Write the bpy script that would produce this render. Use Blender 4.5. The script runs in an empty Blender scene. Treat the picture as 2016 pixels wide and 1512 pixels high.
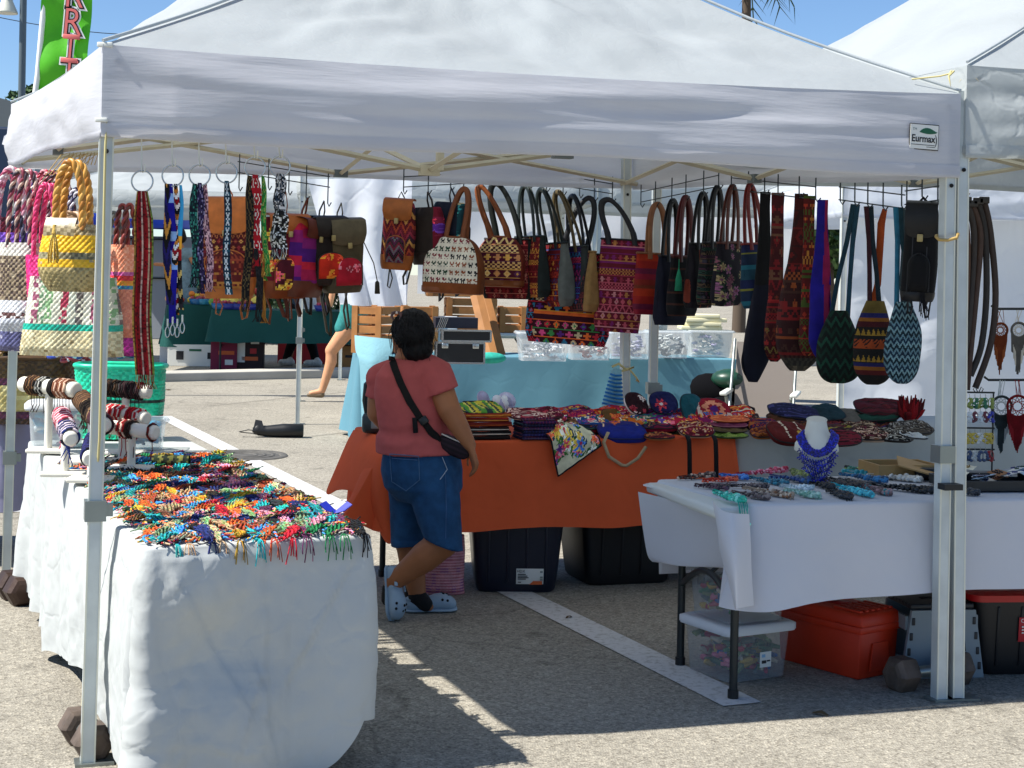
import bpy,bmesh,math,random
import numpy as np
from mathutils import Vector,Matrix,noise
from mathutils.bvhtree import BVHTree
R=math.radians
S=bpy.context.scene
COL=S.collection
random.seed(7)
rng=np.random.RandomState(11)
F=3150.0;CX=1008.0;CY=537.0;CH=1.58;TH=R(1.2)
cd=bpy.data.cameras.new('camera');cam=bpy.data.objects.new('camera',cd);COL.objects.link(cam)
cd.sensor_width=36;cd.lens=F/2016*36;cd.shift_y=-(756-CY)/2016
cd.clip_start=0.1;cd.clip_end=2000
cam.matrix_world=Matrix.Translation((0,0,CH))@Matrix.Rotation(R(90),4,'X')@Matrix.Rotation(TH,4,'Z')
S.camera=cam
S.render.resolution_x=1024;S.render.resolution_y=768
SUN_EL=R(54);SUN_H=Vector((.96,.28,0)).normalized()
w=bpy.data.worlds.new('World');S.world=w;w.use_nodes=True
nt=w.node_tree;sky=nt.nodes.new('ShaderNodeTexSky');sky.sky_type='NISHITA';sky.sun_disc=False
sky.sun_elevation=SUN_EL;sky.sun_rotation=math.atan2(-SUN_H.x,-SUN_H.y)
sky.air_density=.85;sky.dust_density=0;sky.ozone_density=7
nt.links.new(sky.outputs[0],nt.nodes['Background'].inputs[0]);nt.nodes['Background'].inputs[1].default_value=.088
sl=bpy.data.lights.new('sun','SUN');sl.energy=4.8;sl.angle=R(.53);sl.color=(1,.955,.88)
so=bpy.data.objects.new('sun',sl);COL.objects.link(so)
so.rotation_euler=Vector((SUN_H.x*math.cos(SUN_EL),SUN_H.y*math.cos(SUN_EL),-math.sin(SUN_EL))).to_track_quat('-Z','Y').to_euler()
so.location=(-6,-2,12)
S.view_settings.view_transform='Standard';S.view_settings.look='None'
S.view_settings.exposure=.76;S.view_settings.gamma=1;S.view_settings.use_curve_mapping=False
def ray(px,py):
 u=px-CX;v=py-CY
 return(u*math.cos(TH)+v*math.sin(TH))/F,(-u*math.sin(TH)+v*math.cos(TH))/F
def P(px,py,Y):
 a,b=ray(px,py);return Vector((a*Y,Y,CH-b*Y))
def G(px,py,z=0.0):
 a,b=ray(px,py);Y=(CH-z)/b;return Vector((a*Y,Y,z))
def C(h):
 h=h.lstrip('#');o=[]
 for i in(0,2,4):
  c=int(h[i:i+2],16)/255;o.append(c/12.92 if c<=.04045 else((c+.055)/1.055)**2.4)
 return tuple(o)
class MB:
 def __init__(s):s.V=[];s.F=[];s.K=[];s.n=0
 def add(s,v,faces,col=None):
  v=np.asarray(v,float).reshape(-1,3);f=np.asarray(faces,int)
  s.V.append(v);s.F.append(f+s.n);s.n+=len(v)
  if col is None:col=(.5,.5,.5)
  col=np.asarray(col,float)
  if col.ndim==1:col=np.repeat(col[None],len(f),0)
  s.K.append(col);return s
 def grid(s,A,col=None,close=False):
  A=np.asarray(A,float);nv,nu=A.shape[:2]
  i=np.arange(nu if close else nu-1);j=np.arange(nv-1)
  I,J=np.meshgrid(i,j);I2=(I+1)%nu
  f=np.stack([J*nu+I,J*nu+I2,(J+1)*nu+I2,(J+1)*nu+I],-1).reshape(-1,4)
  if col is not None:
   col=np.asarray(col,float)
   if col.ndim==3:col=col.reshape(-1,3)
  return s.add(A.reshape(-1,3),f,col)
 def fan(s,ring,c=None,col=None):
  ring=np.asarray(ring,float);n=len(ring);c=ring.mean(0) if c is None else np.asarray(c)
  i=np.arange(n);f=np.stack([i,(i+1)%n,np.full(n,n)],-1)
  return s.add(np.vstack([ring,c]),f,col)
 def tube(s,pts,r,seg=8,col=None,flat=1.0,closed=False,caps=True,up=None):
  p=np.asarray([tuple(q) for q in pts],float);n=len(p)
  r=np.full(n,r) if np.isscalar(r) else np.asarray(r,float)
  if closed:t=np.roll(p,-1,0)-np.roll(p,1,0)
  else:t=np.gradient(p,axis=0)
  t/=np.linalg.norm(t,axis=1)[:,None]+1e-12
  u=np.array(up,float) if up is not None else(np.array([0,0,1.]) if abs(t[0][2])<.9 else np.array([1.,0,0]))
  A=np.zeros((n,seg,3));a=np.arange(seg)*2*math.pi/seg
  for i in range(n):
   if up is not None:u=np.array(up,float)
   x=u-t[i]*np.dot(u,t[i]);x/=np.linalg.norm(x)+1e-12;u=x
   y=np.cross(t[i],x)
   A[i]=p[i]+r[i]*(np.cos(a)[:,None]*x*flat+np.sin(a)[:,None]*y)
  if closed:A=np.concatenate([A,A[:1]],0)
  if col is not None and np.asarray(col).ndim==2:
   col=np.repeat(np.asarray(col)[:len(A)-1,None],seg,1)
  s.grid(A,col,close=True)
  if caps and not closed:
   c0=col if col is None or np.asarray(col).ndim==1 else np.asarray(col)[0,0]
   c1=col if col is None or np.asarray(col).ndim==1 else np.asarray(col)[-1,0]
   s.fan(A[0][::-1],None,c0);s.fan(A[-1],None,c1)
  return s
 def box(s,c,size,rz=0,col=None,M=None):
  x,y,z=[q/2 for q in size]
  v=np.array([(-x,-y,-z),(x,-y,-z),(x,y,-z),(-x,y,-z),(-x,-y,z),(x,-y,z),(x,y,z),(-x,y,z)],float)
  if M is not None:v=v@np.array(M.to_3x3()).T
  elif rz:v=v@np.array(Matrix.Rotation(rz,3,'Z')).T
  return s.add(v+np.array(tuple(c)),[(0,3,2,1),(4,5,6,7),(0,1,5,4),(1,2,6,5),(2,3,7,6),(3,0,4,7)],col)
 def rbox(s,c,size,r=.01,col=None,M=None,taper=0,n=2):
  """box with rounded edges; taper narrows the bottom"""
  bm=bmesh.new();bmesh.ops.create_cube(bm,size=1)
  for q in bm.verts:q.co=Vector((q.co.x*size[0],q.co.y*size[1],q.co.z*size[2]))
  bmesh.ops.bevel(bm,geom=bm.edges[:],offset=r,segments=n,affect='EDGES',profile=.5)
  for q in bm.verts:
   k=1-taper*(.5-q.co.z/size[2]);q.co.x*=k;q.co.y*=k
   if M is not None:q.co=M.to_3x3()@q.co
  s.bm(bm,c,col);bm.free();return s
 def bm(s,bm,c=(0,0,0),col=None):
  bm.verts.index_update();v=np.array([tuple(q.co) for q in bm.verts])+np.array(tuple(c))
  for n in(3,4):
   f=[[q.index for q in g.verts] for g in bm.faces if len(g.verts)==n]
   if f:s.add(v,f,col)
  for g in bm.faces:
   if len(g.verts)>4:s.fan([tuple(Vector(q.co)+Vector(c)) for q in g.verts],None,col)
  return s
 def cap(s,c,poly,col=None):return s.fan(poly,c,col)
 def sphere(s,c,r,seg=12,rings=8,col=None,M=None):
  r=(r,r,r) if np.isscalar(r) else r
  th=np.linspace(0,math.pi,rings+1)[:,None];a=(np.arange(seg)*2*math.pi/seg)[None]
  A=np.stack([r[0]*np.sin(th)*np.cos(a),r[1]*np.sin(th)*np.sin(a),-r[2]*np.cos(th)+0*a],-1)
  if M is not None:A=A@np.array(M.to_3x3()).T
  return s.grid(A+np.array(tuple(c)),col,close=True)
 def lathe(s,prof,c=(0,0,0),seg=20,col=None,sx=1,sy=1,M=None,wob=None):
  pr=np.array(prof,float);a=np.arange(seg)*2*math.pi/seg
  A=np.stack([pr[:,0][:,None]*np.cos(a)*sx,pr[:,0][:,None]*np.sin(a)*sy,pr[:,1][:,None]+0*a],-1)
  if M is not None:A=A@np.array(M.to_3x3()).T
  if col is not None and np.asarray(col).ndim==2:col=np.repeat(np.asarray(col)[:len(pr)-1,None],seg,1)
  return s.grid(A+np.array(tuple(c)),col,close=True)
 def prism(s,poly,h,M=None,c=(0,0,0),col=None):
  """polygon in the xy plane pulled up by h"""
  p=np.array([(q[0],q[1],0.) for q in poly]);q=p+[0,0,h]
  if M is not None:p=p@np.array(M.to_3x3()).T;q=q@np.array(M.to_3x3()).T
  p=p+np.array(tuple(c));q=q+np.array(tuple(c));n=len(p);i=np.arange(n)
  s.add(np.vstack([p,q]),np.stack([i,(i+1)%n,(i+1)%n+n,i+n],-1),col)
  s.fan(p[::-1],None,col);s.fan(q,None,col);return s
 def local(s,root):
  Mi=np.array((Matrix.Translation(root.location)@root.rotation_euler.to_matrix().to_4x4()).inverted())
  s.V=[v@Mi[:3,:3].T+Mi[:3,3] for v in s.V];return s
 def mesh(s,name,smooth=True):
  v=np.vstack(s.V);me=bpy.data.meshes.new(name);me.vertices.add(len(v));me.vertices.foreach_set('co',v.ravel())
  lens=np.concatenate([np.full(len(f),f.shape[1]) for f in s.F]);loops=np.concatenate([f.ravel() for f in s.F])
  me.loops.add(len(loops));me.loops.foreach_set('vertex_index',loops);me.polygons.add(len(lens))
  me.polygons.foreach_set('loop_start',np.concatenate([[0],np.cumsum(lens)[:-1]]))
  me.polygons.foreach_set('use_smooth',np.full(len(lens),bool(smooth)))
  k=np.repeat(np.vstack(s.K),lens,0);k=np.hstack([k,np.ones((len(k),1))])
  at=me.attributes.new('Col','FLOAT_COLOR','CORNER');at.data.foreach_set('color',k.ravel())
  me.update(calc_edges=True);me.validate();return me
 def build(s,name,mat,parent=None,smooth=True,loc=None,sharp=None):
  me=s.mesh(name,smooth)
  if sharp:me.set_sharp_from_angle(angle=R(sharp))
  me.materials.append(M[mat] if isinstance(mat,str) else mat)
  o=bpy.data.objects.new(name,me);COL.objects.link(o)
  if parent is not None:o.parent=parent
  if loc is not None:o.location=loc
  return o
def tag(o,label=None,cat=None,group=None,kind=None):
 if label:o['label']=label
 if cat:o['category']=cat
 if group:o['group']=group
 if kind:o['kind']=kind
 return o
def thing(name,label,cat,loc=(0,0,0),rz=0,group=None):
 o=bpy.data.objects.new(name,None);COL.objects.link(o);o.empty_display_size=.05
 o.location=loc;o.rotation_euler=(0,0,rz);return tag(o,label,cat,group)
def struct(o):o['kind']='structure';return o
def copy_tree(o,parent=None):
 c=o.copy();COL.objects.link(c);c.parent=parent
 for ch in list(o.children):copy_tree(ch,c)
 return c
def text_mesh(txt,size,extrude=.001,offset=0.0,sx=1.0,align='CENTER',bold=0):
 cu=bpy.data.curves.new('t','FONT');cu.body=txt;cu.size=size;cu.extrude=extrude;cu.offset=offset+bold
 cu.align_x=align;cu.align_y='CENTER';cu.resolution_u=3
 o=bpy.data.objects.new('t',cu);COL.objects.link(o)
 dg=bpy.context.evaluated_depsgraph_get();me=bpy.data.meshes.new_from_object(o.evaluated_get(dg))
 bpy.data.objects.remove(o);bpy.data.curves.remove(cu)
 for v in me.vertices:v.co.x*=sx
 return me
def text_obj(name,txt,size,mat,parent,M4,**k):
 me=text_mesh(txt,size,**k);me.name=name;me.materials.append(M[mat]);o=bpy.data.objects.new(name,me);COL.objects.link(o)
 o.parent=parent;o.matrix_local=M4;return o
def nz(x,y,z=0.0):return noise.noise(Vector((x,y,z)))
vnz=np.vectorize(lambda x,y,z:noise.noise((x,y,z)))
M={}
def newmat(name):
 m=bpy.data.materials.new(name);m.use_nodes=True;M[name]=m;t=m.node_tree
 return m,t,t.nodes['Principled BSDF'],t.nodes['Material Output']
def nd(t,ty,**k):
 n=t.nodes.new(ty)
 for a,b in k.items():setattr(n,a,b)
 return n
def bumpn(t,b,scale,strength,dist=.002,detail=3,coord='Object',stretch=None,rough=.55):
 tc=nd(t,'ShaderNodeTexCoord');n=nd(t,'ShaderNodeTexNoise');n.inputs['Scale'].default_value=scale;n.inputs['Detail'].default_value=detail
 n.inputs['Roughness'].default_value=rough
 src=tc.outputs[coord]
 if stretch:
  mp=nd(t,'ShaderNodeMapping');mp.inputs['Scale'].default_value=stretch;t.links.new(src,mp.inputs[0]);src=mp.outputs[0]
 t.links.new(src,n.inputs[0]);bp=nd(t,'ShaderNodeBump');bp.inputs['Strength'].default_value=strength;bp.inputs['Distance'].default_value=dist
 t.links.new(n.outputs[0],bp.inputs['Height']);t.links.new(bp.outputs[0],b.inputs['Normal']);return n,bp
def simple(name,col,rough=.6,metal=0,bump=None,var=None,spec=.5):
 m,t,b,o=newmat(name);col=C(col) if isinstance(col,str) else col
 b.inputs['Base Color'].default_value=(*col,1);b.inputs['Roughness'].default_value=rough;b.inputs['Metallic'].default_value=metal
 b.inputs['Specular IOR Level'].default_value=spec
 if bump:bumpn(t,b,bump[0],bump[1],bump[2] if len(bump)>2 else .002)
 if var:
  tc=nd(t,'ShaderNodeTexCoord');n=nd(t,'ShaderNodeTexNoise');n.inputs['Scale'].default_value=var[0];n.inputs['Detail'].default_value=5
  t.links.new(tc.outputs['Object'],n.inputs[0]);r=nd(t,'ShaderNodeValToRGB')
  r.color_ramp.elements[0].position=.3;r.color_ramp.elements[1].position=.72
  r.color_ramp.elements[0].color=(*[min(1,c*var[1]) for c in col],1);r.color_ramp.elements[1].color=(*[min(1,c*var[2]) for c in col],1)
  t.links.new(n.outputs[0],r.inputs[0]);t.links.new(r.outputs[0],b.inputs['Base Color'])
 return m
def attrmat(name,rough=.85,bump=(600,.35,.001),objcol=False,spec=.3,sheen=0,var=(.92,1.38)):
 m,t,b,o=newmat(name);b.inputs['Roughness'].default_value=rough;b.inputs['Specular IOR Level'].default_value=spec
 if objcol:
  oi=nd(t,'ShaderNodeObjectInfo');a=nd(t,'ShaderNodeAttribute',attribute_name='Col')
  mx=nd(t,'ShaderNodeMix',data_type='RGBA',blend_type='MULTIPLY');mx.inputs[0].default_value=1
  t.links.new(oi.outputs['Color'],mx.inputs[6]);t.links.new(a.outputs['Color'],mx.inputs[7]);src=mx.outputs[2]
 else:
  a=nd(t,'ShaderNodeAttribute',attribute_name='Col');src=a.outputs['Color']
 tc=nd(t,'ShaderNodeTexCoord');n=nd(t,'ShaderNodeTexNoise');n.inputs['Scale'].default_value=22;n.inputs['Detail'].default_value=4
 t.links.new(tc.outputs['Object'],n.inputs[0]);r=nd(t,'ShaderNodeMapRange');r.inputs[1].default_value=.3;r.inputs[2].default_value=.7
 r.inputs[3].default_value=var[0];r.inputs[4].default_value=var[1];t.links.new(n.outputs[0],r.inputs[0])
 m2=nd(t,'ShaderNodeVectorMath',operation='SCALE');t.links.new(src,m2 .inputs[0]);t.links.new(r.outputs[0],m2 .inputs['Scale'])
 t.links.new(m2 .outputs[0],b.inputs['Base Color'])
 if bump:bumpn(t,b,*bump)
 if sheen:b.inputs['Sheen Weight'].default_value=sheen
 return m
def sheetmat(name,col,transl=.3,rough=.8,wr=(3,.4,.02),dirt=.12,tcol=None,ridge=.10,stretch=(1,1,1)):
 """thin woven or coated cloth that lets some light through"""
 m,t,b,o=newmat(name);col=C(col) if isinstance(col,str) else col
 b.inputs['Roughness'].default_value=rough;b.inputs['Specular IOR Level'].default_value=.25
 tc=nd(t,'ShaderNodeTexCoord');n=nd(t,'ShaderNodeTexNoise');n.inputs['Scale'].default_value=2.2;n.inputs['Detail'].default_value=7
 t.links.new(tc.outputs['Object'],n.inputs[0]);r=nd(t,'ShaderNodeValToRGB');r.color_ramp.elements[0].position=.32;r.color_ramp.elements[1].position=.6
 r.color_ramp.elements[0].color=(*[c*(1-dirt) for c in col],1);r.color_ramp.elements[1].color=(*col,1)
 t.links.new(n.outputs[0],r.inputs[0]);t.links.new(r.outputs[0],b.inputs['Base Color'])
 n1=nd(t,'ShaderNodeTexNoise');n1 .inputs['Scale'].default_value=wr[0];n1 .inputs['Detail'].default_value=4;n1 .inputs['Distortion'].default_value=.15
 v1=nd(t,'ShaderNodeTexVoronoi',feature='DISTANCE_TO_EDGE');v1 .inputs['Scale'].default_value=wr[0]*1.7
 mp=nd(t,'ShaderNodeMapping');mp.inputs['Scale'].default_value=stretch;t.links.new(tc.outputs['Object'],mp.inputs[0]);t.links.new(mp.outputs[0],n1 .inputs[0])
 va=nd(t,'ShaderNodeVectorMath',operation='MULTIPLY_ADD');va.inputs[1].default_value=(.35,.35,.35)
 t.links.new(n1 .outputs['Color'],va.inputs[0]);t.links.new(mp.outputs[0],va.inputs[2]);t.links.new(va.outputs[0],v1 .inputs['Vector'])
 mr=nd(t,'ShaderNodeMapRange');mr.inputs[2].default_value=.12;mr.interpolation_type='SMOOTHSTEP';t.links.new(v1 .outputs['Distance'],mr.inputs[0])
 ad=nd(t,'ShaderNodeMath',operation='MULTIPLY_ADD');ad.inputs[1].default_value=ridge;t.links.new(mr.outputs[0],ad.inputs[0]);t.links.new(n1 .outputs[0],ad.inputs[2])
 bp=nd(t,'ShaderNodeBump');bp.inputs['Strength'].default_value=wr[1];bp.inputs['Distance'].default_value=wr[2]
 t.links.new(ad.outputs[0],bp.inputs['Height']);t.links.new(bp.outputs[0],b.inputs['Normal'])
 if transl:
  tr=nd(t,'ShaderNodeBsdfTranslucent');tr.inputs[0].default_value=(*(tcol or col),1);mx=nd(t,'ShaderNodeMixShader');mx.inputs[0].default_value=transl
  t.links.new(bp.outputs[0],tr.inputs['Normal'])
  t.links.new(b.outputs[0],mx.inputs[1]);t.links.new(tr.outputs[0],mx.inputs[2]);t.links.new(mx.outputs[0],o.inputs[0])
 return m
def clearmat(name,col,opac=.35,rough=.25):
 m,t,b,o=newmat(name);col=C(col) if isinstance(col,str) else col
 b.inputs['Base Color'].default_value=(*col,1);b.inputs['Roughness'].default_value=rough
 tr=nd(t,'ShaderNodeBsdfTransparent');tr.inputs[0].default_value=(.9,.92,.93,1);mx=nd(t,'ShaderNodeMixShader');mx.inputs[0].default_value=opac
 n,bp=bumpn(t,b,8,.1)
 t.links.new(tr.outputs[0],mx.inputs[1]);t.links.new(b.outputs[0],mx.inputs[2]);t.links.new(mx.outputs[0],o.inputs[0]);return m
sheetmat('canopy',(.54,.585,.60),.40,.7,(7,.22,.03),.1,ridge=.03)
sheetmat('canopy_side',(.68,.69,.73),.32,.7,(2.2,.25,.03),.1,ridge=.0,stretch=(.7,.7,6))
sheetmat('canopy_old',(.56,.60,.60),.3,.75,(3.4,.35,.04),.16)
sheetmat('sidewall',(.78,.82,.88),.45,.7,(1.6,.5,.06),.08)
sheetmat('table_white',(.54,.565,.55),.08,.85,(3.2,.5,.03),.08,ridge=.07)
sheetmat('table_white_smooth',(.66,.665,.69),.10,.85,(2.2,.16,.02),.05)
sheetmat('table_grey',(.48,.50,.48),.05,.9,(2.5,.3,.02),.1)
sheetmat('table_orange',(.86,.135,.042),.08,.9,(3.5,.28,.02),.16)
sheetmat('table_blue',(.13,.30,.375),.10,.9,(2.5,.2,.02),.08)
sheetmat('table_cyan',(.26,.50,.57),.2,.9,(6,.5,.02),.08)
sheetmat('table_green',(.010,.075,.066),.03,.8,(2.5,.4,.03),.12)
sheetmat('table_lilac',(.36,.35,.50),.1,.8,(2.5,.3,.03),.1)
sheetmat('banner_fabric',(.74,.76,.78),.5,.8,(1.2,.2,.03),.05)
simple('banner_print',(.60,.655,.70),.8)
simple('aluminium','#c3cac8',.45,.1,(40,.1),(9,.86,1.08));simple('white_metal','#dcdccb',.45,0,None,(8,.9,1.05))
simple('steel','#8a9290',.35,.7);simple('grey_plastic','#5d6668',.5);simple('black','#101214',.5,0,(30,.1));simple('hole',(.006,.006,.007),.9)
simple('dark_metal','#23292a',.45,.2);simple('wire','#3a4246',.4,.6);simple('chrome','#b8bec0',.25,.9);simple('white_plastic','#d8dad2',.45,0,(60,.06))
simple('truss','#c4bda4',.5,0,(30,.06),(6,.85,1.05))
simple('rope_yellow','#c9bd84',.9,0,(300,.3));simple('rope_tan','#b89a5c',.85,0,(300,.4))
attrmat('cloth');attrmat('knit',.92,(240,.8,.004));attrmat('leather',.5,(160,.35,.0015),spec=.4);attrmat('plastic',.38,(60,.08,.002),spec=.5)
attrmat('weave',.36,(90,.12,.002),spec=.5);attrmat('beads',.28,None,spec=.6);attrmat('thread',.9,(420,.6,.002),objcol=True);attrmat('paint',.55,(40,.05,.001))
attrmat('denim',.9,(520,.6,.0014),var=(.8,1.3));attrmat('shirt',.92,(420,.3,.001),var=(1.0,1.12));attrmat('skin',.55,(180,.18,.001),spec=.35,var=(1.02,1.14));simple('black_cloth',(.005,.005,.006),1,spec=.05)
simple('hair',(.004,.0035,.004),.6,0,(70,.8,.004),spec=.22);simple('sock',(.008,.008,.009),.95,0,(300,.4))
simple('clog','#97aec0',.55,0,(90,.15),(7,.9,1.05));simple('iron','#5c4f45',.7,.2,(22,.7,.006),(14,.55,1.6));simple('iron_brown','#3d2a20',.5,.2,(24,.5,.004),(10,.7,1.3))
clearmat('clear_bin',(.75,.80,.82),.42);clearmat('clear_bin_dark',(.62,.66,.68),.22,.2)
simple('lid_white','#cfd3d6',.45);simple('bin_black',(.005,.006,.008),.5,0,(15,.08));simple('bin_navy',(.006,.010,.026),.35,0,(15,.08))
simple('toolbox_red','#c4300f',.5,0,(70,.3,.002),(5,.85,1.08));simple('lid_red','#b01218',.38);simple('stool_grey','#7f8d95',.55);simple('stool_dark','#20252b',.5)
simple('wood_crate','#a9713a',.65,0,(12,.3),(6,.75,1.2));simple('wood_box','#b08a54',.7,0,(12,.2),(5,.85,1.1));simple('card','#a0713f',.85,0,(10,.2),(4,.85,1.1))
simple('paper','#e4e4dc',.8);simple('cream','#e6dfb8',.7);simple('velvet_white','#e2dfd2',.85,0,(200,.15));simple('print_black',(.012,.012,.014),.7);simple('print_green',C('#0f5b3c'),.6)
simple('print_orange',C('#d5622a'),.6);simple('print_red',C('#b3202a'),.6);simple('print_blue',C('#86b7d6'),.6)
# ================================================================= the setting
def ground_material():
 m,t,b,o=newmat('ground');tc=nd(t,'ShaderNodeTexCoord')
 def noi(sc,de=4,ro=.6):
  n=nd(t,'ShaderNodeTexNoise');n.inputs['Scale'].default_value=sc;n.inputs['Detail'].default_value=de;n.inputs['Roughness'].default_value=ro
  t.links.new(tc.outputs['Object'],n.inputs[0]);return n
 v=nd(t,'ShaderNodeTexVoronoi');v.inputs['Scale'].default_value=120;t.links.new(tc.outputs['Object'],v.inputs[0])
 r=nd(t,'ShaderNodeValToRGB');e=r.color_ramp.elements
 e[0].position=0;e[0].color=(.20,.18,.145,1);e[1].position=1;e[1].color=(.47,.43,.345,1)
 for p,c in((.25,(.29,.268,.222)),(.55,(.33,.306,.254)),(.8,(.375,.348,.288))):q=e.new(p);q.color=(*c,1)
 sp=nd(t,'ShaderNodeSeparateColor');t.links.new(v.outputs['Color'],sp.inputs[0]);t.links.new(sp.outputs[0],r.inputs[0])
 n2=noi(.8,6);mr=nd(t,'ShaderNodeMapRange');mr.inputs[1].default_value=.3;mr.inputs[2].default_value=.7;mr.inputs[3].default_value=.8;mr.inputs[4].default_value=1.08
 t.links.new(n2 .outputs[0],mr.inputs[0])
 n3=noi(26,5,.7);m3=nd(t,'ShaderNodeMapRange');m3 .inputs[1].default_value=.32;m3 .inputs[2].default_value=.68;m3 .inputs[3].default_value=.78;m3 .inputs[4].default_value=1.16
 t.links.new(n3 .outputs[0],m3 .inputs[0])
 n4=noi(3.1,2);m4=nd(t,'ShaderNodeMapRange');m4 .inputs[1].default_value=.62;m4 .inputs[2].default_value=.76;m4 .inputs[3].default_value=1;m4 .inputs[4].default_value=.62
 t.links.new(n4 .outputs[0],m4 .inputs[0])
 nc_=noi(1.7,4);vm=nd(t,'ShaderNodeVectorMath',operation='MULTIPLY_ADD');vm.inputs[1].default_value=(.5,.5,0);t.links.new(nc_.outputs['Color'],vm.inputs[0]);t.links.new(tc.outputs['Object'],vm.inputs[2])
 vc=nd(t,'ShaderNodeTexVoronoi',feature='DISTANCE_TO_EDGE');vc.inputs['Scale'].default_value=.42;t.links.new(vm.outputs[0],vc.inputs['Vector']);mc=nd(t,'ShaderNodeMapRange');mc.inputs[2].default_value=.006;mc.inputs[3].default_value=.74;mc.inputs[4].default_value=1;t.links.new(vc.outputs['Distance'],mc.inputs[0])
 cm=nd(t,'ShaderNodeMath',operation='MULTIPLY');t.links.new(mr.outputs[0],cm.inputs[0]);t.links.new(mc.outputs[0],cm.inputs[1])
 a=nd(t,'ShaderNodeMath',operation='MULTIPLY');t.links.new(cm.outputs[0],a.inputs[0]);t.links.new(m3 .outputs[0],a.inputs[1])
 a2=nd(t,'ShaderNodeMath',operation='MULTIPLY');t.links.new(a.outputs[0],a2 .inputs[0]);t.links.new(m4 .outputs[0],a2 .inputs[1])
 s=nd(t,'ShaderNodeVectorMath',operation='SCALE');t.links.new(r.outputs[0],s.inputs[0]);t.links.new(a2 .outputs[0],s.inputs['Scale'])
 t.links.new(s.outputs[0],b.inputs['Base Color']);b.inputs['Roughness'].default_value=.95;b.inputs['Specular IOR Level'].default_value=.2
 bp=nd(t,'ShaderNodeBump');bp.inputs['Strength'].default_value=.55;bp.inputs['Distance'].default_value=.006;t.links.new(v.outputs['Distance'],bp.inputs['Height'])
 t.links.new(bp.outputs[0],b.inputs['Normal']);return m
ground_material()
def paint_material():
 m,t,b,o=newmat('line_paint');tc=nd(t,'ShaderNodeTexCoord');n=nd(t,'ShaderNodeTexNoise');n.inputs['Scale'].default_value=30;n.inputs['Detail'].default_value=6
 n.inputs['Roughness'].default_value=.75;t.links.new(tc.outputs['Object'],n.inputs[0]);r=nd(t,'ShaderNodeValToRGB')
 r.color_ramp.elements[0].position=.33;r.color_ramp.elements[0].color=(.34,.33,.30,1);r.color_ramp.elements[1].position=.5;r.color_ramp.elements[1].color=(.60,.60,.585,1)
 t.links.new(n.outputs[0],r.inputs[0]);t.links.new(r.outputs[0],b.inputs['Base Color']);b.inputs['Roughness'].default_value=.9;bumpn(t,b,90,.4,.003)
paint_material()
simple('seam',(.12,.11,.095),.95);simple('manhole_iron',(.10,.095,.085),.8,.2,(60,.4),(12,.7,1.5));simple('concrete',(.44,.42,.37),.92,0,(50,.3),(3,.85,1.08))
mb=MB();mb.grid(np.array([[(-300,-40,0),(300,-40,0)],[(-300,560,0),(300,560,0)]],float));struct(mb.build('ground','ground',smooth=False))
def strip(name,a,b,w,mat,z=.004,parent=None,h=None,wob=0):
 a=Vector(a);b=Vector(b);a.z=b.z=0;d=(b-a);n=max(2,int(d.length/.08)) if wob else 2;q=Vector((-d.y,d.x,0)).normalized()*w/2
 row=[[],[]]
 for i in range(n):
  p=a+d*i/(n-1);k=wob*nz(p.x*6,p.y*6) if wob else 0;sx=Vector((q.x,q.y,0)).normalized()*k
  row[0].append(tuple(p-q+sx+Vector((0,0,z))));row[1].append(tuple(p+q+sx+Vector((0,0,z))))
 m_=MB();m_.grid(np.array(row));return m_.build(name,mat,parent,smooth=False)
def line(a,b,w):o=struct(strip('parking_line',a,b,w,'line_paint'));return o
line(G(322,820),G(800,1062),.16)
line(G(676,985),G(760,992),.10)
line(G(1000,1160),G(1462,1388),.165)
line(G(60,1070)+Vector((-3,0,0)),G(40,1006),.1)
for i,(a,b,w_) in enumerate([((0,883),(60,880),.012),((620,783),(720,783),.018),((500,790),(620,787),.012),((410,800),(720,768),.014),((590,862),(700,850),.014),((0,1022),(60,1018),.012)]):
 struct(strip('pavement_seam',G(*a),G(*b),w_,'seam',.006,wob=.012))
a=G(300,752);b=G(760,741);d=(b-a).normalized();a-=d*3;b+=d*14;mid=(a+b)/2
mb=MB();mb.rbox((0,0,.05),((b-a).length,.5,.14),.02);o=struct(mb.build('kerb','concrete',sharp=40));o.location=(mid.x,mid.y+.25,0);o.rotation_euler=(0,0,math.atan2(d.y,d.x))
c=G(478,897);mh=thing('manhole_cover','round cast iron manhole cover set in the pavement beside the painted line','manhole cover',(c.x,c.y,0))
mb=MB();mb.lathe([(.0,.006),(.30,.006),(.31,.0)],seg=40);mb.build('cover','manhole_iron',mh)
mb=MB();mb.lathe([(.315,0),(.32,.010),(.37,.010),(.38,0)],seg=40);mb.build('rim','manhole_iron',mh)
for r_ in(.1,.17,.24):
 mb=MB();mb.lathe([(r_,.006),(r_+.004,.012),(r_+.024,.012),(r_+.028,.006)],seg=36);mb.build('raised_ring','manhole_iron',mh)
for px,py,sc,lab in((1615,1408,.030,'curled dry leaf on the sunny pavement in front of the red toolbox'),(1120,1218,.02,'tiny dry leaf beside the painted line under the tent'),(690,800,.05,'dry leaf on the pavement right of the black sack'),(330,768,.06,'dark leaf on the pavement in front of the kerb'),(262,1240,.012,'bit of dry leaf left of the long white tablecloth')):
 mb=MB();mb.grid(np.array([[(-sc,-sc*.35,.004),(sc*.2,-sc*.5,.012),(sc,-sc*.2,.004)],[(-sc,sc*.3,.006),(0,sc*.45,.016),(sc,sc*.25,.005)]]),C(random.choice(['#4a3a28','#5a4a30','#3a3128'])));o=mb.build('dry_leaf','cloth',loc=G(px,py));o.rotation_euler=(0,0,random.uniform(0,6));tag(o,lab,'leaf')
def vec(p):return np.array(tuple(p),float)
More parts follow.
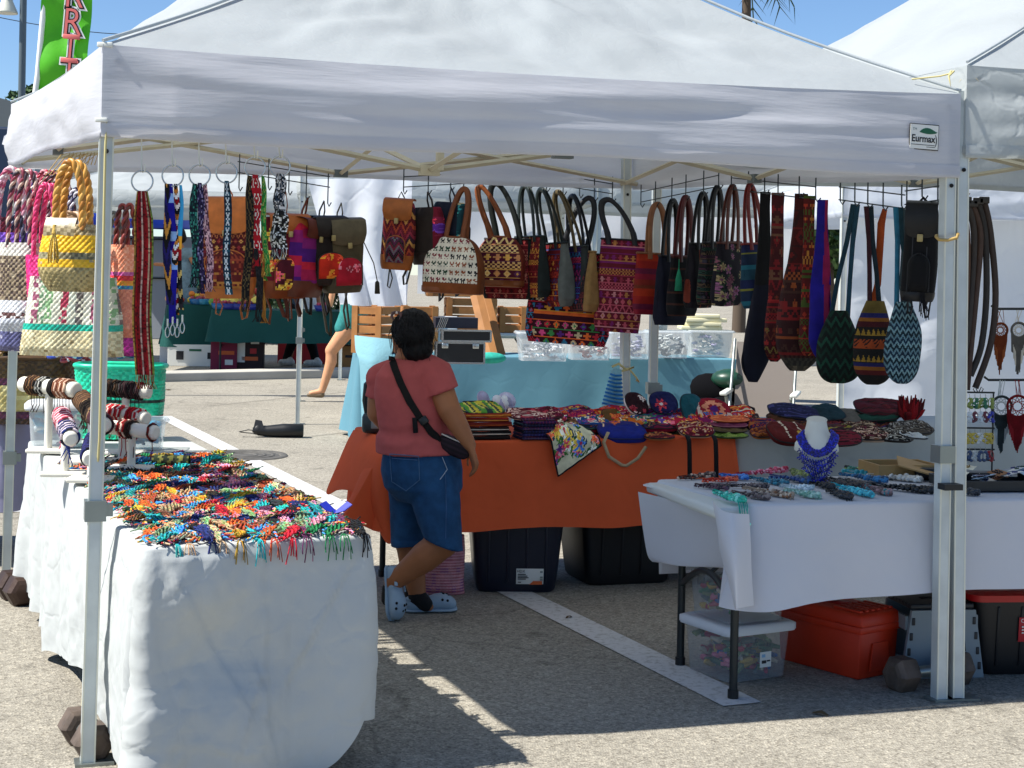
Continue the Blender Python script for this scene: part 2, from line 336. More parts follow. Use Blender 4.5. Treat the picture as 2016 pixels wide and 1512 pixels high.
def wr_panel(A,amp,sc,seed,edge=None):
 """push a grid of points along its normal by stretched noise"""
 nv,nu=A.shape[:2];du=np.gradient(A,axis=1);dv=np.gradient(A,axis=0);n=np.cross(du,dv);n/=np.linalg.norm(n,axis=2)[...,None]+1e-9
 U,V=np.meshgrid(np.linspace(0,1,nu),np.linspace(0,1,nv))
 L=np.linalg.norm(A[0,-1]-A[0,0]);H=np.linalg.norm(A[-1,0]-A[0,0])+1e-6
 d=np.zeros((nv,nu))
 for k,(sx,sy,a) in enumerate(sc):d+=a*vnz(U*L*sx+seed*3.1,V*H*sy+k*7.7+.35*np.sin(U*5+seed),seed+k)
 if edge is not None:d*=edge(U,V)
 return A+n*(d*amp)[...,None]
def tent_leg(root,base,top,side=1,slider=None,name='leg',w=.044,mat='aluminium',foot=True,ropes=False):
 b=vec(base);t_=vec(top);mb=MB();d=(t_-b);L=np.linalg.norm(d);z=Vector(d/L)
 e=root.get('axis',0);M3=Matrix.Rotation(e,3,'Z');ax=np.array(M3@Vector((1,0,0)));ay=np.array(M3@Vector((0,1,0)))
 def bar(w_,z0,z1,ox=0,oy=0):
  h=w_/2;q=[b+d*k+ax*(sx*h+ox)+ay*(sy*h+oy) for k in(z0,z1) for sx,sy in((-1,-1),(1,-1),(1,1),(-1,1))]
  mb.add(q,[(0,3,2,1),(4,5,6,7),(0,1,5,4),(1,2,6,5),(2,3,7,6),(3,0,4,7)])
 bar(w,.004/L,1.0);mb.local(root);lg=mb.build(name,mat,root,smooth=False)
 mb=MB();bar(w*.12,.003/L,.99,-w*.46,-w*.48);bar(w*.12,.003/L,.99,w*.46,-w*.48);mb.local(root);mb.build('rail','white_metal',lg,smooth=False)
 if foot:mb=MB();mb.box(b+ax*.02+[0,0,.005],(.12,.08,.008),e);mb.local(root);mb.build('foot_plate','steel',lg,smooth=False)
 if slider:
  p=b+d*(slider/L);mb=MB();mb.box(p,(w*1.5,w*1.5,.065),e);mb.box(p+ax*w*.95,(w*.6,w*.5,.04),e);mb.local(root);mb.build('height_catch','steel',lg,smooth=False)
 mb=MB()
 for k in(.87,):mb.lathe([(0,0),(.008,0),(.008,.003),(0,.003)],tuple(b+d*k-ay*(w*.5+.004)),8,M=Matrix.Rotation(R(90),3,'X'))
 mb.local(root);mb.build('pin_hole','hole',lg,smooth=False);return lg
def truss_bar(root,a,b,w=.022,mat='truss',name='truss_bar'):
 a=vec(a);b=vec(b);mb=MB();mb.tube([a,b],w*.72,4,flat=.8);mb.local(root);return mb.build(name,mat,root,smooth=False)
def tent(name,label,Cn,zt,zb,apex,mats=('canopy','canopy_side'),sag=.10,legs=(1,1,1,1),truss=True,seed=1,val=(1,1,1,1),rows=(200,22),roof=True,slider=.95,group=None,wr=1,axis=None):
 c0=Vector(Cn[0]);root=thing(name,label,'tent',(c0 .x,c0 .y,0),0,group)
 ax=math.atan2(Cn[1][1]-Cn[0][1],Cn[1][0]-Cn[0][0]);root['axis']=ax
 T=[np.array([Cn[i][0],Cn[i][1],zt[i]]) for i in range(4)];B=[np.array([Cn[i][0],Cn[i][1],zb[i]]) for i in range(4)];A=np.array(apex,float)
 cen=sum(T)/4;mid_=np.array([cen[0],cen[1],0.]);gr=lambda p:mid_+(p-mid_)*np.array([1.014,1.014,1]);T=[gr(p) for p in T];B=[gr(p) for p in B]
 for i in range(4):
  j=(i+1)%4;nu,nv=rows if i==0 else(rows[0]//3,max(8,rows[1]//2))
  if val[i]:
   U,V=np.meshgrid(np.linspace(0,1,nu),np.linspace(0,1,nv))
   out=(T[i]+T[j])/2-cen;out[2]=0;out/=np.linalg.norm(out)
   g=(T[i]*(1-U[...,None])+T[j]*U[...,None])*(1-V[...,None])+(B[i]*(1-U[...,None])+B[j]*U[...,None])*V[...,None]
   g=g+out*((.020*V+.022*np.sin(V*math.pi))*np.clip(np.minimum(U,1-U)*14,.0,1))[...,None]
   sg=np.sin(U*math.pi)**.8;g[...,2]-=.02*sg*(1-V)-.008*np.sin(U*9+seed)*V
   g=wr_panel(g,1.0*wr,[(.7,4,.028),(1.3,13,.013),(3.2,9,.007),(.5,26,.004)],seed+i*5,lambda U,V:np.clip(U*14,0,1)*np.clip((1-U)*14,0,1)*np.clip(V*3+.15,0,1))
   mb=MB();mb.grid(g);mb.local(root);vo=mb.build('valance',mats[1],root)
   hem=g[-max(2,nv//6):];hn=out*.004;mb=MB();mb.grid(np.concatenate([hem+hn,hem[-1:]-hn*.2-[0,0,.003]],0));mb.local(root);mb.build('hem',mats[1],vo)
  if roof:
   n1=90 if i==0 else 30;U,V=np.meshgrid(np.linspace(0,1,n1),np.linspace(0,1,n1*2//3))
   e=T[i]*(1-U[...,None])+T[j]*U[...,None];Vr=V[...,None]
   g=e*(1-Vr)+A*Vr;g[...,2]-=sag*np.sin(V*math.pi)*(1-.0*U)+.03*np.sin(U*math.pi)*(1-V)*np.clip(V*6,0,1)
   g[...,2]-=.02*np.sin(U*math.pi)**.8*(1-V)
   if i==3:g[...,2]+=.20*np.sin(U*math.pi)**.7*np.sin(V*math.pi)
   g=wr_panel(g,1.0*wr,[(1.2,1.6,.035),(3.0,4.2,.018),(7,3,.007)],seed+i*3+50,lambda U,V:np.clip(V*8,0,1)*np.clip((1-V)*4,0,1)*np.clip(np.minimum(U,1-U)*8,0,1))
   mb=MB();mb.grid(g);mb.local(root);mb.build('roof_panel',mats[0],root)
   h=[T[i]*(1-k)+A*k-[0,0,sag*math.sin(k*math.pi)-.012] for k in np.linspace(0,1,14)]
   mb=MB();mb.tube(h,.006,6);mb.local(root);mb.build('ridge_seam',mats[0],root)
 for i in range(4):
  if legs[i]:tent_leg(root,(Cn[i][0],Cn[i][1],0),(Cn[i][0],Cn[i][1],zt[i]-.03),slider=slider)
 if truss:
  mids=[]
  for i in range(4):
   j=(i+1)%4;inn=(cen-(T[i]+T[j])/2);inn[2]=0;inn/=np.linalg.norm(inn);o_=inn*.05
   hi_i,hi_j=T[i]-[0,0,.05]+o_,T[j]-[0,0,.05]+o_;lo_i,lo_j=B[i]+[0,0,.02]+o_,B[j]+[0,0,.02]+o_
   mh,ml=(hi_i+hi_j)/2,(lo_i+lo_j)/2;o2=inn*.012
   truss_bar(root,hi_i,ml);truss_bar(root,lo_i+o2,mh+o2);truss_bar(root,mh+o2,lo_j+o2);truss_bar(root,ml,hi_j);mids.append((mh,ml))
   mb=MB();mb.box(ml,(.07,.04,.04),ax+(R(90) if i%2 else 0));mb.local(root);mb.build('truss_bracket','grey_plastic',root,smooth=False)
  ch,cl=cen+[0,0,.0],np.array([cen[0],cen[1],(B[0][2]+B[2][2])/2-.005])
  for mh,ml in mids:truss_bar(root,mh,cl);truss_bar(root,ml,ch)
  mb=MB();mb.box(cl,(.085,.05,.045),ax);mb.box((cl+A)/2,(.03,.03,A[2]-cl[2]),ax);mb.local(root);mb.build('centre_post','truss',root,smooth=False)
 return root,T,B
FL,FR,RR,RL=(-1.294,5.08),(1.65,6.046),(.647,8.9),(-2.49,7.98)
main,MT,MBt=tent('market_tent','large white pop-up canopy tent over the hanging bags and bracelet tables',[FL,FR,RR,RL],(2.275,2.29,2.37,2.37),(1.985,1.98,2.065,2.06),(-.28,7.0,3.36),rows=(300,30),seed=3,legs=(0,0,0,0),slider=None)
tent_leg(main,G(172,1503),P(214,120,5.10),slider=.80)
lf=tent_leg(main,G(1848,1378),P(1868,215,6.05),slider=.93)
tent_leg(main,(.655,8.9,0),(.62,8.9,2.33),slider=.6)
tent_leg(main,G(12,1135),P(36,330,8.0),slider=.60)
rp=MB();rp.tube([G(160,1440)+Vector((0,0,.05)),P(196,860,5.03),P(207,300,5.05),P(210,240,5.06)],.004,6)
tag(rp.build('guy_rope','rope_yellow'),'thin yellowish cord running down the front left tent leg to its weight','rope')
for(px,py,Y,w_,h_) in((207,88,5.06,.05,.016),(200,236,5.05,.04,.014)):
 mb=MB();mb.rbox(P(px,py,Y),(w_,.012,h_),.003);mb.local(main);mb.build('strap_end','white_plastic',main)
mb=MB();mb.grid(np.array([[tuple(P(22,258,8.0)),tuple(P(8,268,7.99)),tuple(P(4,284,7.97))],[tuple(P(24,276,8.0)),tuple(P(16,278,7.98)),tuple(P(12,287,7.96))]]));mb.local(main);mb.build('tie_tab','canopy_side',main)
pc=P(1808,271,6.0);e1=Vector((FR[0]-FL[0],FR[1]-FL[1],0)).normalized();Mp=Matrix.Translation(Vector(pc)-main.location+Vector((0.012,-.035,0)))@Matrix.Rotation(math.atan2(e1 .y,e1 .x),4,'Z')@Matrix.Rotation(R(90),4,'X')@Matrix.Rotation(R(-1.5),4,'Z')
def mbx(mb,M4):mb.V=[v@np.array(M4)[:3,:3].T+np.array(M4)[:3,3] for v in mb.V];return mb
mb=MB();mb.rbox((0,0,0),(.126,.097,.002),.0008);pt=mbx(mb,Mp).build('patch','print_black',main)
mb=MB();mb.box((0,0,.0016),(.119,.090,.002));mbx(mb,Mp).build('patch_field','paper',pt,smooth=False)
lv=[(-.022,.017)]+[(-.022+.078*k,.017+.017*math.sin(math.pi*k**.8)) for k in np.linspace(.1,.9,8)]+[(.056,.020)]+[(-.022+.078*k,.017-.006*math.sin(math.pi*k)) for k in np.linspace(.9,.1,6)]
mb=MB();mb.prism(lv,.001,c=(0,0,.0026));mbx(mb,Mp).build('leaf_emblem','print_green',pt,smooth=False)
text_obj('lettering','Eurmax',.037,'print_black',pt,Mp@Matrix.Translation((-.004,-.008,.003)),bold=.0008,sx=.88,extrude=.0006)
text_obj('lettering','TM',.014,'steel',pt,Mp@Matrix.Translation((-.042,.027,.003)),extrude=.0004)
text_obj('lettering',')',.05,'print_black',pt,Mp@Matrix.Translation((.051,-.010,.003)),extrude=.0004,sx=.7)
mb=MB();mb.box((-.005,-.030,.0028),(.10,.0022,.001));mb.box((.028,-.037,.0028),(.035,.002,.001));mbx(mb,Mp).build('rule','print_black',pt,smooth=False)
n0=G(1882,1376);NF=Vector((n0 .x,n0 .y));dx=Vector((.985,.17));dy=Vector((-.30,.954))
nc=[tuple(NF),tuple(NF+dx*3.05),tuple(NF+dx*3.05+dy*3.05),tuple(NF+dy*3.05)]
nb,_,_=tent('market_tent','bulkier white canopy tent cut off by the right edge of the picture',nc,(2.40,2.42,2.46,2.46),(2.06,2.08,2.12,2.12),(NF.x+1.45,NF.y+1.75,3.55),mats=('canopy','canopy_old'),seed=23,legs=(0,1,1,1),rows=(160,24),wr=1.25,group=None)
tent_leg(nb,n0,P(1893,180,n0 .y+.01),slider=None)
mb=MB();mb.tube([P(1873,140,6.02),P(1868,150,6.0),P(1872,172,6.0),P(1868,150,6.0),P(1878,140,6.02)],.004,6);mb.tube([P(1795,156,6.05),P(1850,150,6.03),P(1870,145,6.02)],.003,6);tag(mb.build('tie_cord','rope_yellow'),'knotted pale cord tying the two tent corners together','cord')
mb=MB();k=[(1843,466),(1849,472),(1866,473),(1884,468),(1886,461)];mb.tube([P(x,y,5.99) for x,y in k],.006,8);mb.tube([P(1843,466,5.99),P(1843,464,6.09),P(1886,460,6.1),P(1886,461,5.99)],.006,8);tag(mb.build('band','rope_tan'),'tan cord loop binding the two right tent legs together','cord')
mb=MB();mb.box(P(1871,958,5.985),(.075,.055,.022),R(14));tag(mb.build('strap_band','black',smooth=False),'black strap around the paired right tent legs at table height','strap')
# ================================================================= background
t2,_,_=tent('market_tent','white tent with a pulled-aside curtain behind the tan backpacks',[(-2.14,16.2),(.85,16.7),(.55,19.4),(-2.5,19.0)],(2.62,2.62,2.62,2.62),(2.32,2.30,2.30,2.32),(-.8,17.8,3.5),seed=31,rows=(80,10),mats=('canopy','canopy_old'),truss=False,slider=.85)
t3,_,_=tent('market_tent','white tent in front of the pale banner behind the row of tote handles',[(.9,16.75),(3.55,17.2),(3.3,19.8),(.6,19.4)],(2.62,2.62,2.62,2.62),(2.30,2.32,2.32,2.30),(2.1,18.2,3.5),seed=37,rows=(80,10),mats=('canopy','canopy_old'),truss=False,slider=.85)
A=np.zeros((26,40,3));tl=P(604,352,16.15);tr=P(812,352,15.9);bl=P(676,596,16.0);br=P(806,614,15.9)
for j,v in enumerate(np.linspace(0,1,26)):
 for i,u in enumerate(np.linspace(0,1,40)):
  p=(Vector(tl).lerp(tr,u)).lerp(Vector(bl).lerp(br,u),v);k=v**1.3
  p.y+=.07*math.sin(u*17+1.5*math.sin(v*3))*(.25+k)+.05*nz(u*4,v*3,3)-.5*v*(1-u)*.6;p.x+=.03*k*math.sin(u*23)
  A[j,i]=p
cu=thing('tent_curtain','white tent side curtain tied back above the wooden crates, half in sun','curtain',(-1.5,16,0));mb=MB();mb.grid(A);mb.local(cu);mb.build('cloth','sidewall',cu)
mb=MB();mb.tube([P(800,600,15.85),P(806,612,15.84),P(816,606,15.86)],.012,6);mb.local(cu);mb.build('tie','rope_yellow',cu)
ba=P(826,352,21.0);bb=P(1602,366,20.0);d=(Vector((bb.x,bb.y,0))-Vector((ba.x,ba.y,0)));Lb=d.length;angb=math.atan2(d.y,d.x)
bn=thing('banner','pale banner with lettering showing through in mirror writing behind the tote handles','banner',(ba.x,ba.y,0),angb)
U,V=np.meshgrid(np.linspace(0,Lb,60),np.linspace(0,1,20));mb=MB();mb.grid(np.stack([U,.04*np.sin(U*2.2)+.015*np.sin(V*9+U*5),2.72-1.44*V],-1));mb.build('fabric','banner_fabric',bn)
Mb=lambda x,z:Matrix.Translation((x,-.07,z))@Matrix.Rotation(R(90),4,'X')@Matrix.Scale(-1,4,(1,0,0))
x1=lambda px:(px-826)/(1602-826)*Lb
text_obj('lettering','SCO',.42,'banner_print',bn,Mb(x1(1085),2.10),sx=1.15,extrude=.0008);text_obj('lettering','IN',.42,'banner_print',bn,Mb(x1(1165),2.10),extrude=.0008)
text_obj('lettering','TSRN',.42,'banner_print',bn,Mb(x1(1370),2.10),sx=1.15,extrude=.0008);text_obj('lettering','SEN',.14,'banner_print',bn,Mb(x1(1268),1.66),extrude=.0008);text_obj('lettering','CI',.16,'banner_print',bn,Mb(x1(965),1.82),extrude=.0008)
t4,_,_=tent('market_tent','sunlit white tent with a closed side wall behind the striped knit bags',[(2.52,12.2),(5.5,12.6),(5.2,15.4),(2.3,15.1)],(2.36,2.36,2.36,2.36),(2.06,2.06,2.06,2.06),(3.9,13.8,3.3),seed=41,rows=(90,14),mats=('canopy','sidewall'),truss=False,slider=None,legs=(1,0,0,1))
U,V=np.meshgrid(np.linspace(0,1,110),np.linspace(0,1,44));a=np.array([2.55,12.35]);b=np.array([5.4,12.75])
g=np.stack([a[0]+(b[0]-a[0])*U,a[1]+(b[1]-a[1])*U,2.2-2.14*V],-1);f_=np.clip(V*2,0,1)
g[...,1]+=.10*np.sin(U*15+2*V)*f_*(.5+.5*np.sin(U*3.3))+.06*np.sin(U*7-V*9)*f_;g=wr_panel(g,1,[(1.2,2.2,.05),(3.2,5,.016)],61)
sw=thing('tent_side_wall','wrinkled white side wall hanging behind the dreamcatchers at right','side wall',(2.55,12.35,0));mb=MB();mb.grid(g);mb.local(sw);mb.build('cloth','sidewall',sw)
t5,_,_=tent('market_tent','wide white tent shading the fruit stand',[(-6.7,22.6),(-2.42,22.8),(-2.5,28.6),(-6.7,28.4)],(2.66,2.66,2.66,2.66),(2.40,2.40,2.40,2.40),(-4.6,25.6,3.8),seed=47,rows=(60,8),mats=('canopy','canopy_old'),truss=False,slider=None)
simple('blue_tarp','#0d3fb8',.6);simple('blue_tarp2','#1c5bb0',.6)
t6,_,_=tent('market_tent','bright blue canopy far behind the red beaded strap',[(-8.9,33),(-6.9,33.2),(-6.9,36),(-8.9,36)],(2.75,2.75,2.8,2.8),(2.35,2.35,2.4,2.4),(-8.0,34.4,3.2),mats=('blue_tarp','blue_tarp'),seed=51,rows=(30,6),truss=False,slider=None)
bx=thing('kiosk','plain grey kiosk wall with a framed sign below the blue canopy','kiosk',(-7.6,34.2,0))
simple('kiosk_grey','#8d949c',.8);simple('sign_frame','#20242a',.6);mb=MB();mb.rbox((0,.6,1.1),(2.2,1.2,2.2),.02);mb.build('wall','kiosk_grey',bx,smooth=False)
mb=MB();mb.rbox((-.18,-.03,1.72),(.86,.04,.86),.05);sg=mb.build('sign_board','sign_frame',bx);mb=MB();mb.rbox((-.18,-.045,1.72),(.80,.03,.80),.04);mb.build('sign_face','kiosk_grey',sg)
text_obj('lettering','Y',.3,'sign_frame',sg,Matrix.Translation((-.26,-.068,1.76))@Matrix.Rotation(R(90),4,'X'),extrude=.002)
simple('leaf_dark',(.020,.052,.014),.6,0,None,(9,.5,1.7));simple('leaf_mid',(.045,.095,.022),.6,0,None,(9,.5,1.7));simple('bark','#54473a',.9,0,(20,.5));simple('palm_leaf',(.03,.06,.02),.5)
def leaves(cl,n,size,seed):
 r=np.random.RandomState(seed);mb=MB();k=r.randint(0,len(cl),n);c=np.array([q[0] for q in cl])[k];rad=np.array([q[1] for q in cl])[k]
 d=r.normal(size=(n,3));d/=np.linalg.norm(d,axis=1)[:,None];p=c+d*(rad*r.uniform(.45,1.05,n)**.6)[:,None]
 a=r.normal(size=(n,3));a/=np.linalg.norm(a,axis=1)[:,None];b=np.cross(a,r.normal(size=(n,3)));b/=np.linalg.norm(b,axis=1)[:,None]
 s_=(size*r.uniform(.6,1.4,n))[:,None];v=np.stack([p-a*s_,p+b*s_*.5,p+a*s_,p-b*s_*.5],1).reshape(-1,3);i=np.arange(n)*4
 mb.add(v,np.stack([i,i+1,i+2,i+3],-1));return mb
def tree(name,label,c,h,r,n=2600,seed=1,mat='leaf_dark',size=.13,nb=16,group='trees beyond the market'):
 rr=random.Random(seed);root=thing(name,label,'tree',(c[0],c[1],0),0,group);cl=[]
 tr=MB();tr.tube([(0,0,0),(.06*r,0,h*.3),(0,.05*r,h*.62)],[.09*r,.07*r,.04*r],8)
 for i in range(nb):
  a=rr.uniform(0,6.28);q=rr.uniform(.15,.75)*r;z=h-r*.9+rr.uniform(-.75,.75)*r*math.sqrt(max(.05,1-(q/r)**2));p=(q*math.cos(a),q*math.sin(a),z);cl.append((p,rr.uniform(.28,.46)*r))
  if i<7:tr.tube([(0,0,h*.45),tuple(Vector(p)*.5+Vector((0,0,h*.25))),p],[.035*r,.025*r,.01*r],5)
 tr.build('trunk','bark',root);leaves(cl,n,size,seed).build('crown',mat,root,smooth=False);return root
tree('broadleaf_tree','dark leafy tree behind the lamp post at upper left',(-18.6,62),8.3,1.15,2600,5,'leaf_mid',.15)
tree('broadleaf_tree','small leafy tree behind the green banner and lamp post',(-17.4,63),8.9,.9,2200,6,'leaf_dark',.14)
tree('broadleaf_tree','green tree showing between the two white tents at right',(6.1,31),4.0,1.4,3000,8,'leaf_mid',.10)
for i,(x,y,h,r) in enumerate([(-6.0,33,1.95,.8),(-5.1,33.5,2.05,.85),(-4.2,33,1.9,.8),(-3.4,33.4,2.0,.8)]):
 root=thing('hedge_bush',['dark hedge bush left of the fruit seller','dark hedge bush behind the blue woven strap','dark hedge bush behind the fruit seller','dark hedge bush farthest right behind the fruit stand'][i],'bush',(x,y,0),0,'hedge behind the fruit stand')
 cl=[((random.uniform(-.5,.5),random.uniform(-.3,.3),random.uniform(.3,h-.4)),.5) for q in range(9)];leaves(cl,1400,.07,70+i).build('foliage','leaf_dark',root,smooth=False)
 mb=MB();mb.tube([(0,0,0),(0,0,h*.6)],.06,6);mb.build('stem','bark',root)
pc=P(1470,-112,46);pm=thing('palm_tree','palm tree tip above the roof of the big tent','palm tree',(pc.x,pc.y,0));mb=MB();mb.tube([(0,0,0),(.1,0,pc.z*.5),(0,0,pc.z)],[.2,.15,.12],8);mb.build('trunk','bark',pm)
for k in range(18):
 a=k*2.4;e=R(50-(k%6)*22);mb=MB();pts=[]
 for j in range(10):
  t_=j/9;pts.append(Vector((math.cos(a)*1.5*t_,math.sin(a)*1.5*t_,1.2*t_*math.sin(e)-.9*t_*t_)))
 mb.tube([p+Vector((0,0,pc.z)) for p in pts],.02,4)
 for j in range(1,10):
  for sd in(-1,1):
   q=pts[j];si=Vector((-math.sin(a),math.cos(a),0))*sd;tip=q+si*.42+(pts[j]-pts[j-1])*1.3+Vector((0,0,-.22));w_=(pts[j]-pts[j-1]).normalized()*.04
   mb.add([tuple(x+Vector((0,0,pc.z))) for x in(q-w_,q+w_,tip)],[(0,1,2)])
 mb.build('frond','palm_leaf',pm,smooth=False)
simple('post_grey','#5f6b70',.5,.3);a=P(43,250,34);lp=thing('lamp_post','grey lamp post with a cone shade at the upper left corner','lamp post',(a.x,a.y,0))
mb=MB();mb.tube([(0,0,0),(-.03,0,9)],[.085,.07],12);mb.build('pole','post_grey',lp);hp=P(14,12,34)-lp.location
mb=MB();mb.lathe([(.0,.26),(.09,.26),(.12,.10),(.22,-.12),(.225,-.16),(.20,-.15),(.0,-.10)],hp,20);mb.build('lamp_shade','white_metal',lp);mb=MB();mb.lathe([(0,.55),(.10,.54),(.15,.3),(.15,.24),(.0,.24)],hp,14);mb.tube([hp+Vector((0,0,.4)),(-.03,0,hp.z+.45)],.03,6);mb.build('lamp_arm','post_grey',lp)
mb=MB();a=P(-60,22,60);b=P(420,68,62);mb.tube([a.lerp(b,k)-Vector((0,0,.35*math.sin(math.pi*k))) for k in np.linspace(0,1,14)],.016,5);tag(mb.build('overhead_wire','print_black'),'thin dark wire crossing the sky behind the green banner','wire')
simple('flag_green','#55c010',.6,0,(6,.2,.02),(3,.82,1.1));simple('flag_letter','#e0706a',.6);simple('flag_white','#f2f2ee',.6)
fy=19.0;fl=thing('feather_banner','tall lime green feather banner with pink letters on a white pole','banner',(P(90,300,fy).x,fy,0));f0=fl.location.copy();mb=MB()
L_=[(62,205),(70,150),(78,60),(86,-30),(92,-120)];Rr=[(168,205),(174,120),(179,30),(184,-50),(188,-120)]
A=np.zeros((40,14,3))
for j,v in enumerate(np.linspace(0,4,40)):
 k=min(3,int(v));q=v-k;l=Vector(P(*L_[k],fy)).lerp(P(*L_[k+1],fy),q);r=Vector(P(*Rr[k],fy)).lerp(P(*Rr[k+1],fy),q)
 for i,u in enumerate(np.linspace(0,1,14)):p=l.lerp(r,u);p.y+=.02*math.sin(u*9+v*2)+.03*math.sin(v*4);A[j,i]=p
mb.grid(A);mb.local(fl);mb.build('flag','flag_green',fl)
mb=MB();pp=[P(66,420,fy),P(66,205,fy),P(74,150,fy),P(82,60,fy),P(90,-30,fy),P(97,-120,fy)];pp[0].z=0;pp[0].x=P(64,300,fy).x;mb.tube(pp,.034,8);mb.local(fl);mb.build('sleeve_pole','flag_white',fl)
for ch,px,py,sz in(('R',147,-8,.46),('R',143,46,.46),('I',139,96,.42),('T',136,145,.42)):
 p=P(px,py,fy-.06)-f0;Mt=Matrix.Translation(p)@Matrix.Rotation(R(90),4,'X')@Matrix.Rotation(R(-4),4,'Z')
 lt=text_obj('letter_outline',ch,sz,'flag_white',fl,Mt,offset=.030,extrude=.004,sx=.86);text_obj('letter_edge',ch,sz,'print_black',lt,Matrix.Translation((0,0,.008)),offset=.010,extrude=.004,sx=.86);text_obj('letter',ch,sz,'flag_letter',lt,Matrix.Translation((0,0,.016)),offset=-.004,extrude=.004,sx=.86)
 if ch in 'IT':
  for dz in((.14,-.14) if ch=='I' else(-.14,)):
   mb=MB();mb.rbox((0,dz,.008),(.20,.055,.026),.005);mb.build('serif','flag_letter',lt)
simple('wall_cream','#b9b6a8',.9);simple('roof_grey','#5c6468',.9);simple('truck_blue','#0f2440',.35);simple('glass_dark',(.02,.03,.04),.1);simple('tyre',(.02,.02,.02),.8)
bd=thing('building','low building with a grey roof behind the lamp post','building',(-19.6,56,0));mb=MB();mb.box((0,3,3.1),(9,6,6.2));mb.build('wall','wall_cream',bd,smooth=False)
mb=MB();mb.prism([(-5,0),(5,0),(5,.25),(0,1.5),(-5,.25)],7,Matrix.Rotation(R(90),3,'X'),(0,6.5,6.2));mb.build('roof','roof_grey',bd,smooth=False)
for x in(-2.5,0,2.5):mb=MB();mb.box((x+1,-.01,5.1),(1.2,.06,1.1));mb.build('window','glass_dark',bd,smooth=False)
tk=thing('box_truck','dark blue box truck partly hidden by the left tent corner','truck',(-9.95,25,0),0);mb=MB();mb.rbox((0,1.2,2.35),(4.2,2.3,2.7),.04);mb.build('cargo_box','truck_blue',tk,smooth=False)
mb=MB();mb.rbox((-2.9,1.2,1.55),(1.5,2.1,1.9),.15);cb=mb.build('cab','truck_blue',tk);mb=MB();mb.rbox((-3.0,.13,2.0),(.8,.05,.6),.02);mb.build('window','glass_dark',cb);mb=MB();mb.box((-.6,1.2,.85),(5.6,1.9,.5));mb.build('chassis','black',tk,smooth=False)
for x,y in((1.3,.2),(-2.8,.2),(1.3,2.2),(-2.8,2.2)):mb=MB();mb.lathe([(.2,-.12),(.45,-.12),(.48,0),(.45,.12),(.2,.12)],(x,y,.48),18,M=Matrix.Rotation(R(90),3,'X'));w_=mb.build('wheel','tyre',tk);mb=MB();mb.lathe([(0,-.1),(.2,-.1),(.22,.1),(0,.1)],(x,y,.48),12,M=Matrix.Rotation(R(90),3,'X'));mb.build('rim','steel',w_)
simple('car_teal','#3d6f7e',.25,.3);simple('car_white','#d8dce0',.3)
def car(label,loc,rz,mat):
 c=thing('parked_car',label,'car',loc,rz,'cars parked behind the stalls');prof=[(-2.2,.45),(-2.25,.85),(-2.1,1.02),(-1.3,1.08),(-.75,1.55),(-.4,1.64),(.8,1.64),(1.3,1.55),(1.95,1.08),(2.2,.98),(2.25,.5),(2.1,.32),(-2.05,.32)]
 A=np.array([[(x*(1-.04*abs(s)**4),s*(.86 if z<1.1 else .86-.26*(z-1.08)),z) for x,z in prof] for s in np.linspace(-1,1,13)]);mb=MB();mb.grid(A,close=True);mb.fan(A[0]);mb.fan(A[-1][::-1]);bdy=mb.build('body',mat,c,sharp=40)
 for s in(-1,1):
  for x0,x1_,z0 in((-.92,-.02,1.12),(.06,1.2,1.12)):mb=MB();mb.prism([(x0+(.28 if x0<-.5 else 0),1.5),(x1_-(.05),1.53),(x1_,z0),(x0-.15 if x0<-.5 else x0,z0)],.03,Matrix.Rotation(R(90),3,'X'),(0,s*.80+.015,0));mb.build('side_window','glass_dark',c,smooth=False)
  for x in(-1.4,1.35):mb=MB();mb.lathe([(0,-.1),(.2,-.1),(.3,-.11),(.33,0),(.3,.11),(.2,.1),(0,.1)],(x,s*.8,.33),18,M=Matrix.Rotation(R(90),3,'X'));mb.build('wheel','tyre',c)
 mb=MB();mb.grid(np.array([[(-1.24,-.66,1.13),(-1.24,.66,1.13)],[(-.78,-.58,1.54),(-.78,.58,1.54)]]));mb.build('windscreen','glass_dark',c);return c
car('teal car parked behind the fruit seller',(-7.6,38,0),R(200),'car_teal');car('white car parked beyond the teal car',(-8.0,42,.25),R(185),'car_white')
